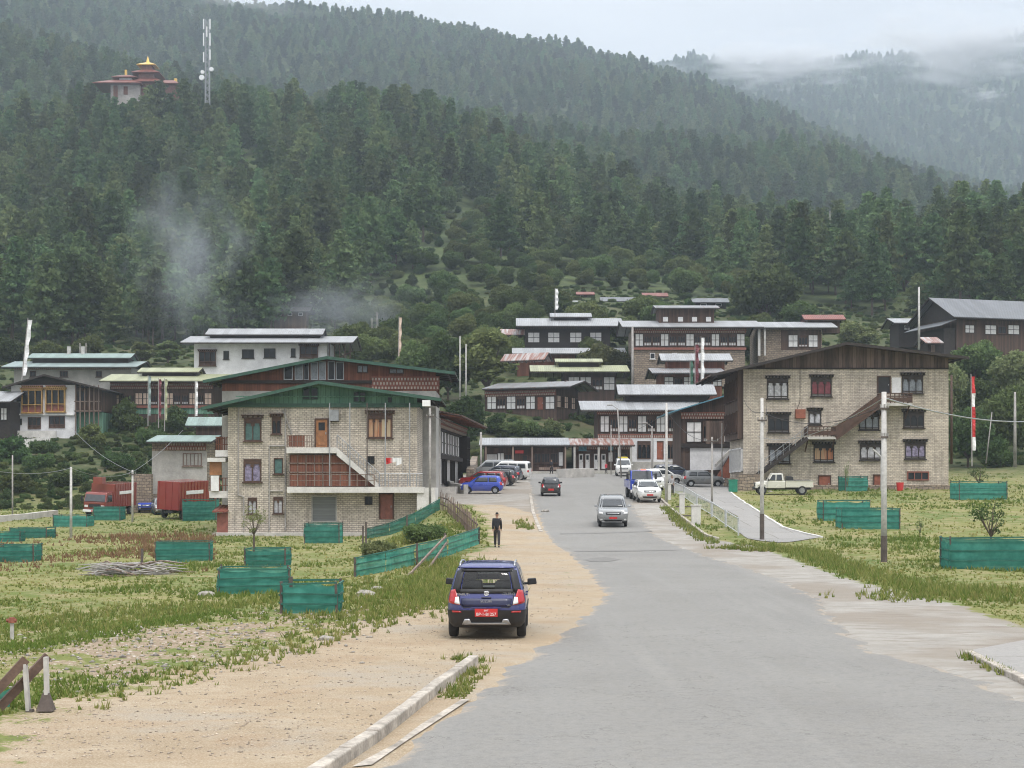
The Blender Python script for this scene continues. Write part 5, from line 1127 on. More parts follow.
# grey-roofed house far right
H = House('farm_house', 'large dark timber house with a plain grey roof at the right edge', 'house', 228, 956, 1068, 346, 11, 318, yaw=16, wall=M['timber'], sink=9); x0, zE = H.F(957, 316.5, 1.4); zR = H.F(1000, 300.5, -5.5)[1]; H.roof_par(x0 - .6, H.W + 2, zE, zR, 5.5, 'roof_grey', ovf=1.4, ovb=1.4)
for a in (985, 1008, 1034): H.panel((a, 325, a + 11, 334.5))
H.cornice((960, 319, 1068, 322), rows=1, mat='dark_wood', pale='frame_wood'); H.window((997.5, 326, 1006, 334), n=2); H.panel((965, 325, 974, 333)); b = MB(); b.poly([(-.05, 0, H.top), (-.05, 11, H.top), (-.05, 5.5, zR - .4)], (.14, 0, 0)); b.build('gable', M['dark_wood'], H.root)
x0, z = H.F(930, 326); b = MB(); b.hexa([(x0 + 1, -1, z - .1), (-.5, -1, z + 1), (-.5, 9, z + 1), (x0 + 1, 9, z - .1)], [(x0 + 1, -1, z), (-.5, -1, z + 1.1), (-.5, 9, z + 1.1), (x0 + 1, 9, z)]); b.build('lean_to_roof', M['roof_grey'], H.root); H.box('lean_to', M['dark_wood'], x0 + 2.5, -.01, .2, 8, -9, z - .2)
H = House('low_shed', 'long low shed with a thin pale roof left of the grey-roofed house', 'shed', 245, 899, 938, 332, 6, 322, wall=M['dark_wood']); H.roofpx(894, 940, 322.5, 316, 'roof_white'); H.panel((904, 325, 910, 330))
H = House('small_shed', 'tiny shed with a pinkish-white roof among the trees right of the large roof', 'shed', 205, 928, 940, 356, 3.5, 342, wall=M['dark_wood']); H.roofpx(925.5, 944, 342.5, 334, 'roof_rust'); H.slab('door', M['timber_grey'], (931, 345, 935, 352), 0, .05)

# ================= left-hand houses
H = House('farm_house', 'white farmhouse with two carved ochre window bays and a black shallow roof', 'house', 200, 11, 75, 436, 9, 385, wall=M['white_wall']); F = lambda a, b: H.F(a, b)
H.gable_front((2, 386.5), (44, 374), (106, 389), 'roof_dark', 'dark_wood', ov=1.2, back=1, gable='dark_wood')
for r_ in ((22.6, 390, 43, 413), (46.5, 389.5, 65.7, 412)):
    H.window(r_, n=3, rows=1, frame='ochre', pane='pane', low=.35, lowmat='cornice_red', d=.5, teeth=True, sill=True); H.cornice((r_[0], 385.5, r_[2], 389), rows=2, d=.35, mat='cornice_red', pale='ochre')
for r_ in ((16.7, 395, 21, 401.5), (17.8, 418.7, 22, 425)): H.window(r_, n=1, frame='dark_wood', sill=False)
for r_ in ((28, 417, 41, 429), (49, 416, 65, 428)): H.window(r_, n=3, frame='frame_wood', low=.3, lowmat='frame_wood', sill=False)
H.band((11, 413.8, 75, 415.4), mat='panel_white', d1=.3, name='string_course')
x1, z1 = F(101, 400); H.box('side_wing', M['green_board'], H.W + .003, x1, .8, 8, -1, F(0, 412)[1]); H.box('gallery', M['timber'], H.W + .003, x1, .2, 8, F(0, 411)[1], F(0, 388)[1]); H.window((77, 391, 86, 401), n=2, d=-.1, sill=False)
b = MB(); zz = F(0, 402)[1]
for k in range(6): xx = H.W + .2 + (x1 - H.W - .4) * k / 5; b.box(xx - .06, xx + .06, -.5, -.38, -1, H.top)
b.box(H.W, x1, -.5, -.4, zz, zz + .12); b.box(H.W, x1, -.5, .2, F(0, 411)[1] - .1, F(0, 411)[1] + .05); b.build('gallery_frame', M['timber_grey'], H.root); H.slab('low_white_wall', M['white_conc'], (5, 431, 58, 440), .6, 1.0)
H = House('long_house', 'long house with two stacked teal-white roofs on the far left', 'house', 235, 14, 131, 382, 9, 367, wall=M['grey_wall']); roofs2(H, (27, 131, 357.5, 351), (1, 137, 366.5, 358.5), 'roof_teal', 'roof_mint'); H.window((96, 371, 102, 377), n=2); H.window((60, 371, 68, 377), n=3); H.window((30, 371, 36, 377), n=2); H.cornice((14, 367.3, 131, 369.5), rows=1)
for a in (67, 81): x, z = H.F(a, 352, -4); H.box('chimney', M['pole_white'], x, x + .5, 4, 4.5, z - .6, z + .9)
H = House('long_house', 'timber house with pink and white panels under a yellow-green roof', 'house', 208, 110, 214, 412, 9, 381, wall=M['timber']); roofs2(H, (137, 199, 371.5, 365.5), (99, 231, 380.5, 370.5), 'roof_yellow')
H.cornice((111, 383, 213, 389), rows=2, d=.25); rowof(H, 112, 212, 393, 404.5, 'pwwppwwpwwpwp', low=.25, mat='panel_pink'); H.band((110, 405.5, 214, 408), mat='cornice_red', d1=.25); H.band((110, 408.2, 214, 414), mat='green_board', d1=.06, name='lower_boarding')
H = House('farm_house', 'tall white house under a two-tiered pale roof above the yellow-green roof', 'house', 216, 194, 327, 372, 10, 341, wall=M['white_wall']); roofs2(H, (205, 323, 334, 325.5), (180, 353, 342, 333), 'roof_white')
for r_, n_ in (((199.5, 351.5, 216, 366), 3), ((300, 346, 318, 358), 3)): H.window(r_, n=n_, frame='frame_wood', low=.3, lowmat='frame_wood', d=.35, teeth=True)
for r_ in ((223.5, 351, 229, 359.5), (242, 349.5, 254, 358.5), (264, 348.5, 275.5, 358), (291, 348.5, 295.5, 357)): H.window(r_, n=2 if r_[2] - r_[0] > 8 else 1, frame='dark_wood')
x1, _ = H.F(352, 350); b = MB()
for k in range(5): xx = H.W + .3 + (x1 - H.W - .6) * k / 4; b.box(xx - .08, xx + .08, .2, .36, -1, H.top)
b.box(H.W, x1, .1, 6, .5, .7); b.beam((H.W, .2, 1.2), (x1, .2, 3), .15); b.beam((H.W, .2, H.top - .2), (x1, .2, H.top - .2), .15); b.build('open_gallery', M['timber'], H.root); H.box('gallery_wall', M['grey_wall'], H.W + .003, x1 - .6, 3, 7, -2, 1.6)
H = House('stone_cottage', 'small pale stone cottage with a green metal roof behind the red trucks', 'house', 150, 152, 206, 492, 7, 441, wall=M['rubble_wall']); H.band((152, 451, 207, 494), mat='grey_wall', d0=-.02, d1=.03, name='rendered_wall'); H.roofpx(146, 212, 441, 432, 'roof_mint', ovf=1.2)
H.cornice((166, 442, 206, 450), rows=2, d=.2); H.window((183, 453, 202, 466), n=5, frame='timber_grey', pane='pane_pale')
x0, z = H.F(185, 425, -4); x1, _ = H.F(226, 425, -4); H.roof_par(x0, x1, z, z + .9, 5.5, 'roof_mint', ovf=-4, ovb=1, name='upper_roof'); H.box('upper_room', M['timber'], x0 + 1, x1 - .5, 4.6, 7, H.top - 1, z + .05)
H = House('low_house', 'dark house cut off by the left edge, with a white roof', 'house', 196, -30, 10, 432, 8, 401, wall=M['dark_wood']); H.roofpx(-36, 11, 401, 386, 'roof_white'); H.panel((-6, 408, 0, 418)); H.panel((1, 408, 7, 420))
# stone walls
def wall(name, pts, hpx, th, mat, label, D=None):
    P3 = [gp(*p) if D is None else at(p[0], p[1], D) for p in pts]; b = MB(); o = P3[0]
    for p, q in zip(P3[:-1], P3[1:]):
        h = hpx * p.y / FP; p = p - o; q = q - o; b.beam(p + Vector((0, 0, h / 2 - .3)), q + Vector((0, 0, h / 2 - .3)), th, h + .6)
    x = b.build(name, mat, None, bevel=.02); x.location = o; return tag(x, label, 'wall')
wall('stone_wall', [(133, 508), (152, 508)], 34, .8, M['rubble_wall'], 'tall dark rubble stone wall left of the stone cottage', 149)
wall('retaining_wall', [(-30, 524), (30, 519), (56, 516)], 6, .5, M['concrete'], 'pale low wall at the foot of the bank on the far left')
wall('retaining_wall', [(19, 446), (50, 443)], 6, .5, M['white_conc'], 'small pale retaining wall just below the white farmhouse', 193)
wall('stone_wall', [(730, 487), (746, 483)], 8, 1.2, M['rubble_wall'], 'low dark rubble wall at the left corner of the large stone house')
wall('planter_wall', [(561, 478), (590, 477)], 9, 1.3, M['concrete'], 'raised stone planter at the end of the street in front of the shops')
wall('retaining_wall', [(437, 487), (452, 492), (466, 494)], 9, .4, M['grey_wall'], 'short grey wall left of the blue parked car')
wall('stone_wall', [(475, 470), (470, 487)], 14, .7, M['rubble_wall'], 'rubble wall between the timber shop house and the white-roofed shop')

# ================= houses on the far slopes
def hill_house(pxl, pxr, pyb, pyt, rt, D, wall_, roof_, label, wins_=2):
    H = House('hill_house', label, 'house', D, pxl, pxr, pyb, (pxr - pxl) / FP * D * .6, pyt, wall=M[wall_], sink=4); e = (pxr - pxl) * .12; H.roofpx(pxl - e, pxr + e, pyt, rt, roof_, ovf=1)
    st = (pxr - pxl) / wins_
    for k in range(wins_): H.window((pxl + st * (k + .3), pyt + (pyb - pyt) * .25, pxl + st * (k + .7), pyt + (pyb - pyt) * .7), n=1, sill=False, frame='panel_white')
hill_house(578, 593, 298, 294.2, 290.5, 330, 'timber', 'roof_red', 'tiny orange-roofed house on the scrubby slope'); hill_house(569, 577, 306, 302.5, 299.5, 320, 'white_wall', 'roof_white', 'tiny white hut below the orange-roofed house', 1)
hill_house(604, 633, 306, 301, 295, 322, 'timber', 'roof_grey', 'grey-roofed hut above the black timber house', 3); hill_house(645, 666, 301, 296, 291, 335, 'timber_red', 'roof_red', 'red-roofed wooden house above the raised top storey')
hill_house(696, 726, 308, 302, 296, 318, 'dark_wood', 'roof_grey', 'dark hut with grey roof at the forest edge', 2); hill_house(804, 825, 236, 228, 222.5, 560, 'white_wall', 'roof_white', 'white house alone in the forest gap on the right', 3)
hill_house(306, 328, 130, 127, 123.5, 590, 'grey_wall', 'roof_mint', 'pale green roof poking out of the forest near the ridge'); hill_house(6, 28, 262, 256, 250.5, 420, 'white_wall', 'roof_mint', 'small pale hut in the clearing at the left edge', 2)
hill_house(274, 306, 318, 311, 305, 300, 'timber', 'roof_dark', 'dark hut under the smoke at the forest foot', 3)
hill_house(130, 142, 255, 250, 247, 420, 'white_wall', 'roof_white', 'tiny pale building in the forest left of the smoke', 1); hill_house(356, 368, 119, 115, 109, 585, 'white_wall', 'roof_grey', 'small white building between ridge-top pines', 1)
# temple on the ridge
M['temple_wall'] = flat('temple_wall', (.42, .38, .35), .9, var=.3, scale=.3); M['temple_red'] = flat('temple_red', (.20, .09, .07), .9, var=.4, scale=.3)
D = 590; o = at(143, 108, D)
T = empty('temple', o, 0, 'red and white temple with tiered roofs and a golden top on the forested ridge', 'temple')
def tl(px, py): q = at(px, py, D) - o; return q.x, q.z
def block(l, t, r_, b_, y0, y1, mat, nm, parent=None): x0, z1 = tl(l, t); x1, z0 = tl(r_, b_); return MB().box(x0, x1, y0, y1, z0, z1).build(nm, M[mat], parent or T)
def hiproof(l, r_, ey, ty, y0, y1, mat, nm, inset=.32):
    x0, z0 = tl(l, ey); x1, z1 = tl(r_, ty); dx = (x1 - x0) * inset; dy = (y1 - y0) * inset; b = MB()
    cu = .35
    b.hexa([(x0, y0, z0 + cu - .25), (x1, y0, z0 + cu - .25), (x1, y1, z0 + cu - .25), (x0, y1, z0 + cu - .25)], [(x0, y0, z0 + cu), (x1, y0, z0 + cu), (x1, y1, z0 + cu), (x0, y1, z0 + cu)])
    b.hexa([(x0 + .1, y0 + .1, z0 + cu + .002), (x1 - .1, y0 + .1, z0 + cu + .002), (x1 - .1, y1 - .1, z0 + cu + .002), (x0 + .1, y1 - .1, z0 + cu + .002)], [(x0 + dx, y0 + dy, z1), (x1 - dx, y0 + dy, z1), (x1 - dx, y1 - dy, z1), (x0 + dx, y1 - dy, z1)]); return b.build(nm, M[mat], T)
block(114, 88, 143, 108, -5, 4, 'temple_wall', 'left_wing_wall'); block(117, 89, 121, 103, -5.3, -4.9, 'timber_red', 'window'); block(127, 90, 131, 98, -5.3, -4.9, 'timber_red', 'window'); hiproof(98, 146, 88.5, 82, -8, 7, 'roof_red', 'left_lower_roof')
block(121, 80, 133, 84, -2.5, 2.5, 'white_wall', 'left_upper_wall'); hiproof(114, 139, 80, 76, -4, 4, 'roof_red', 'left_upper_roof'); block(125, 70, 127, 76, -.4, .4, 'gold', 'finial')
block(136, 84, 160, 108, -3, 8, 'temple_red', 'main_wall'); hiproof(132, 166, 85, 78, -5, 10, 'roof_red', 'main_lower_roof'); block(139, 74, 154, 80, -1, 6, 'temple_red', 'middle_wall'); hiproof(133, 161, 74.5, 69, -3, 8, 'roof_red', 'middle_roof'); block(142, 65, 152, 70, 0, 5, 'timber_red', 'upper_wall'); hiproof(137, 156, 65.5, 61, -1, 6, 'gold', 'golden_roof', .4)
x, z = tl(146.3, 61); b = MB(); b.tube((x, 2.5, z - .1), (x, 2.5, z + 1), .8, .5, 8); b.tube((x, 2.5, z + 1), (x, 2.5, z + 2.6), .5, .05, 8); b.build('golden_spire', M['gold'], T)
block(162, 86, 178, 108, -3, 5, 'temple_red', 'right_wing_wall'); block(165, 89, 168, 97, -3.3, -2.9, 'timber_red', 'window'); hiproof(158, 182, 87, 81, -5, 7, 'roof_red', 'right_wing_roof'); block(174, 78, 176.5, 83, .5, 1.5, 'gold', 'finial')
# telecom tower
D = 590; o = at(207.5, 112, D); T = empty('radio_tower', o, 0, 'tall white and dark lattice radio tower beside the temple', 'tower'); h = at(207, 20, D).z - o.z; b = MB(); w_ = .85
for sx in (-1, 1):
    for sy in (-1, 1): b.tube((sx * w_, sy * w_, -8), (sx * w_ * .8, sy * w_ * .8, h), .17, n=5)
n = 14
for k in range(n):
    z0, z1 = h * k / n, h * (k + 1) / n
    for s_ in (-1, 1): b.beam((-w_, s_ * w_, z0), (w_, s_ * w_, z1), .14); b.beam((w_, s_ * w_, z0), (-w_, s_ * w_, z1), .14); b.beam((s_ * w_, -w_, z0), (s_ * w_, w_, z1), .14)
b.build('lattice', M['steel'], T)
for k, (sx, z, l) in enumerate([(-1, h - 2, 4), (1, h - 2, 4), (-1, h - 8, 5), (1, h - 8, 5), (-1, h - 15, 4), (1, h - 14, 4), (0, h - 5, 4)]): MB().box(sx * 1.25 - .22, sx * 1.25 + .22, -1.5, -1.1, z - l / 2, z + l / 2).build('antenna', M['white'], T)
for sx, z, r_ in ((-1.9, h * .36, 1.1), (1.9, h * .45, .9), (-1.6, h * .42, .8)): MB().tube((sx, -1.6, z), (sx, -2.2, z), r_, r_ * .9, 12).build('dish', M['white'], T)

for px_, py_, s_ in ((100, 138, 1.3), (113, 136, 1.15), (150, 137, 1.65), (160, 138, 1.45), (171, 137, 1.3), (184, 138, 1.5), (134, 139, 1.2)):
    o = copy_tree(protos[int(px_) % 6]); D_ = 556 + (px_ % 9); x = at(px_, py_, D_).x; o.location = (x, D_, g1(x, D_) - .5); o.rotation_euler = (0, 0, px_); o.scale = (s_,) * 3; o['label'] = 'tall pine standing in front of the ridge-top temple'; o['group'] = 'pines in front of the temple'
# ------------------------------------------------------------------ vehicles (local x forward, y left, z up, origin on the ground)
def loft_plan(levels, bulge=.05, ns=8, nc=4, nl=22):
    """levels: (z, xr, xf, hw, r). Returns rings of points; index 0 starts at the rear right, runs across the rear, up the left side, across the front, back down the right."""
    rings = []
    for z, xr, xf, hw, r in levels:
        p = []
        ya = np.linspace(-(hw - r), hw - r, ns + 1)
        for y in ya: p.append((xr - bulge * (1 - (y / hw) ** 2), y, z))
        for k in range(1, nc): t = math.pi / 2 * k / nc; p.append((xr + r - r * math.cos(t), hw - r + r * math.sin(t), z))
        for x in np.linspace(xr + r, xf - r, nl + 1): p.append((x, hw, z))
        for k in range(1, nc): t = math.pi / 2 * k / nc; p.append((xf - r + r * math.sin(t), hw - r + r * math.cos(t), z))
        for y in ya[::-1]: p.append((xf + bulge * (1 - (y / hw) ** 2), y, z))
        for k in range(1, nc): t = math.pi / 2 * k / nc; p.append((xf - r + r * math.cos(t), -(hw - r) - r * math.sin(t), z))
        for x in np.linspace(xf - r, xr + r, nl + 1): p.append((x, -hw, z))
        for k in range(1, nc): t = math.pi / 2 * k / nc; p.append((xr + r - r * math.sin(t), -(hw - r) - r * math.cos(t), z))
        rings.append(p)
    return rings
def apply_bool(o, cutter):
    md = o.modifiers.new('b', 'BOOLEAN'); md.operation = 'DIFFERENCE'; md.object = cutter; md.solver = 'EXACT'
    bpy.context.view_layer.update(); dg = bpy.context.evaluated_depsgraph_get()
    me = bpy.data.meshes.new_from_object(o.evaluated_get(dg)); o.modifiers.clear(); o.data = me; bpy.data.objects.remove(cutter)
def lev(L, z):
    zs = [l[0] for l in L]; return [float(np.interp(z, zs, [l[k] for l in L])) for k in range(1, 5)]
def patch(L, kind, quad, off, nu=8, nv=5, bulge=.05):
    """surface patch: kind 'side+','side-' quad in (x,z); 'rear','front' quad in (y,z); quad = bl, br, tr, tl"""
    V_ = []; 
    for j in range(nv + 1):
        for i in range(nu + 1):
            u, v = i / nu, j / nv
            a = quad[0][0] * (1 - u) * (1 - v) + quad[1][0] * u * (1 - v) + quad[2][0] * u * v + quad[3][0] * (1 - u) * v
            z = quad[0][1] * (1 - u) * (1 - v) + quad[1][1] * u * (1 - v) + quad[2][1] * u * v + quad[3][1] * (1 - u) * v
            xr, xf, hw, r = lev(L, z)
            if kind[:4] == 'side': 
                s_ = 1 if kind[4] == '+' else -1; y = hw
                if a < xr + r: t = min(1, (xr + r - a) / r); y = hw - r + r * math.sqrt(max(0, 1 - t * t))
                if a > xf - r: t = min(1, (a - xf + r) / r); y = hw - r + r * math.sqrt(max(0, 1 - t * t))
                V_.append((a, s_ * (y + off), z))
            else:
                y = a; m_ = hw - r; dx = 0
                if abs(y) > m_: t = min(1, (abs(y) - m_) / r); dx = r - r * math.sqrt(max(0, 1 - t * t))
                b = bulge * (1 - min(1, (y / hw)) ** 2) if abs(y) <= m_ else bulge * (1 - (m_ / hw) ** 2) * (1 - min(1, (abs(y) - m_) / r))
                V_.append((xr - b - off + dx, y, z) if kind == 'rear' else (xf + b + off - dx, y, z))
    n = nu + 1; f = [(j * n + i, j * n + i + 1, (j + 1) * n + i + 1, (j + 1) * n + i) for j in range(nv) for i in range(nu)]
    m_ = len(V_); c = Vector((0, 0, .9))
    mb = MB(); th = .012          # give the patch a thickness
    V2 = []
    for p in V_:
        if kind[:4] == 'side': V2.append((p[0], p[1] - math.copysign(off + th, p[1]), p[2]))
        else: V2.append((p[0] + (off + th) * (1 if kind == 'rear' else -1), p[1], p[2]))
    bd = [i for i in range(n)] + [(j + 1) * n - 1 for j in range(1, nv + 1)] + [nv * n + i for i in range(nu - 1, -1, -1)] + [j * n for j in range(nv - 1, 0, -1)]
    fs = list(f) + [(bd[k], bd[(k + 1) % len(bd)], bd[(k + 1) % len(bd)] + m_, bd[k] + m_) for k in range(len(bd))]
    mb.add(V_ + V2, fs); return mb
def wheel(root, x, y, r, w_, rim='alloy', cap=True):
    s_ = 1 if y > 0 else -1; t = MB()
    prof = [(-w_ / 2, r * .86), (-w_ / 2 * .8, r * .97), (-w_ * .25, r), (w_ * .25, r), (w_ / 2 * .8, r * .97), (w_ / 2, r * .86), (w_ / 2, r * .62), (-w_ / 2, r * .62)]
    n = 24; V_ = [(math.cos(6.2832 * i / n) * q, p, math.sin(6.2832 * i / n) * q) for i in range(n) for p, q in prof]; k = len(prof)
    t.add(V_, [(i * k + j, i * k + (j + 1) % k, ((i + 1) % n) * k + (j + 1) % k, ((i + 1) % n) * k + j) for i in range(n) for j in range(k)])
    o = t.build('wheel', M['rubber'], root, smooth=False); o.location = (x, y, r)
    b = MB(); yy = s_ * w_ * .32
    b.tube((0, yy - s_ * .05, 0), (0, yy, 0), r * .60, r * .58, 20); b.tube((0, yy, 0), (0, yy + s_ * .03, 0), r * .16, r * .12, 10)
    for i in range(5):
        a = 6.2832 * i / 5; b.beam((math.cos(a) * r * .1, yy + s_ * .012, math.sin(a) * r * .1), (math.cos(a) * r * .57, yy + s_ * .012, math.sin(a) * r * .57), .07, .03, up=(0, 1, 0))
    b.build('rim', M[rim], o); return o
KINDS = {}
KINDS['hatch'] = dict(L=[(.24, -1.62, 1.60, .70, .22), (.34, -1.74, 1.74, .765, .24), (.5, -1.79, 1.79, .79, .26), (.68, -1.80, 1.80, .80, .27), (.82, -1.765, 1.74, .795, .27), (.92, -1.73, 1.55, .775, .26), (.97, -1.715, 1.08, .755, .24), (1.12, -1.68, .86, .715, .22), (1.28, -1.62, .60, .67, .2), (1.42, -1.53, .36, .625, .2), (1.49, -1.42, .2, .58, .2), (1.525, -1.2, .05, .47, .18), (1.535, -1.0, -.15, .3, .12)],
    wx=(-1.16, 1.18), wr=.29, track=.70, belt=.97, top=1.43, win=[(-1.32, -.62), (-.54, .28)], qtr=True)
KINDS['suv'] = dict(L=[(.28, -1.95, 1.95, .76, .22), (.42, -2.1, 2.1, .86, .26), (.62, -2.15, 2.15, .895, .28), (.82, -2.16, 2.14, .9, .28), (.98, -2.12, 2.05, .89, .28), (1.06, -2.1, 1.85, .87, .27), (1.10, -2.08, 1.15, .85, .25), (1.3, -2.0, .85, .79, .22), (1.5, -1.9, .5, .73, .2), (1.6, -1.75, .3, .67, .2), (1.645, -1.5, .1, .55, .2), (1.655, -1.2, -.2, .35, .15)],
    wx=(-1.3, 1.33), wr=.34, track=.79, belt=1.10, top=1.54, win=[(-1.72, -1.35), (-1.27, -.45), (-.36, .5)], qtr=False)
KINDS['old_suv'] = dict(L=[(.38, -2.1, 2.2, .78, .16), (.5, -2.2, 2.3, .86, .18), (.72, -2.22, 2.32, .9, .2), (.9, -2.22, 2.3, .905, .2), (1.02, -2.2, 2.22, .89, .2), (1.09, -2.19, 2.0, .875, .2), (1.13, -2.18, .98, .86, .2), (1.35, -2.12, .74, .80, .17), (1.62, -2.04, .42, .73, .16), (1.74, -1.9, .2, .68, .16), (1.78, -1.6, 0, .55, .15)],
    wx=(-1.35, 1.42), wr=.37, track=.77, belt=1.13, top=1.66, win=[(-1.9, -1.3), (-1.2, -.42), (-.33, .42)], qtr=False)
KINDS['van'] = dict(L=[(.3, -1.95, 2.0, .72, .14), (.42, -2.0, 2.08, .79, .16), (.7, -2.02, 2.1, .81, .18), (1.0, -2.02, 2.04, .81, .18), (1.12, -2.01, 1.86, .8, .18), (1.2, -2.0, 1.72, .79, .17), (1.5, -1.96, 1.38, .75, .16), (1.78, -1.9, 1.05, .70, .16), (1.88, -1.8, .9, .63, .16), (1.91, -1.6, .7, .5, .14)],
    wx=(-1.25, 1.28), wr=.30, track=.71, belt=1.17, top=1.74, win=[(-1.75, -.9), (-.8, .05), (.15, .98)], qtr=False)
def car(name, label, kind, pcol, scale=(1, 1, 1), plate=True, seethrough=False, detail=False, group=None, clad=False, lowp=None):
    K = KINDS[kind]; L = K['L']; root = empty(name, (0, 0, 0), 0, label, 'car', group)
    rings = loft_plan(L); npt = len(rings[0]); V_ = [p for r_ in rings for p in r_]; Fs = []; Mi = []
    ns, nc, nl = 8, 4, 22
    for j in range(len(L) - 1):
        zc = (L[j][0] + L[j + 1][0]) / 2
        for i in range(npt):
            Fs.append((j * npt + i, j * npt + (i + 1) % npt, (j + 1) * npt + (i + 1) % npt, (j + 1) * npt + i))
            i_rear = 0 <= i < ns; fr0 = ns + nc + nl + nc; i_front = fr0 + 0 <= i < fr0 + ns
            Mi.append(1 if seethrough and K['belt'] < zc < K['top'] and (i_rear or i_front) else 0)
    Fs.append(tuple(range(npt))[::-1]); Mi.append(0); Fs.append(tuple(range((len(L) - 1) * npt, len(L) * npt))); Mi.append(0)
    mb = MB(); mb.v = V_; mb.f = [list(f) for f in Fs]; mb.m = Mi
    body = mb.build('body', [P[pcol], M['glass_dark'], M['black']], root, smooth=True)
    c = MB(); c.mi = 2
    for x in K['wx']: c.tube((x, -1.2, K['wr'] + .0), (x, -K['track'] + .26, K['wr']), K['wr'] + .07, n=28); c.tube((x, K['track'] - .26, K['wr']), (x, 1.2, K['wr']), K['wr'] + .07, n=28)
    co_ = c.build('cut', [P[pcol], M['glass_dark'], M['black']]); apply_bool(body, co_)
    if seethrough:
        bm = bmesh.new(); bm.from_mesh(body.data); bmesh.ops.delete(bm, geom=[f for f in bm.faces if f.material_index == 1], context='FACES_ONLY'); bm.to_mesh(body.data); bm.free()
    body.data.set_sharp_from_angle(angle=R(38))
    for x in K['wx']:
        for y in (K['track'], -K['track']): wheel(root, x, y, K['wr'], .19)
    bl, tp = K['belt'], K['top']; gl = M['glass_tint'] if seethrough else M['glass_dark']
    hb = lev(L, bl)[2] - .1; ht = lev(L, tp)[2] - .1
    # rear and front screens, set in a dark surround
    if seethrough:
        patch(L, 'rear', [(-hb + .02, bl + .02), (hb - .02, bl + .02), (ht, tp - .02), (-ht, tp - .02)], .006).build('rear_window', gl, root, smooth=True)
        for a, b_ in (((-hb - .06, -hb + .10), (-ht - .07, -ht + .07)), ((hb - .10, hb + .06), (ht - .07, ht + .07))): patch(L, 'rear', [(a[0], bl - .02), (a[1], bl - .02), (b_[1], tp + .03), (b_[0], tp + .03)], .014, nu=3).build('window_surround', M['black'], root, smooth=True)
        patch(L, 'rear', [(-hb, bl - .035), (hb, bl - .035), (hb - .02, bl + .055), (-hb + .02, bl + .055)], .016, nv=2).build('window_surround', M['black'], root, smooth=True); patch(L, 'rear', [(-ht, tp - .06), (ht, tp - .06), (ht, tp + .03), (-ht, tp + .03)], .016, nv=2).build('window_surround', M['black'], root, smooth=True)
        patch(L, 'front', [(-hb, bl + .02), (hb, bl + .02), (ht, tp), (-ht, tp)], .006).build('windscreen', gl, root, smooth=True)
        it = MB(); it.box(-1.5, 1.0, -.6, .6, .3, .36); it.build('cabin_floor', M['black'], root)
        for y in (-.37, .37):
            s_ = MB(); s_.hexa([(-.95 if 1 else 0, y - .26, .5), (-.8, y - .26, .5), (-.8, y + .26, .5), (-.95, y + .26, .5)], [(-1.12, y - .22, 1.14), (-1.0, y - .22, 1.14), (-1.0, y + .22, 1.14), (-1.12, y + .22, 1.14)]); s_.box(-1.12, -1.02, y - .13, y + .13, 1.16, 1.34); s_.build('seat', M['seat_cloth'], root, bevel=.03)
            s_ = MB(); s_.hexa([(-.1, y - .24, .5), (.05, y - .24, .5), (.05, y + .24, .5), (-.1, y + .24, .5)], [(-.28, y - .22, 1.12), (-.18, y - .22, 1.12), (-.18, y + .22, 1.12), (-.28, y + .22, 1.12)]); s_.box(-.3, -.2, y - .12, y + .12, 1.14, 1.32); s_.build('seat', M['seat_cloth'], root, bevel=.03)
        MB().box(.25, .95, -.68, .68, .75, .93).build('dashboard', M['black'], root)
        for s_ in (-1, 1): q = MB(); q.hexa([(-1.55, s_ * .70, .8), (.8, s_ * .70, .8), (.8, s_ * .685, .8), (-1.55, s_ * .685, .8)], [(-1.45, s_ * .595, 1.42), (.3, s_ * .595, 1.42), (.3, s_ * .58, 1.42), (-1.45, s_ * .58, 1.42)]); q.build('side_trim', M['cream_trim'], root)
        MB().box(-1.45, .3, -.55, .55, 1.44, 1.455).build('roof_lining', M['cream_trim'], root)
    else:
        patch(L, 'rear', [(-hb, bl + .03), (hb, bl + .03), (ht, tp - .01), (-ht, tp - .01)], .012).build('rear_window', gl, root, smooth=True)
        patch(L, 'front', [(-hb - .02, bl + .03), (hb + .02, bl + .03), (ht + .02, tp), (-ht - .02, tp)], .012).build('windscreen', gl, root, smooth=True)
    xrt, xft, _, _ = lev(L, tp - .05); xrb, xfb, _, _ = lev(L, bl + .05)
    for sd_ in ('side+', 'side-'):
        for k, (a, b_) in enumerate(K['win']):
            last = k == len(K['win']) - 1; q = [(a, bl + .03), (b_ + (.42 if last else 0), bl + .03), (b_, tp - .05), (a + (.06 if k == 0 else 0), tp - .05)]
            patch(L, sd_, q, .012, 6, 4).build('side_window', M['glass_dark'], root, smooth=True)
            d = MB(); s_ = 1 if sd_ == 'side+' else -1; hw = lev(L, .75)[2]
        for xh in ([-.95, -.1] if kind == 'hatch' else [-.75, .1]): hw = lev(L, .86)[2]; MB().box(xh, xh + .18, s_ * hw, s_ * (hw + .035), .84, .87).build('door_handle', P[pcol], root)
        mx_ = .62 if kind == 'hatch' else (.85 if kind != 'van' else 1.35); hw = lev(L, bl)[2]
        mm = MB(); mm.hexa([(mx_ - .06, s_ * (hw + .04), bl - .01), (mx_ + .08, s_ * (hw + .04), bl), (mx_ + .04, s_ * (hw + .25), bl + .02), (mx_ - .06, s_ * (hw + .24), bl + .01)], [(mx_ - .06, s_ * (hw + .04), bl + .13), (mx_ + .06, s_ * (hw + .04), bl + .13), (mx_ + .02, s_ * (hw + .22), bl + .15), (mx_ - .06, s_ * (hw + .23), bl + .14)]); mm.box(mx_ - .02, mx_ + .03, s_ * (hw - .08), s_ * (hw + .06), bl + .0, bl + .05)
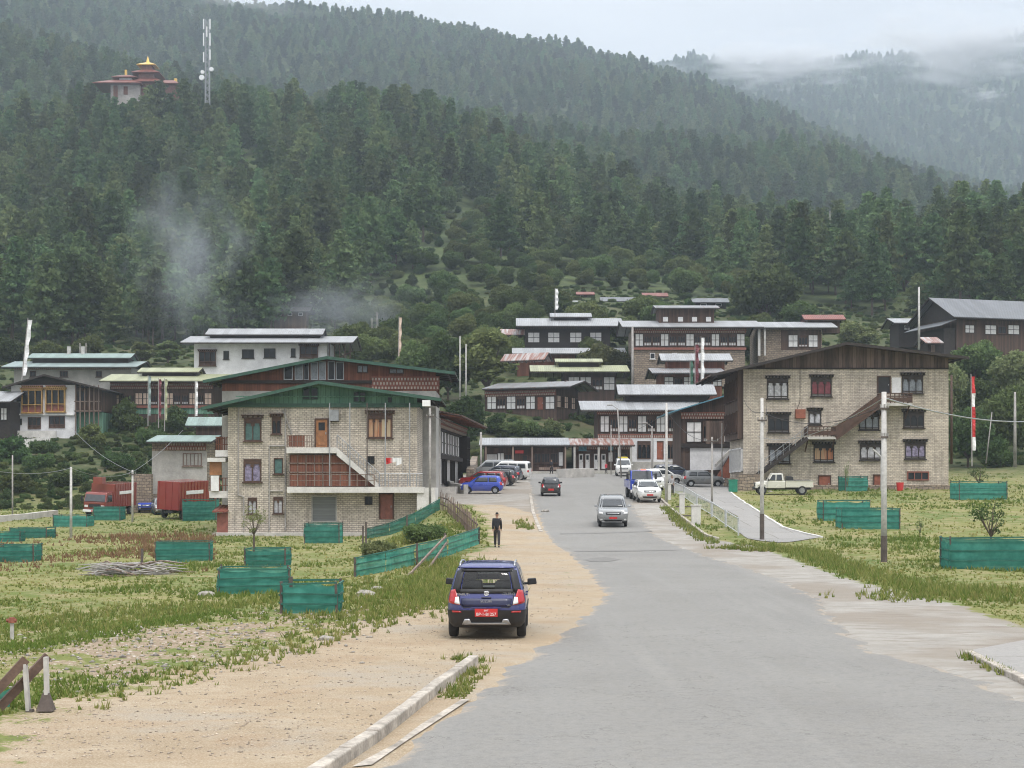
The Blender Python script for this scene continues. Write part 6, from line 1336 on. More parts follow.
        mm.build('mirror', M['black'] if pcol in ('blue', 'black') else P[pcol], root, bevel=.02)
    hwb = lev(L, .7)[2]; zb = .66 if kind == 'hatch' else .8
    for s_ in (-1, 1):
        a, b_ = (s_ * (hwb - .02), s_ * (hwb - .22)); 
        if kind == 'hatch': q = [(s_ * (hwb - .27), .70), (s_ * (hwb - .01), .74), (s_ * (hwb - .06), .99), (s_ * (hwb - .16), 1.02)]
        else: q = [(s_ * (hwb - .24), zb), (s_ * (hwb - .01), zb + .02), (s_ * (hwb - .03), zb + .22), (s_ * (hwb - .2), zb + .24)]
        patch(L, 'rear', q, .016, 6, 5).build('tail_light', M['lamp_red'], root, smooth=True)
        if kind == 'hatch': patch(L, 'rear', [(s_ * (hwb - .262), .712), (s_ * (hwb - .15), .74), (s_ * (hwb - .165), .86), (s_ * (hwb - .235), .87)], .024, 4, 4).build('reverse_light', M['lamp_white'], root, smooth=True)
        patch(L, 'front', [(s_ * (hwb - .3), zb), (s_ * (hwb - .03), zb + .03), (s_ * (hwb - .05), zb + .15), (s_ * (hwb - .26), zb + .12)], .016, 5, 3).build('headlight', M['lamp_white'], root, smooth=True)
        patch(L, 'front', [(s_ * (hwb - .26), .43), (s_ * (hwb - .12), .43), (s_ * (hwb - .12), .52), (s_ * (hwb - .26), .52)], .016, 3, 3).build('fog_light', M['lamp_white'], root, smooth=True)
    patch(L, 'front', [(-.42, zb - .02), (.42, zb - .02), (.46, zb + .12), (-.46, zb + .12)], .014, 8, 3).build('grille', M['black'], root, smooth=True)
    patch(L, 'front', [(-.4, zb + .035), (.4, zb + .035), (.41, zb + .055), (-.41, zb + .055)], .024, 8, 2).build('grille_bar', M['chrome'], root, smooth=True)
    if plate:
        o = patch(L, 'front', [(-.23, .52), (.23, .52), (.23, .64), (-.23, .64)], .03, 4, 2).build('number_plate', M['plate_red'], root)
        zp = (.47, .63) if kind == 'hatch' else (.55, .68); o = patch(L, 'rear', [(-.23, zp[0]), (.23, zp[0]), (.23, zp[1]), (-.23, zp[1])], .045, 4, 2).build('number_plate', M['plate_red'], root)
    patch(L, 'front', [(-.5, .36), (.5, .36), (.55, .47), (-.55, .47)], .014, 8, 3).build('lower_grille', M['black'], root, smooth=True)
    if clad:
        ring_ = [(z, a, b_, h + .012, r_) for z, a, b_, h, r_ in L[:3]] + [(.60, -1.82, 1.82, .808, .28)]
        rr_ = loft_plan([(z, a - .015, b_ + .015, h, r_) for z, a, b_, h, r_ in ring_]); n_ = len(rr_[0]); mbb = MB(); mbb.add([p for q in rr_ for p in q], [(j * n_ + i, j * n_ + (i + 1) % n_, (j + 1) * n_ + (i + 1) % n_, (j + 1) * n_ + i) for j in range(3) for i in range(n_)] + [tuple(range(3 * n_, 4 * n_)), tuple(range(n_))[::-1]])
        cl = mbb.build('bumper', M['plastic'], root, smooth=True); c = MB()
        for x in K['wx']: c.tube((x, -1.2, K['wr']), (x, 1.2, K['wr']), K['wr'] + .065, n=28)
        apply_bool(cl, c.build('cut', M['plastic'])); cl.data.set_sharp_from_angle(angle=R(35))
    if kind == 'hatch' and detail:
        patch(L, 'rear', [(-.47, .295), (.47, .295), (.40, .34), (-.40, .34)], .045, 8, 2).build('skid_plate', M['alloy'], root, smooth=True)
        for s_ in (-1, 1): patch(L, 'rear', [(s_ * .30, .335), (s_ * .50, .30), (s_ * .44, .42), (s_ * .34, .42)], .046, 3, 3).build('skid_plate', M['alloy'], root, smooth=True)
        for s_ in (-1, 1): patch(L, 'rear', [(s_ * .50, .555), (s_ * .70, .55), (s_ * .70, .585), (s_ * .52, .585)], .036, 4, 2).build('reflector', M['lamp_red'], root, smooth=True)
        for s_ in (-1, 1): b = MB(); b.path([(-1.36, s_ * .56, 1.475), (-1.2, s_ * .56, 1.535), (-.5, s_ * .57, 1.55), (.0, s_ * .555, 1.53), (.12, s_ * .54, 1.48)], .022, 6); b.build('roof_rail', M['alloy'], root, smooth=True)
        patch(L, 'rear', [(-.60, 1.44), (.60, 1.44), (.57, 1.492), (-.57, 1.492)], .05, 8, 2).build('spoiler', P[pcol], root, smooth=True)
        patch(L, 'rear', [(-.5, .67), (.5, .67), (.52, .835), (-.52, .835)], .006, 8, 3).build('tailgate_panel', M['navy'], root, smooth=True)
        patch(L, 'rear', [(-.10, .842), (.10, .842), (.10, .86), (-.10, .86)], .014, 4, 2).build('lip', M['black'], root, smooth=True)
        # seam of the tailgate, wiper, maker's badge and lettering
        b = MB(); pts = []
        for y, z in [(-.56, .95), (-.53, .72), (-.46, .655), (.46, .655), (.53, .72), (.56, .95)]: xr = lev(L, z)[0] - .05 * (1 - (y / .8) ** 2); pts.append((xr - .004, y, z))
        b.path(pts, .008, 5); b.build('tailgate_seam', M['black'], root)
        xr = lev(L, .93)[0] - .05; b = MB(); s1 = [(xr - .014, y, z) for y, z in [(.045, .965), (-.02, .978), (-.05, .955), (.05, .915), (.02, .893), (-.045, .905)]]; b.path(s1, .009, 5); b.tube((xr - .004, 0, .935), (xr - .012, 0, .935), .052, n=16); b.build('badge', M['chrome'], root)
        def txt(body_, y, z, size, off_, mt, nm):
            cu_ = bpy.data.curves.new(nm, 'FONT'); cu_.body = body_; cu_.size = size; cu_.extrude = .003; cu_.align_x = 'CENTER'; cu_.align_y = 'CENTER'
            t_ = bpy.data.objects.new(nm, cu_); COL.objects.link(t_); bpy.context.view_layer.update(); me_ = bpy.data.meshes.new_from_object(t_.evaluated_get(bpy.context.evaluated_depsgraph_get())); bpy.data.objects.remove(t_); me_.materials.clear(); me_.materials.append(mt)
            o = bpy.data.objects.new(nm, me_); COL.objects.link(o); o.parent = root; xr_ = lev(L, z)[0] - .05 * (1 - (y / .8) ** 2) - off_
            o.matrix_local = Matrix.Translation((xr_, y, z)) @ Matrix.Rotation(R(-90), 4, 'Z') @ Matrix.Rotation(R(90), 4, 'X'); return o
        txt('SUZUKI', .0, .78, .07, .012, M['alloy'], 'lettering'); txt('MARUTI', .47, .915, .07, .012, M['chrome'], 'lettering'); txt('CELERIO', -.45, .925, .07, .012, M['chrome'], 'lettering'); txt('VXI', -.45, .70, .05, .02, M['chrome'], 'lettering')
        txt('BP-1-B1257', 0, .52, .085, .060, M['white'], 'plate_number'); txt('BHT', 0, .595, .05, .060, M['white'], 'plate_number')
        MB().box(lev(L, .66)[0] - .07, lev(L, .66)[0], -.3, .3, .64, .665).build('boot_lip', P[pcol], root)
    root.scale = scale
    return root
m = NT('glass_tint'); g = m.n('ShaderNodeBsdfGlossy'); g.inputs['Roughness'].default_value = .03; t = m.n('ShaderNodeBsdfTransparent'); t.inputs[0].default_value = (.9, .93, .9, 1); fr = m.n('ShaderNodeFresnel'); fr.inputs[0].default_value = 1.5; mx = m.n('ShaderNodeMixShader'); m.l(fr.outputs[0], mx.inputs[0]); m.l(t.outputs[0], mx.inputs[1]); m.l(g.outputs[0], mx.inputs[2]); m.l(mx.outputs[0], m.out.inputs[0]); M['glass_tint'] = m.mat
M['cream_trim'] = flat('cream_trim', (.62, .58, .48), .9, var=.1); M['seat_cloth'] = flat('seat_cloth', (.16, .16, .17), .9, var=.2); M['navy'] = flat('navy', (.006, .009, .05), .3, var=.15, coat=.5); M['plastic'] = flat('plastic', (.022, .022, .024), .55, var=.2)
def ground_tilt(o, L=1.2):
    x, y = o.location.x, o.location.y; a = o.rotation_euler.z; dx, dy = math.cos(a) * L, math.sin(a) * L
    zf, zr = g1(x + dx, y + dy), g1(x - dx, y - dy); zl, z2 = g1(x - dy * .6, y + dx * .6), g1(x + dy * .6, y - dx * .6)
    o.location.z = (zf + zr) / 2 + .015; o.rotation_euler.y = -math.atan2(zf - zr, 2 * L); o.rotation_euler.x = math.atan2(zl - z2, 1.2 * L)
def park(o, px, py, head, D=None):
    """head: degrees, 90 = driving away from the viewer, -90 = facing the viewer"""
    p = gp(px, py) if D is None else Vector((at(px, py, D).x, D, 0)); o.location = (p.x, p.y, 0); o.rotation_euler = (0, 0, R(head)); ground_tilt(o); return o
c = car('hatchback', 'dark blue hatchback seen from behind with a red number plate, parked on the brown dirt', 'hatch', 'blue', seethrough=True, detail=True, clad=True); park(c, 490, 632, 88.5); 
c = car('hatchback', 'small black hatchback driving away up the middle of the road', 'hatch', 'black', detail=False); park(c, 550.5, 495.5, 90)
c = car('hatchback', 'bright blue hatchback parked sideways in front of a red car', 'hatch', 'brightblue', plate=False); park(c, 482, 493.5, 177)
c = car('hatchback', 'grey hatchback parked sideways at the top of the paved side ramp', 'hatch', 'grey', plate=False, scale=(1.08, 1, 1)); park(c, 703, 485, 2, 141)
c = car('suv', 'silver car with a red number plate driving towards the viewer, middle of the road', 'old_suv', 'silver'); park(c, 612, 525, -92)
c = car('suv', 'white car with a red number plate parked facing the viewer at the right kerb', 'suv', 'white'); park(c, 646.5, 501.5, -88)
c = car('suv', 'red car parked sideways behind the bright blue hatchback', 'suv', 'red', plate=False); park(c, 483, 487, 172, 136)
c = car('estate_car', 'black car half hidden behind the red car, its tail to the right', 'hatch', 'black', plate=False, scale=(1.1, 1.05, 1)); park(c, 496, 482, 168, 143)
c = car('suv', 'dark grey car between the black car and the white van', 'suv', 'darkblue', plate=False, scale=(1, 1, 1.02)); park(c, 500, 480, 165, 149)
c = car('van', 'white van parked sideways at the far end of the left row of cars', 'van', 'white', plate=False); park(c, 511, 477, 165, 154)
c = car('van', 'pale grey van behind the red car in the left row', 'van', 'silver', plate=False); park(c, 496, 476, 168, 158)
c = car('taxi_van', 'white taxi van with a yellow roof at the far end of the road', 'van', 'white', plate=False); park(c, 623, 476, -92); MB().box(-1.5, .6, -.5, .5, 1.93, 2.06).build('roof_sign', P['yellow'], c, bevel=.03)
c = car('hatchback', 'dark blue car parked sideways behind the grey hatchback', 'suv', 'darkblue', plate=False); park(c, 674, 479, 5, 152)
c = car('hatchback', 'white car behind the blue truck, its nose to the right', 'hatch', 'white', plate=False, scale=(1.1, 1, 1)); park(c, 661, 477, 20, 146)
c = car('hatchback', 'dark car at the back of the upper parking area beside the white house', 'hatch', 'black', plate=False); park(c, 690, 474, 10, 162)
c = car('van', 'white van behind the blue truck loaded with bright bundles', 'van', 'white', plate=False); park(c, 650, 480, -80, 134)
c = car('hatchback', 'silver car parked on the bare earth beside the red box truck', 'hatch', 'silver', plate=False); park(c, 161, 508, -70, 146)
c = car('pickup_car', 'blue car behind the green net guard near the red truck', 'hatch', 'brightblue', plate=False, scale=(1.05, 1, 1.05)); park(c, 146, 506, -75, 150)
if 0: c = car('van', 'x', 'van', 'white', plate=False, scale=(.7, 1, .6)); park(c, 443, 486, 175, 125)
# --- trucks
def truck(name, label, cab, box, px, py, head, D=None, Lb=5.2, boxh=2.2, cargo=True, glass_h=.62, W2=1.1, cabh=2.35, sc=1, open_bed=False):
    r = empty(name, (0, 0, 0), 0, label, 'truck'); b = MB(); x0, x1 = 1.4, 3.0
    b.hexa([(x0, -W2, .7), (x1, -W2, .7), (x1, W2, .7), (x0, W2, .7)], [(x0, -W2, 1.45), (x1 + .05, -W2, 1.45), (x1 + .05, W2, 1.45), (x0, W2, 1.45)])
    b.hexa([(x0, -W2, 1.452), (x1 + .05, -W2, 1.452), (x1 + .05, W2, 1.452), (x0, W2, 1.452)], [(x0, -W2 + .05, cabh), (x1 - .3, -W2 + .05, cabh), (x1 - .3, W2 - .05, cabh), (x0, W2 - .05, cabh)]); b.build('cab', P[cab], r, bevel=.06)
    g_ = MB(); g_.hexa([(x1 + .05, -W2 + .1, 1.52), (x1 + .075, -W2 + .1, 1.52), (x1 + .075, W2 - .1, 1.52), (x1 + .05, W2 - .1, 1.52)], [(x1 - .19, -W2 + .15, 1.52 + glass_h), (x1 - .165, -W2 + .15, 1.52 + glass_h), (x1 - .165, W2 - .15, 1.52 + glass_h), (x1 - .19, W2 - .15, 1.52 + glass_h)]); g_.build('windscreen', M['glass_dark'], r)
    for s_ in (-1, 1):
        MB().box(x0 + .25, x1 - .4, s_ * (W2 - .06), s_ * (W2 + .012), 1.5, 2.1).build('side_window', M['glass_dark'], r)
        MB().box(x1 + .03, x1 + .09, s_ * (W2 - .45), s_ * (W2 - .12), .95, 1.15).build('headlight', M['lamp_white'], r, bevel=.02)
        m_ = MB(); m_.box(x1 - .12, x1 - .04, s_ * (W2 + .12), s_ * (W2 + .3), 1.5, 1.95); m_.box(x1 - .1, x1 - .06, s_ * W2, s_ * (W2 + .12), 1.85, 1.89); m_.build('mirror', M['black'], r)
    MB().box(x1 + .02, x1 + .2, -W2, W2, .5, .72).build('bumper', M['white'], r, bevel=.03); MB().box(x1 + .055, x1 + .08, -.55, .55, .95, 1.25).build('grille', M['black'], r); MB().box(x1 + .2, x1 + .22, -.25, .25, .55, .68).build('number_plate', M['plate_red'], r)
    f = MB(); f.box(1.3 - Lb, 3.0, -.45, .45, .55, .75); f.build('chassis', M['black'], r)
    if open_bed:
        f = MB(); f.box(1.25 - Lb, 1.3, -W2, W2, .8, .9)
        for s_ in (-1, 1): f.box(1.25 - Lb, 1.3, s_ * W2, s_ * (W2 - .06), .9, 1.35)
        f.box(1.25 - Lb, 1.31 - Lb, -W2, W2, .9, 1.35); f.build('cargo_bed', P[box], r)
    else:
        f = MB(); f.box(1.25 - Lb, 1.3, -W2 - .05, W2 + .05, .85, .85 + boxh); o = f.build('cargo_box', P[box], r, bevel=.03); q = MB(); n = 9
        for k in range(n):
            x = 1.3 - Lb * (k + .5) / n
            for s_ in (-1, 1): q.box(x - .05, x + .05, s_ * (W2 + .05), s_ * (W2 + .1), .85, .85 + boxh)
        for k in range(4): y = -W2 + .1 + k * (2 * W2 - .2) / 3; q.box(1.2 - Lb, 1.25 - Lb, y - .05, y + .05, .85, .85 + boxh)
        q.build('rib', P[box], o)
        if cargo: MB().box(1.6, 2.4, -.5, .4, .85 + boxh, 1.5 + boxh).build('crate_rack', P[box], r, bevel=.02)
        for s_ in (-1, 1): MB().box(1.0 - Lb * .75, 1.0 - Lb * .15, s_ * (W2 + .1), s_ * (W2 + .108), .85 + boxh * .55, .85 + boxh * .68).build('lettering_band', M['white'], o)
    for x in (2.25, 1.25 - Lb + 1.1):
        for s_ in (-1, 1): wheel(r, x, s_ * (W2 - .18), .45, .3, 'steel')
    r.scale = (sc, sc, sc); park(r, px, py, head, D); return r
truck('truck', 'red truck with a box body and pale windscreen facing the viewer on the left', 'truckred', 'truckred', 108, 512, -99, 143, boxh=2.25)
truck('truck', 'dark red box truck parked with its rear corner to the viewer near the stone cottage', 'boxred', 'boxred', 190, 500, 74, 141, boxh=2.6, cargo=False, Lb=5.5)
t = truck('small_truck', 'small blue open truck with a grey windscreen parked behind the white car', 'brightblue', 'brightblue', 637, 492, -88, 121, Lb=2.6, W2=.86, cabh=2.15, open_bed=True, sc=1.04)
r = random.Random(4)
for k, (mt, x, y, s_, lb) in enumerate([(P['orange'], .5, .45, .5, 'orange bundle on the small blue truck'), (P['orange'], .1, .1, .42, 'smaller orange bundle behind the first one on the blue truck'), (M['panel_white'], .45, -.35, .34, 'white bundle on the small blue truck'), (P['yellow'], -.1, -.45, .3, 'yellow bundle at the right side of the small blue truck')]):
    bm = bmesh.new(); bmesh.ops.create_icosphere(bm, subdivisions=3, radius=1)
    for v in bm.verts: v.co *= 1 + .1 * math.sin(v.co.x * 5 + k) * math.sin(v.co.y * 4) + r.uniform(-.02, .02); v.co.z = max(v.co.z, -.8)
    me = bpy.data.meshes.new('bundle'); bm.to_mesh(me); bm.free(); me.materials.append(mt); o = bpy.data.objects.new('bundle', me); COL.objects.link(o); a = t.rotation_euler.z
    o.location = (t.location.x + math.cos(a) * x - math.sin(a) * y, t.location.y + math.sin(a) * x + math.cos(a) * y, t.location.z + .82 + .9 + s_ * .3); o.scale = (s_, s_, s_ * .85); tag(o, lb, 'bundle')
# --- white pickup
r = empty('pickup_truck', (0, 0, 0), 0, 'white pickup truck parked on the grass by the large stone house, facing left', 'pickup truck')
Wp = .82; b = MB(); b.box(-.1, 1.35, -Wp, Wp, .55, 1.12); b.hexa([(.0, -Wp, 1.122), (1.3, -Wp, 1.122), (1.3, Wp, 1.122), (.0, Wp, 1.122)], [(.1, -Wp + .06, 1.72), (.95, -Wp + .06, 1.72), (.95, Wp - .06, 1.72), (.1, Wp - .06, 1.72)]); b.build('cab', P['cream'], r, bevel=.05)
b = MB(); b.hexa([(1.352, -Wp + .05, .55), (2.3, -Wp + .1, .55), (2.3, Wp - .1, .55), (1.352, Wp - .05, .55)], [(1.352, -Wp + .1, 1.14), (2.26, -Wp + .16, 1.0), (2.26, Wp - .16, 1.0), (1.352, Wp - .1, 1.14)]); b.build('bonnet', P['cream'], r, bevel=.05)
b = MB(); b.box(-2.35, -.12, -Wp, Wp, .62, .68); 
for s_ in (-1, 1): b.box(-2.35, -.12, s_ * Wp, s_ * (Wp - .05), .68, 1.1); b.box(-2.35, -.12, s_ * (Wp + .03), s_ * (Wp - .05), 1.102, 1.15)
b.box(-2.35, -2.3, -Wp + .05, Wp - .05, .68, 1.1); b.box(-.18, -.12, -Wp + .05, Wp - .05, .68, 1.1); b.build('cargo_bed', P['cream'], r)
b = MB(); b.hexa([(-.9, -.6, .7), (-.2, -.6, .7), (-.2, .6, .7), (-.9, .6, .7)], [(-.75, -.5, 1.45), (-.25, -.5, 1.5), (-.25, .5, 1.5), (-.75, .5, 1.45)]); b.box(-2.2, -.95, -.7, .7, .7, 1.17); b.build('load_cover', M['black'], r, bevel=.04)
for s_ in (-1, 1):
    b = MB(); b.hexa([(.15, s_ * (Wp - .0), 1.17), (.62, s_ * Wp, 1.17), (.62, s_ * (Wp + .012), 1.17), (.15, s_ * (Wp + .012), 1.17)], [(.2, s_ * (Wp - .07), 1.64), (.6, s_ * (Wp - .07), 1.64), (.6, s_ * (Wp - .04), 1.64), (.2, s_ * (Wp - .04), 1.64)]); b.hexa([(.7, s_ * (Wp - .0), 1.17), (1.2, s_ * Wp, 1.17), (1.2, s_ * (Wp + .012), 1.17), (.7, s_ * (Wp + .012), 1.17)], [(.68, s_ * (Wp - .07), 1.64), (.92, s_ * (Wp - .07), 1.64), (.92, s_ * (Wp - .04), 1.64), (.68, s_ * (Wp - .04), 1.64)]); b.build('side_window', M['glass_dark'], r)
    MB().box(1.2, 1.3, s_ * (Wp + .02), s_ * (Wp + .2), 1.15, 1.33).build('mirror', M['black'], r, bevel=.02); MB().box(2.255, 2.31, s_ * .42, s_ * .62, .78, .92).build('headlight', M['lamp_white'], r); MB().box(-2.37, -2.351, s_ * .62, s_ * .8, .8, .98).build('tail_light', M['lamp_red'], r)
    b = MB(); b.hexa([(1.45, s_ * (Wp - .2), .82), (2.12, s_ * (Wp - .2), .82), (2.12, s_ * (Wp + .05), .82), (1.45, s_ * (Wp + .05), .82)], [(1.6, s_ * (Wp - .2), .98), (1.98, s_ * (Wp - .2), .98), (1.98, s_ * (Wp + .03), .98), (1.6, s_ * (Wp + .03), .98)]); b.build('wing', P['cream'], r, bevel=.03)
MB().box(2.3, 2.42, -Wp, Wp, .45, .6).build('bumper', M['black'], r, bevel=.02); MB().box(2.27, 2.31, -.38, .38, .68, .95).build('grille', M['black'], r); MB().box(-2.2, 2.1, -.4, .4, .42, .56).build('chassis', M['black'], r)
for x in (-1.45, 1.78):
    for s_ in (-1, 1): wheel(r, x, s_ * (Wp - .1), .38, .22, 'steel')
park(r, 783, 496.5, 176, 126); r.scale = (1.03, 1, 1.05)
# ------------------------------------------------------------------ net tree guards and fences
m = NT('green_net'); ob = m.co(); n = m.noise(ob, 3, 4); z = m.n('ShaderNodeSeparateXYZ'); m.l(ob, z.inputs[0])
c = m.mix(m.rng(n, .3, .7, 0, 1), (0.035, 0.215, 0.17), (0.075, 0.34, 0.27)); bands = m.math('SINE', m.math('MULTIPLY', z.outputs[2], 19)); c = m.mix(m.rng(bands, .2, 1, 0, .35), c, (0.01, .10, .08)); hv = m.n('ShaderNodeHueSaturation'); m.l(c, hv.inputs['Color']); m.l(m.rng(m.rand(), 0, 1, .7, 1.25), hv.inputs['Value']); hv.inputs['Saturation'].default_value = .93; c = hv.outputs[0]
wv1 = m.n('ShaderNodeTexChecker'); wv1.inputs['Scale'].default_value = 45; m.l(ob, wv1.inputs[0])
d = m.n('ShaderNodeBsdfDiffuse'); t = m.n('ShaderNodeBsdfTranslucent'); tr = m.n('ShaderNodeBsdfTransparent'); m.l(c, d.inputs[0]); m.l(c, t.inputs[0]); a = m.n('ShaderNodeMixShader'); a.inputs[0].default_value = .4; m.l(d.outputs[0], a.inputs[1]); m.l(t.outputs[0], a.inputs[2])
b_ = m.n('ShaderNodeMixShader'); b_.inputs[0].default_value = .14; m.l(a.outputs[0], b_.inputs[1]); m.l(tr.outputs[0], b_.inputs[2]); m.l(b_.outputs[0], m.out.inputs[0]); M['green_net'] = m.mat
M['net_rail'] = flat('net_rail', (0.02, 0.12, 0.09), .7, var=.3)
def net_panel(p, q, h, seed, sag=.05, h2=None):
    r = random.Random(seed); n = max(6, int((q - p).length / .22)); nv = 5; V_ = []; d = (q - p).normalized(); nr = Vector((-d.y, d.x, 0)); h2 = h if h2 is None else h2
    for i in range(n + 1):
        for j in range(nv + 1):
            u = i / n; v = j / nv; hh = h + (h2 - h) * u; V_.append(p.lerp(q, u) + Vector((0, 0, hh * v - (sag * math.sin(math.pi * (u * 2 % 1)) * (v > .9)))) + nr * (r.uniform(-.02, .02) + .06 * math.sin(u * 9 + seed) * math.sin(v * 3)))
    return V_, [(i * (nv + 1) + j, (i + 1) * (nv + 1) + j, (i + 1) * (nv + 1) + j + 1, i * (nv + 1) + j + 1) for i in range(n) for j in range(nv)]
GRP = 'green net guards round young trees'
def guard(l, t, r_, b_, label, yaw=8, depth=.9, seed=1, D=None):
    c = gp((l + r_) / 2, b_) if D is None else Vector((at((l + r_) / 2, b_, D).x, D, 0)); c.z = g1(c.x, c.y); k = FP / c.y; W = (r_ - l) / k; h = (b_ - t) / k - .03; dep = min(W * depth, 2.2)
    g = empty('tree_guard', (c.x, c.y, c.z), R(yaw), label, 'tree guard', GRP); W *= .93
    cs = [Vector((-W / 2, 0, 0)), Vector((W / 2, 0, 0)), Vector((W / 2, dep, 0)), Vector((-W / 2, dep, 0))]
    rr = random.Random(seed * 7); cs = [q + Vector((rr.uniform(-.05, .05), rr.uniform(-.05, .05), 0)) for q in cs]
    for i in range(4):
        q = cs[i]; b = MB(); b.beam(q + Vector((0, 0, -.25)), q + Vector((rr.uniform(-.04, .04), rr.uniform(-.04, .04), h + rr.uniform(.02, .10))), .06); b.build('post', M['pole_dark'], g)
    for i in range(4):
        p, q = cs[i], cs[(i + 1) % 4]; V_, F_ = net_panel(p * 1.02, q * 1.02, h * rr.uniform(.90, 1.02), seed * 10 + i, sag=rr.uniform(.03, .13), h2=h * rr.uniform(.9, 1.0)); mb = MB(); mb.add(V_, F_); o = mb.build('net', M['green_net'], g, smooth=True)
        rl = MB(); out_ = ((p + q) / 2 - Vector((0, dep / 2, 0))).normalized() * .05
        for zz in (.33, .64, .985): rl.beam(p + out_ + Vector((0, 0, h * zz + rr.uniform(-.03, .03))), q + out_ + Vector((0, 0, h * zz + rr.uniform(-.03, .03))), .035, .045)
        rl.build('rail', M['net_rail'], o)
    return g, c, h
gl = [((155, 541.5, 211, 562), 'green net guard beside the pile of branches'), ((244, 548, 286, 566.5), 'small green net guard behind the longer one, left of the middle, bare sapling inside'), ((218, 568, 291, 594), 'long green net guard with a stick leaning on its left end'), ((281, 581.5, 339, 613.5), 'nearest green net guard on the left field, beside the dirt'),
    ((303, 523, 340, 543.5), 'green net guard in front of the grey shutter of the brick house'), ((-6, 544, 35, 562.5), 'green net guard cut off by the left edge, nearest of that row'), ((-8, 531.5, 21, 542), 'green net guard cut off by the left edge, second row'), ((8, 527.5, 47.5, 538.5), 'flat wide green net guard near the left edge'),
    ((52, 514.8, 87.5, 527), 'green net guard left of the red truck'), ((92, 506.5, 121, 520.5), 'green net guard directly in front of the red truck cab'), ((181, 499, 217, 521), 'tall green net guard beside the red store door of the brick house'), ((126, 498, 138, 511), 'narrow green net guard right of the red truck'), ((153, 486, 166, 500), 'small green net screen behind the silver car'),
    ((822, 500, 871, 521), 'green net guard behind another one in the right field'), ((840, 508, 901, 529.5), 'green net guard left of the white pole in the right field'), ((844, 477.5, 869, 493), 'small green net guard against the wall of the large stone house'), ((957, 481, 1008.5, 500), 'far green net guard on the right, right of the large stone house')]
for i, (q, lb) in enumerate(gl): guard(*q, lb, yaw=random.Random(i).uniform(-6, 10), seed=i + 1, D=146 if i == 12 else (132 if i == 15 else None), depth=.7)
G_, C_g, h_g = guard(948, 538, 1075, 571, 'large green net guard full of weeds at the right edge', yaw=-6, seed=40, depth=.45)
def fence(name, pts, hs, label, posts, mat='green_net', seed=3, braces=(), rails=True):
    P3 = [gp(*p) for p in pts]; o = P3[0]; f = empty(name, o, 0, label, 'fence'); nmb = MB(); rmb = MB()
    for i, (p, q) in enumerate(zip(P3[:-1], P3[1:])):
        h0 = hs[i] * p.y / FP; h1 = hs[i + 1] * q.y / FP; V_, F_ = net_panel(p - o, q - o, h0, seed + i, h2=h1); nmb.add(V_, F_)
        for zz in (.3, .66, 1.0): rmb.beam(p - o + Vector((0, -.05, h0 * zz)), q - o + Vector((0, -.05, h1 * zz)), .04, .05)
    nmb.build('net', M[mat], f, smooth=True); rmb.build('rail', M['net_rail'], f)
    for px_, py_, hp in posts: p = gp(px_, py_); b = MB(); b.beam(p - o + Vector((0, 0, -.3)), p - o + Vector((0, 0, hp * p.y / FP)), .09); b.build('post', M['pole_dark'], f)
    for (a, b2, hp) in braces:
        p = gp(*a); q = gp(*b2) + Vector((0, 0, hp * gp(*b2).y / FP)); b = MB(); b.beam(p - o, q - o, .07); b.build('brace', M['timber_grey'], f)
    return f
fence('net_fence', [(355, 577), (385, 572), (415, 565), (448, 556), (479, 544)], [19, 20, 20, 18, 16], 'long green net fence with leaning timber braces on the bank left of the walking man', [(355, 577, 20), (417, 565, 22), (445, 555, 22), (479, 544, 17)], braces=[((408, 576), (446, 558), 22), ((426, 572), (447, 556), 14)])
fence('net_fence', [(366, 539), (390, 535), (415, 526), (440, 510)], [10, 12, 13, 11], 'faded green net fence climbing the bank beside the brick house', [(366, 539, 16), (407, 529, 14), (363, 556, 30), (366, 556, 34)], seed=8)
# picket fence on top of the bank
P3 = [gp(440, 509), gp(447, 512), (gp(462, 526)), gp(477, 541)]; o = P3[0]; f = empty('picket_fence', o, 0, 'weathered grey picket fence running down the top of the bank to the green net', 'fence'); rr = random.Random(5); b = MB(); rl = MB()
for p, q in zip(P3[:-1], P3[1:]):
    n = max(4, int((q - p).length / .32))
    for k in range(n): t_ = p.lerp(q, k / n) - o; hh = rr.uniform(.95, 1.35); b.beam(t_ + Vector((0, 0, -.2)), t_ + Vector((rr.uniform(-.05, .05), rr.uniform(-.05, .05), hh)), .11, .03)
    for zz in (.35, .85): rl.beam(p - o + Vector((.04, 0, zz)), q - o + Vector((.04, 0, zz)), .05, .09)
b.build('pickets', M['timber_grey'], f); rl.build('rail', M['pole_dark'], f)
# timber handrail and green net at the lower left corner
o = gp(38, 712); f = empty('wooden_handrail', o, 0, 'brown timber handrail on pale metal posts in the lower left corner', 'railing')
M['hand_wood'] = flat('hand_wood', (.13, .085, .065), .85, var=.35)
def rp_(px, py, D=None): q = gp(px, 712); return at(px, py, D or o.y) - o
for nm, a, c in (('rail', (-45, 737), (26, 659)), ('rail', (-45, 755), (48, 656))): b = MB(); b.beam(rp_(*a, o.y - .4), rp_(*c, o.y + (0 if c[0] < 40 else .3)), .06, .12); b.build(nm, M['hand_wood'], f)
for a, c in (((29, 711), (25, 664)), ((47, 694), (46, 657))): b = MB(); b.beam(rp_(*a, o.y) - Vector((0, 0, .1)), rp_(*c, o.y), .09, .05); b.build('post', M['pole_white'], f)
for a in ((30, 712), (46, 696)): q = rp_(*a); b = MB(); b.hexa([q + Vector(v) for v in ((-.11, -.1, -.2), (.11, -.1, -.2), (.11, .1, -.2), (-.11, .1, -.2))], [q + Vector(v) for v in ((-.04, -.04, .04), (.04, -.04, .04), (.04, .04, .04), (-.04, .04, .04))]); b.build('footing', M['pole_dark'], f)
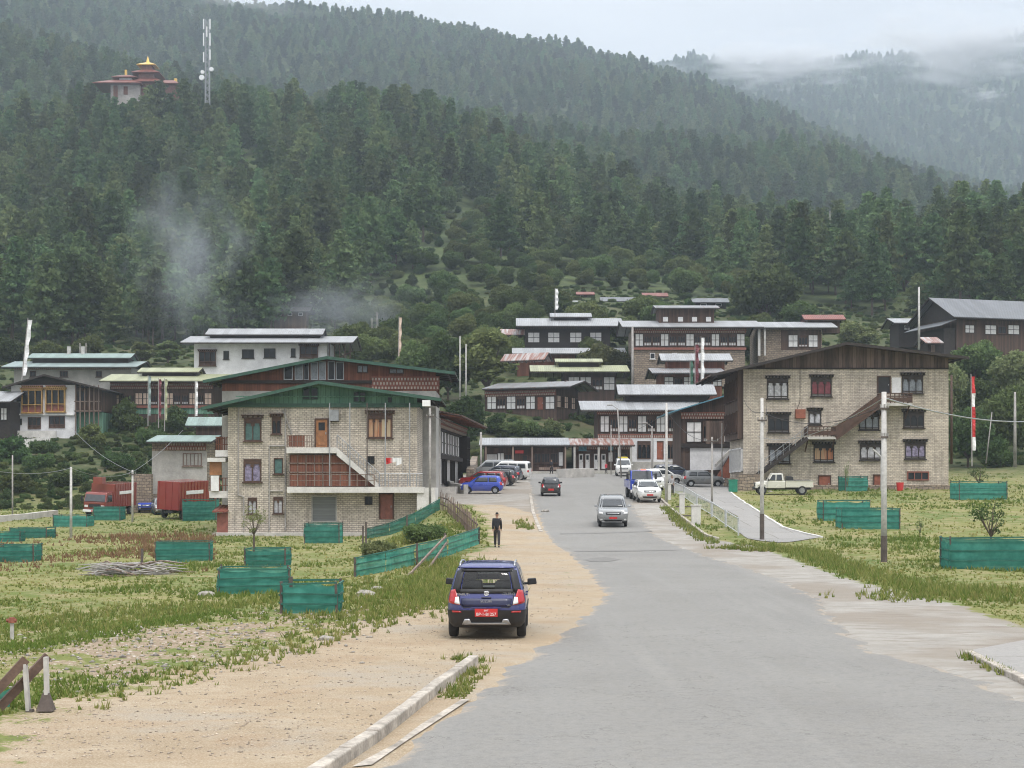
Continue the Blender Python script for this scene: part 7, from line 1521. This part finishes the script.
V_, F_ = net_panel(rp_(-45, 745, o.y + .5), rp_(11, 720, o.y + .5), .7, 77, h2=.45); mb = MB(); mb.add(V_, F_); tag(mb.build('green_netting', M['green_net'], None, smooth=True), 'scrap of green netting hanging below the brown timber handrail', 'netting').location = o
# white railings on the right
WR = 'white metal railing panels beside the side ramp'
rails_ = [(674.5, 493.5), (684, 498.5), (697, 508), (712, 517), (726, 527), (739, 536)]; lbs = ['farthest white railing panel beside the ramp', 'second white railing panel from the top of the ramp', 'middle white railing panel beside the ramp', 'white railing panel behind the two dark posts', 'nearest white railing panel at the lower end of the ramp']
for k, (a, c) in enumerate(zip(rails_[:-1], rails_[1:])):
    p, q = gp(*a), gp(*c); d = q - p; q = p + d * .96; d = q - p; g = empty('railing', p, 0, lbs[k], 'railing', WR); h = .95; b = MB()
    b.tube((0, 0, h), Vector((0, 0, h)) + d, .03, n=6); b.tube((0, 0, .15), Vector((0, 0, .15)) + d, .025, n=6); n = max(6, int(d.length / .42))
    for i in range(1, n): t_ = d * (i / n); b.tube(t_ + Vector((0, 0, .15)), t_ + Vector((0, 0, h)), .010, n=4)
    b.build('bar_panel', M['rail_white'], g)
    for t_ in (0, 1): b = MB(); b.tube(d * t_ + Vector((0, 0, -.1)), d * t_ + Vector((0, 0, h + .04)), .045, n=7); b.build('post', M['rail_white'], g)
for k, (px, py, w_, h_) in enumerate([(668, 500, 6, 16), (682, 514, 5, 20), (696, 525, 9, 19)]):
    p = gp(px, py); s_ = p.y / FP; b = MB(); b.box(-w_ * s_ / 2, w_ * s_ / 2, -.12, .12, -.2, h_ * s_); b.box(-w_ * s_ / 2 - .05, w_ * s_ / 2 + .05, -.16, .16, h_ * s_, h_ * s_ + .08); o = b.build('concrete_pillar', M['white_conc'], None, bevel=.015); o.location = p; tag(o, ['white concrete pillar at the foot of the white street pole', 'slim white concrete pillar between kerb and railing', 'broad white concrete slab post nearest the viewer, left of the railing'][k], 'pillar')
# ------------------------------------------------------------------ poles, flags, wires
PG = None
def pole(px, yt, yb, label, mat='pole_white', r0=.11, r1=.07, arms=(), D=None, base=None, name='utility_pole', cat='pole', lean=0, group=None, lamp=None):
    p = gp(px, yb) if D is None else Vector((at(px, yb, D).x, D, at(px, yb, D).z)); k = p.y / FP; h = (yb - yt) * k; lx = lean * k
    r_ = empty(name, p, 0, label, cat, group); b = MB(); b.tube((0, 0, -.6), (lx, 0, h), r0, r1, 10); b.build('shaft', M[mat], r_, smooth=True)
    if base: b = MB(); b.tube((0, 0, -.3), (lx * base / h, 0, base), r0 + .006, r0 + .003, 10); b.build('painted_base', M['pole_dark'], r_)
    for z, w_, dz in arms:
        b = MB(); z = h - z; xx = lx * z / h; b.box(xx - w_ / 2, xx + w_ / 2, -.12, -.04, z - .04, z + .04); b.build('crossarm', M['pole_dark'], r_)
        for s_ in (-1, 0, 1): b = MB(); b.tube((xx + s_ * w_ * .45, -.08, z + .04), (xx + s_ * w_ * .45, -.08, z + .18), .03, .045, 6); b.build('insulator', M['pole_grey'], r_)
    if lamp: b = MB(); b.path([(lx, 0, h - .1), (lx + lamp * .5, 0, h + .25), (lx + lamp, 0, h + .3)], .035, 6); b.build('arm', M[mat], r_); b = MB(); b.box(lx + lamp - .1, lx + lamp + .45, -.1, .1, h + .24, h + .36); b.build('lamp_head', M['pole_grey'], r_, bevel=.03)
    return p, h
def ptop(px, yt, yb, D=None): p = gp(px, yb) if D is None else at(px, yb, D); return Vector((p.x, p.y, p.z + (yb - yt) * p.y / FP))
pole(884, 392, 562, 'thick white pole with a rusty base, standing alone in the right field', r0=.13, r1=.10, arms=((.7, .35, 0), (1.9, .3, 0)), base=1.1, name='utility_pole')
pole(762, 398, 540, 'white utility pole with a black base at the lower end of the side ramp', r0=.12, r1=.08, arms=((1.2, .5, 0),), base=1.4)
pole(666.5, 403, 503, 'plain white pole at the kerb behind the white car', r0=.11, r1=.08); pole(712, 437, 516, 'grey pole with a small dark sign box beside the side ramp', 'pole_grey', .08, .06, arms=((.3, .8, 0),)); pole(722, 423, 486, 'thin white pole near the corner of the large stone house', 'pole_grey', .07, .05)
pole(621.6, 408, 478, 'grey street lamp at the far end of the road', 'pole_grey', .09, .06, lamp=-1.0, name='street_lamp', cat='street lamp', lean=-4); pole(652, 426, 482, 'white street lamp beside the loaded van', 'pole_grey', .08, .06, lamp=-.9, name='street_lamp', cat='street lamp', D=150)
pole(430, 408, 512, 'grey pole at the right corner of the cream brick house', 'pole_grey', .09, .08, arms=((.6, .5, 0),), name='utility_pole'); pole(481, 432, 470, 'pale wooden post at the left end of the shop row', 'pole_grey', .12, .12, D=166, name='wooden_post')
pole(71, 467, 538, 'white pole in the left field', 'pole_white', .10, .08); pole(132.5, 470, 522, 'white pole right of the red truck', 'pole_white', .1, .08, arms=((.4, .6, 0),)); pole(12.5, 455, 519, 'thin dark pole near the left edge', 'pole_grey', .08, .06); pole(165, 466, 503, 'thin grey pole in front of the dark red box truck', 'pole_grey', .07, .06)
pole(460, 336, 402, 'left one of two bare white poles beside the light green tree', 'pole_white', .12, .07, D=200, name='bare_pole'); pole(466, 344, 402, 'right one of two bare white poles beside the light green tree', 'pole_white', .12, .07, D=200, name='bare_pole')
pole(632.5, 327, 398, 'grey pole at the left end of the big three-part house', 'pole_grey', .18, .14, D=205, name='utility_pole'); pole(919, 287, 345, 'white pole left of the grey-roofed house', 'pole_white', .16, .12, D=200); pole(1015, 392, 462, 'thick pale grey post at the right edge', 'pole_grey', .2, .12, D=172, name='wooden_post')
pole(986, 412, 458, 'thin leaning stick between the red flag and the grey post', 'pole_grey', .08, .05, D=170, name='wooden_post', lean=6); pole(951.5, 375, 458, 'rusty brown pole at the right corner of the large stone house', 'frame_wood', .13, .1, D=150); pole(611, 425, 470, 'thin pole left of the white town house', 'pole_grey', .06, .05, D=168)
for px, yt, yb, lb, D in [(86, 343, 360, 'thin mast above the teal roof', 240), (80, 343, 360, 'second thin mast above the teal roof', 240), (377, 312, 350, 'thin dark pole at the forest foot left of the yellow flag', 262), (372, 318, 350, 'shorter thin dark pole beside the taller one at the forest foot', 262), (830, 211, 262, 'thin white mast in the forest on the right', 430), (833, 233, 262, 'short mast in the forest on the right', 430)]: pole(px, yt, yb, lb, 'pole_white' if 'white' in lb else 'pole_grey', .09, .06, D=D, name='mast')
def flagpole(px, yt, yb, label, cols, D=None, w_=.5, lean=0, r_=.06):
    p = gp(px, yb) if D is None else at(px, yb, D); k = p.y / FP; h = (yb - yt) * k; lx = lean * k; root = empty('prayer_flag', p, 0, label, 'prayer flag'); b = MB(); b.tube((0, 0, -.8), (lx, 0, h), r_, r_ * .6, 8); b.build('pole', M['pole_grey'], root)
    z0, z1 = h * .1, h * .97; n = 22; mats = [M[c_] if c_ in M else P[c_] for c_ in cols]; V_ = []; mb = MB()
    for i in range(n + 1):
        t_ = i / n; z = z1 + (z0 - z1) * t_; x0 = lx * z / h + r_; wv_ = 0 ; V_ += [(x0, 0, z), (x0 + w_ * (1 + .12 * math.sin(i * .9 + h)), .12 * math.sin(i * 1.1), z)]
    mb.v = V_; mb.f = [[2 * i, 2 * i + 1, 2 * i + 3, 2 * i + 2] for i in range(n)]; mb.m = [min(len(cols) - 1, int(i / n * len(cols))) for i in range(n)]; o = mb.build('cloth', mats, root); sm = o.modifiers.new('s', 'SOLIDIFY'); sm.thickness = .02
flagpole(21, 318, 382, 'tall leaning white prayer flag behind the white farmhouse', ['white'], 205, .5, 7, .09); flagpole(398, 316, 366, 'yellowish white prayer flag above the green-edged roof', ['panel_pink'], 225, .35, 1)
flagpole(555, 288, 312, 'white prayer flag on the roof line of the black timber house', ['white'], 240, .45); flagpole(701, 336, 392, 'white prayer flag in front of the two stacked white roofs', ['white'], 190, .35); flagpole(695, 343, 392, 'dark red prayer flag left of the white one', ['curtain_red'], 191, .4); flagpole(690, 360, 392, 'green prayer flag beside the red one', ['green_board'], 192, .35)
flagpole(972, 374, 459, 'red and white prayer flag in the grass right of the large stone house', ['plate_red', 'white', 'plate_red', 'plate_red', 'white'], 163, .34, -1, .07)
for px, yt, yb, lb, c_ in [(148, 375, 420, 'green prayer flag in front of the yellow-roofed house', 'roof_teal'), (158.5, 378, 422, 'dark red prayer flag in front of the yellow-roofed house', 'curtain_red'), (164.5, 378, 425, 'yellow prayer flag in front of the yellow-roofed house', 'roof_yellow'), (195, 380, 420, 'pale prayer flag at the right end of the yellow-roofed house', 'panel_white')]: flagpole(px, yt, yb, lb, [c_], 194, .3, 0)
def wire(a, b_, sag, label, r_=.02, n=16, mat='black'):
    pts = [a.lerp(b_, i / n) - Vector((0, 0, sag * 4 * (i / n) * (1 - i / n))) for i in range(n + 1)]; o = pts[0].copy(); b = MB(); b.path([p - o for p in pts], r_, 5); x = b.build('overhead_wire', M[mat], None); x.location = o; tag(x, label, 'wire')
T1 = ptop(884, 398, 562); T2 = ptop(762, 412, 540); T3 = ptop(71, 468, 538); T4 = ptop(132.5, 472, 522); T5 = ptop(712, 440, 516)
wire(T1, at(1060, 418, 95), .55, 'thick cable sagging from the white pole to the right edge', .035, mat='steel'); wire(T1, at(757, 436, 128), .9, 'cable from the white pole to the stairs of the large stone house', .022, mat='steel'); wire(T2, T1 + Vector((0, 0, -.3)), .7, 'cable between the two white poles on the right', .015)
wire(T2, at(744, 400, 135), .4, 'cable from the black-based pole to the corner of the large house', .02); wire(T2 + Vector((0, 0, -.8)), at(767, 405, 135.5), .5, 'second cable from the black-based pole to the wall of the large house', .02); wire(T5, at(727, 424, 140), .5, 'cable from the sign pole towards the large house', .015); wire(T5, ptop(666.5, 410, 503), .7, 'cable between the sign pole and the plain white pole', .015); wire(ptop(666.5, 412, 503), at(600, 433, 165), .8, 'cable from the plain white pole to the shops', .015)
wire(T3, at(-10, 470, 85), .3, 'cable from the pole in the left field to the left edge', .015, mat='steel'); wire(T4, at(72, 428, 185), .6, 'cable from the pole by the truck up to the white farmhouse', .02, mat='steel'); wire(T4, T3, .5, 'cable between the two white poles in the left field', .015, mat='steel'); wire(T4, at(183, 430, 150), .3, 'cable from the pole by the truck to the stone cottage', .015, mat='steel')
wire(ptop(430, 412, 512), at(486, 433, 170), .8, 'cable from the brick house corner to the shop row', .015)
# ------------------------------------------------------------------ saplings and small plants
sv, st = broad_mesh(31, 1.9, .8, .05, 7, .10, trunk=.30)
def sapling(px, yb, hpx, wpx, label, leaf='leaf_light', D=None):
    root = tree_objs('sapling', sv, st, M[leaf], label, 'young tree', 'young trees in the fields'); p = gp(px, yb) if D is None else Vector((at(px, yb, D).x, D, 0)); p.z = g1(p.x, p.y); k = p.y / FP; root.location = p; root.scale = (wpx * k,) * 2 + (hpx * k / 1.9,); root.rotation_euler = (0, 0, px)
sapling(254, 548, 44, 26, 'slim grey-green sapling in front of the left part of the cream brick house'); sapling(320, 530, 36, 20, 'young tree in front of the grey shutter', 'leaf_mid'); sapling(991, 555, 60, 34, 'young tree with thin foliage above the large net guard at the right edge', 'leaf_mid'); sapling(862, 484, 34, 14, 'thin sapling against the wall of the large stone house'); sapling(979, 492, 28, 20, 'small dark young tree behind the far green net guard', 'leaf_dark')
sapling(72, 520, 26, 12, 'thin dark cypress-like young tree left of the red truck', 'leaf_dark'); sapling(847, 500, 40, 5, 'bare thin stake-like sapling in the net guard behind'); sapling(920, 540, 22, 8, 'tiny sapling alone in the dry grass on the right')
for px, py, h, w_, lb, lf in [(958, 562, 26, 24, 'tall weeds at the left end of the large net guard on the right', 'leaf_light'), (1010, 562, 26, 44, 'tall weeds rising out of the large net guard on the right', 'leaf_light'), (380, 560, 26, 44, 'yellow-green weeds behind the net fence', 'leaf_light'), (425, 540, 22, 54, 'weedy bushes on top of the bank', 'leaf_mid'), (196, 520, 14, 22, 'weeds beside the tall net guard', 'leaf_mid')]: btree(px, py, h, w_, 'bush2', lf, lb, name='weed_clump')
# ------------------------------------------------------------------ odds and ends
c = gp(133, 575); root = empty('branch_pile', c, 0, 'pile of bleached dead branches in the left field', 'branch pile'); rr = random.Random(9)
for k in range(70):
    a = rr.gauss(0, .5) + (math.pi if rr.random() < .5 else 0); L_ = rr.uniform(.7, 2.0); x, y = rr.gauss(0, .8), rr.gauss(0, .35); z = .03 + max(0, .55 - abs(x) * .3) * rr.random(); dz = rr.uniform(-.08, .22)
    b = MB(); b.tube((x, y, z), (x + math.cos(a) * L_ * .5, y + math.sin(a) * L_ * .5, z + dz), .035, .03, 5); b.tube((x + math.cos(a) * L_ * .5, y + math.sin(a) * L_ * .5, z + dz), (x + math.cos(a + .2) * L_, y + math.sin(a + .2) * L_, max(.02, z + dz * .3)), .03, .012, 5); b.build('branch', M['pole_grey' if rr.random() < .7 else 'timber_grey'], root)
b = MB(); b.beam((.3, .2, 0), (.32, .2, 1.05), .09); b.build('stump', M['pole_dark'], root)
p = gp(12, 640); h = empty('hydrant', p, 0, 'small rusty red and white standpipe at the left edge of the field', 'standpipe'); b = MB(); b.tube((0, 0, -.1), (0, 0, .38), .045, n=8); b.build('pipe', M['pole_white'], h); b = MB(); b.tube((0, 0, .38), (0, 0, .5), .09, .06, 8); b.tube((-.12, 0, .43), (.1, 0, .43), .04, n=7); b.build('valve', M['door_red'], h)
p = gp(834, 489); b = MB(); b.tube((0, 0, 0), (0, 0, .75), .26, .33, 14); o = b.build('bucket', M['plate_red'], None); o.location = at(900, 489, 133) ; o.location.z = g1(o.location.x, 133); tag(o, 'red tub against the wall of the large stone house', 'tub')
p = at(733, 487, 131); b = MB(); b.box(-.35, .35, -.3, .3, 0, 1.0); b.box(-.38, .38, -.33, .33, 1.0, 1.1); b.hexa([(-.1, -.32, .6), (.1, -.32, .6), (.1, -.305, .6), (-.1, -.305, .6)], [(-.1, -.32, .7), (.1, -.32, .7), (.1, -.305, .7), (-.1, -.305, .7)]); o = b.build('litter_bin', flat('bin_green', (.02, .22, .14), .5), None, bevel=.03); o.location = (p.x, p.y, g1(p.x, p.y)); tag(o, 'green litter bin at the left corner of the large stone house', 'bin')
p = gp(90, 712)
for k, (px, py, s_, lb) in enumerate([(206, 596, .28, 'pale flat rock in the left field near the bare earth'), (365, 596, .3, 'pale rock on the grassy bank below the net fence'), (377, 590, .2, 'smaller pale rock right of the other one on the bank'), (326, 640, .16, 'stone at the edge of the dirt'), (545, 512, .3, 'low pale stone at the left road edge'), (770, 492, .2, 'white stone by the pickup truck')]):
    bm = bmesh.new(); bmesh.ops.create_icosphere(bm, subdivisions=2, radius=1); rr = random.Random(k)
    for v in bm.verts: v.co *= rr.uniform(.8, 1.15); v.co.z *= .5
    me = bpy.data.meshes.new('rock'); bm.to_mesh(me); bm.free(); me.materials.append(M['stone']); o = bpy.data.objects.new('rock', me); COL.objects.link(o); q = gp(px, py); o.location = q + Vector((0, 0, s_ * .1)); o.scale = (s_, s_ * .8, s_); tag(o, lb, 'rock')
for k, (x, py, w_, lb) in enumerate([(683, 507, 14, 'dark drain grating between kerb and railing, far one'), (690, 516, 12, 'dark drain grating between kerb and railing, near one')]): q = gp(x, py); o = MB().box(-.5, .5, -.4, .4, -.05, .06).build('drain_cover', M['pole_dark'], None, bevel=.01); o.location = q; tag(o, lb, 'drain cover')
# ------------------------------------------------------------------ people
def skin_mesh(name, pts, edges, radii, mat, parent, sub=2, root_i=0):
    me = bpy.data.meshes.new(name); me.from_pydata(pts, edges, []); o = bpy.data.objects.new(name, me); COL.objects.link(o); md = o.modifiers.new('skin', 'SKIN'); md.use_smooth_shade = True
    for i, r_ in enumerate(radii): sv_ = me.skin_vertices[0].data[i]; sv_.radius = r_ if isinstance(r_, tuple) else (r_, r_); sv_.use_root = (i == root_i)
    sb = o.modifiers.new('sub', 'SUBSURF'); sb.levels = sb.render_levels = sub
    bpy.context.view_layer.update(); m2 = bpy.data.meshes.new_from_object(o.evaluated_get(bpy.context.evaluated_depsgraph_get())); o.modifiers.clear(); o.data = m2; m2.materials.clear(); m2.materials.append(mat)
    for p_ in m2.polygons: p_.use_smooth = True
    if parent: o.parent = parent
    return o
M['skin'] = flat('skin', (.30, .17, .11), .6, var=.1); M['hair'] = flat('hair', (.02, .018, .017), .8, var=.2)
def person(px, py, face, label, top, legs, Hh=1.68, D=None, stride=.22, grey_hair=False):
    """face: heading in degrees; built facing +x"""
    root = empty('person', (0, 0, 0), 0, label, 'person'); s_ = Hh / 1.70
    hip = .90; st_ = stride
    J = dict(pel=(0, 0, .93), sp=(0, 0, 1.12), ch=(.0, 0, 1.32), nk=(.01, 0, 1.46), nk2=(.02, 0, 1.52))
    pts = [J['pel'], J['sp'], J['ch'], J['nk'], J['nk2'], (.03, 0, 1.58), (.035, 0, 1.64), (.03, 0, 1.69)]; rad = [(.14, .11), (.13, .10), (.155, .10), (.06, .06), (.055, .055), (.078, .085), (.082, .095), (.05, .06)]; ed = [(i, i + 1) for i in range(7)]
    Lp, Jp, Tp = [], [], []
    for sd_ in (-1, 1):
        n = len(pts); f_ = st_ * sd_
        arm = [(0, sd_ * .17, 1.40), (-.05 * sd_ , sd_ * .20, 1.14), (.07 - .12 * sd_, sd_ * .195, .90)]; pts += arm; rad += [.055, .042, .032]; ed += [(2, n), (n, n + 1), (n + 1, n + 2)]
        w3 = Vector(arm[2]); pts.append(tuple(w3 + Vector((.01, 0, -.07)))); rad.append((.022, .036)); ed.append((n + 2, n + 3)); pi = n + 3
        for q in range(4): 
            c0 = len(pts); base = w3 + Vector((-.028 + q * .019, 0, -.10)); L_ = (.06, .07, .065, .05)[q]; pts.append(tuple(base)); pts.append(tuple(base + Vector((.004, -.012 * sd_, -L_)))); rad += [.009, .007]; ed += [(pi, c0), (c0, c0 + 1)]
        c0 = len(pts); pts.append(tuple(w3 + Vector((.035, -.01 * sd_, -.075)))); pts.append(tuple(w3 + Vector((.045, -.015 * sd_, -.115)))); rad += [.010, .008]; ed += [(pi, c0), (c0, c0 + 1)]
        n = len(pts); leg = [(0, sd_ * .09, .88), (f_ * .5 + .03, sd_ * .095, .48), (f_, sd_ * .10, .09), (f_ + .13, sd_ * .115, .035)]; pts += leg; rad += [.085, .055, .036, .03]; ed += [(0, n), (n, n + 1), (n + 1, n + 2), (n + 2, n + 3)]
        Tp.append(leg); Jp.append(arm)
    skin_mesh('body', pts, ed, rad, M['skin'], root)
    jp = [(0, 0, .86), (0, 0, 1.0), (0, 0, 1.15), (0, 0, 1.33), (.0, 0, 1.43)]; jr = [(.155, .125), (.16, .13), (.155, .125), (.17, .12), (.09, .085)]; je = [(0, 1), (1, 2), (2, 3), (3, 4)]
    for a in Jp: n = len(jp); jp += [tuple(Vector(q)) for q in a]; jr += [.075, .06, .052]; je += [(3, n), (n, n + 1), (n + 1, n + 2)]
    skin_mesh('jacket', jp, je, jr, top, root, root_i=2)
    tp = [(0, 0, .95), (0, 0, .88)]; tr_ = [(.15, .12), (.14, .12)]; te = [(0, 1)]
    for l_ in Tp: n = len(tp); tp += [l_[0], l_[1], tuple(Vector(l_[2]) + Vector((0, 0, .02)))]; tr_ += [.105, .078, .066]; te += [(1, n), (n, n + 1), (n + 1, n + 2)]
    skin_mesh('trousers', tp, te, tr_, legs, root)
    for l_ in Tp: a, b2 = Vector(l_[2]), Vector(l_[3]); skin_mesh('shoe', [tuple(a + Vector((-.04, 0, -.035))), tuple(a + Vector((.05, 0, -.04))), tuple(b2 + Vector((.03, 0, .0)))], [(0, 1), (1, 2)], [.045, .05, .036], M['black'], root, 1)
    skin_mesh('hair', [(.0, 0, 1.63), (.0, 0, 1.70), (.04, 0, 1.725)], [(0, 1), (1, 2)], [(.085, .085), (.082, .085), (.05, .06)], M['pole_grey'] if grey_hair else M['hair'], root, 2)
    fc = MB(); fc.hexa([(.115, -.012, 1.60), (.15, -.01, 1.60), (.15, .01, 1.60), (.115, .012, 1.60)], [(.115, -.006, 1.65), (.125, -.005, 1.65), (.125, .005, 1.65), (.115, .006, 1.65)]); fc.build('nose', M['skin'], root, bevel=.004)
    for s2 in (-1, 1): e_ = MB(); e_.tube((.108, s2 * .033, 1.645), (.122, s2 * .033, 1.645), .013, .010, 8); e_.build('eye', M['white'], root); e_ = MB(); e_.tube((.02, s2 * .083, 1.60), (.03, s2 * .10, 1.65), .018, .014, 7); e_.build('ear', M['skin'], root)
    e_ = MB(); e_.box(.112, .124, -.025, .025, 1.565, 1.573); e_.build('mouth', M['cornice_red'], root)
    p = gp(px, py) if D is None else Vector((at(px, py, D).x, D, 0)); p.z = g1(p.x, p.y); root.location = p; root.scale = (s_,) * 3; root.rotation_euler = (0, 0, R(face)); return root
M['cloth_black'] = flat('cloth_black', (.018, .018, .022), .9, var=.2); M['cloth_dark'] = flat('cloth_dark', (.035, .033, .035), .9, var=.2); M['cloth_grey'] = flat('cloth_grey', (.35, .34, .35), .9, var=.2); M['cloth_red'] = flat('cloth_red', (.45, .04, .06), .9, var=.2)
person(497, 547.5, 88, 'man in dark clothes walking away along the dirt left of the road', M['cloth_black'], M['cloth_dark'], 1.7)
person(672, 495, -100, 'person in a pale shirt standing by the white railing', M['cloth_grey'], M['cloth_dark'], 1.62, stride=.04)
person(551.5, 470, 120, 'person in black standing in front of the white-roofed shop', M['cloth_black'], M['cloth_black'], 1.65, D=170, stride=.1)
person(606, 472, -60, 'small person in a red top in front of the striped-roof shop', M['cloth_red'], M['cloth_dark'], 1.3, D=170, stride=.1)
# ------------------------------------------------------------------ air, smoke, cloud
def vol_box(name, x0, x1, y0, y1, z0, z1):
    b = MB(); b.box(x0, x1, y0, y1, z0, z1); return b
m = NT('haze'); pv = m.n('ShaderNodeVolumePrincipled'); pv.inputs['Color'].default_value = (0.74, 0.86, 1.0, 1); pv.inputs['Density'].default_value = 0.00021; pv.inputs['Anisotropy'].default_value = 0.15
m.l(pv.outputs[0], m.out.inputs['Volume'])
zt = float(GZ.max()) + 60
hz = vol_box('haze', GX.min() - 20, GX.max() + 20, -80, 4260, float(GZ.min()) - 1.5, zt).build('haze', m.mat); tag(hz, kind='stuff')
def puff(name, c, rx, ry, rz_, dens, label, seed=0, col=(.92, .94, .97), scale=2.2, thresh=0.0, step=None, sharp=1.6):
    bm = bmesh.new(); bmesh.ops.create_icosphere(bm, subdivisions=3, radius=1.0)
    me = bpy.data.meshes.new(name); bm.to_mesh(me); bm.free()
    o = bpy.data.objects.new(name, me); COL.objects.link(o); o.location = c; o.scale = (rx, ry, rz_)
    m = NT(name + '_air'); ob = m.co('Object'); ln = m.n('ShaderNodeVectorMath', operation='LENGTH'); m.l(ob, ln.inputs[0])
    mp_ = m.n('ShaderNodeMapping'); mp_.inputs['Location'].default_value = (seed, seed * 1.7, 0); m.l(ob, mp_.inputs[0])
    n = m.noise(mp_.outputs[0], scale, 4, .6)
    d = m.math('SUBTRACT', m.math('ADD', m.rng(n, .3, .7, -0.2, 0.9), thresh), ln.outputs['Value'])
    d = m.rng(d, 0, 0.7, 0, 1); d = m.math('POWER', d, sharp); d = m.math('MULTIPLY', d, dens)
    p = m.n('ShaderNodeVolumePrincipled'); p.inputs['Color'].default_value = (*col, 1); m.l(d, p.inputs['Density']); p.inputs['Anisotropy'].default_value = 0.0
    m.l(p.outputs[0], m.out.inputs['Volume']); me.materials.append(m.mat)
    return tag(o, label, 'smoke' if 'smoke' in name else 'cloud', kind='stuff')

puff('smoke', at(190, 262, 286), 19, 9, 30, .065, 'thin blue-white smoke drifting up in front of the forest, left', 3.1, (.85, .92, 1), thresh=.25)
puff('smoke', at(345, 318, 284), 26, 8, 15, .06, 'grey smoke haze over the roofs at the foot of the forest', 7.7, (.85, .92, 1), thresh=.25)
puff('low_mist', at(775, 62, 2600), 220, 130, 50, .035, 'bank of low cloud along the right-hand mountain top', 1.3, (.97, .98, 1), 2.4, thresh=.35)
puff('low_mist', at(955, 46, 2400), 260, 140, 68, .035, 'thick low cloud hiding the mountain top at the right edge', 4.3, (.97, .98, 1), 2.4, thresh=.35)
puff('low_mist', at(985, 95, 2150), 60, 40, 18, .03, 'ragged wisp of cloud below the cloud bank on the right', 5.3, (.97, .98, 1), 3.0, thresh=.2)
puff('low_mist', at(225, 2, 1560), 150, 80, 30, .012, 'pale wisp of cloud touching the left ridge', 9.3, (.97, .98, 1), 2.6, thresh=.2)
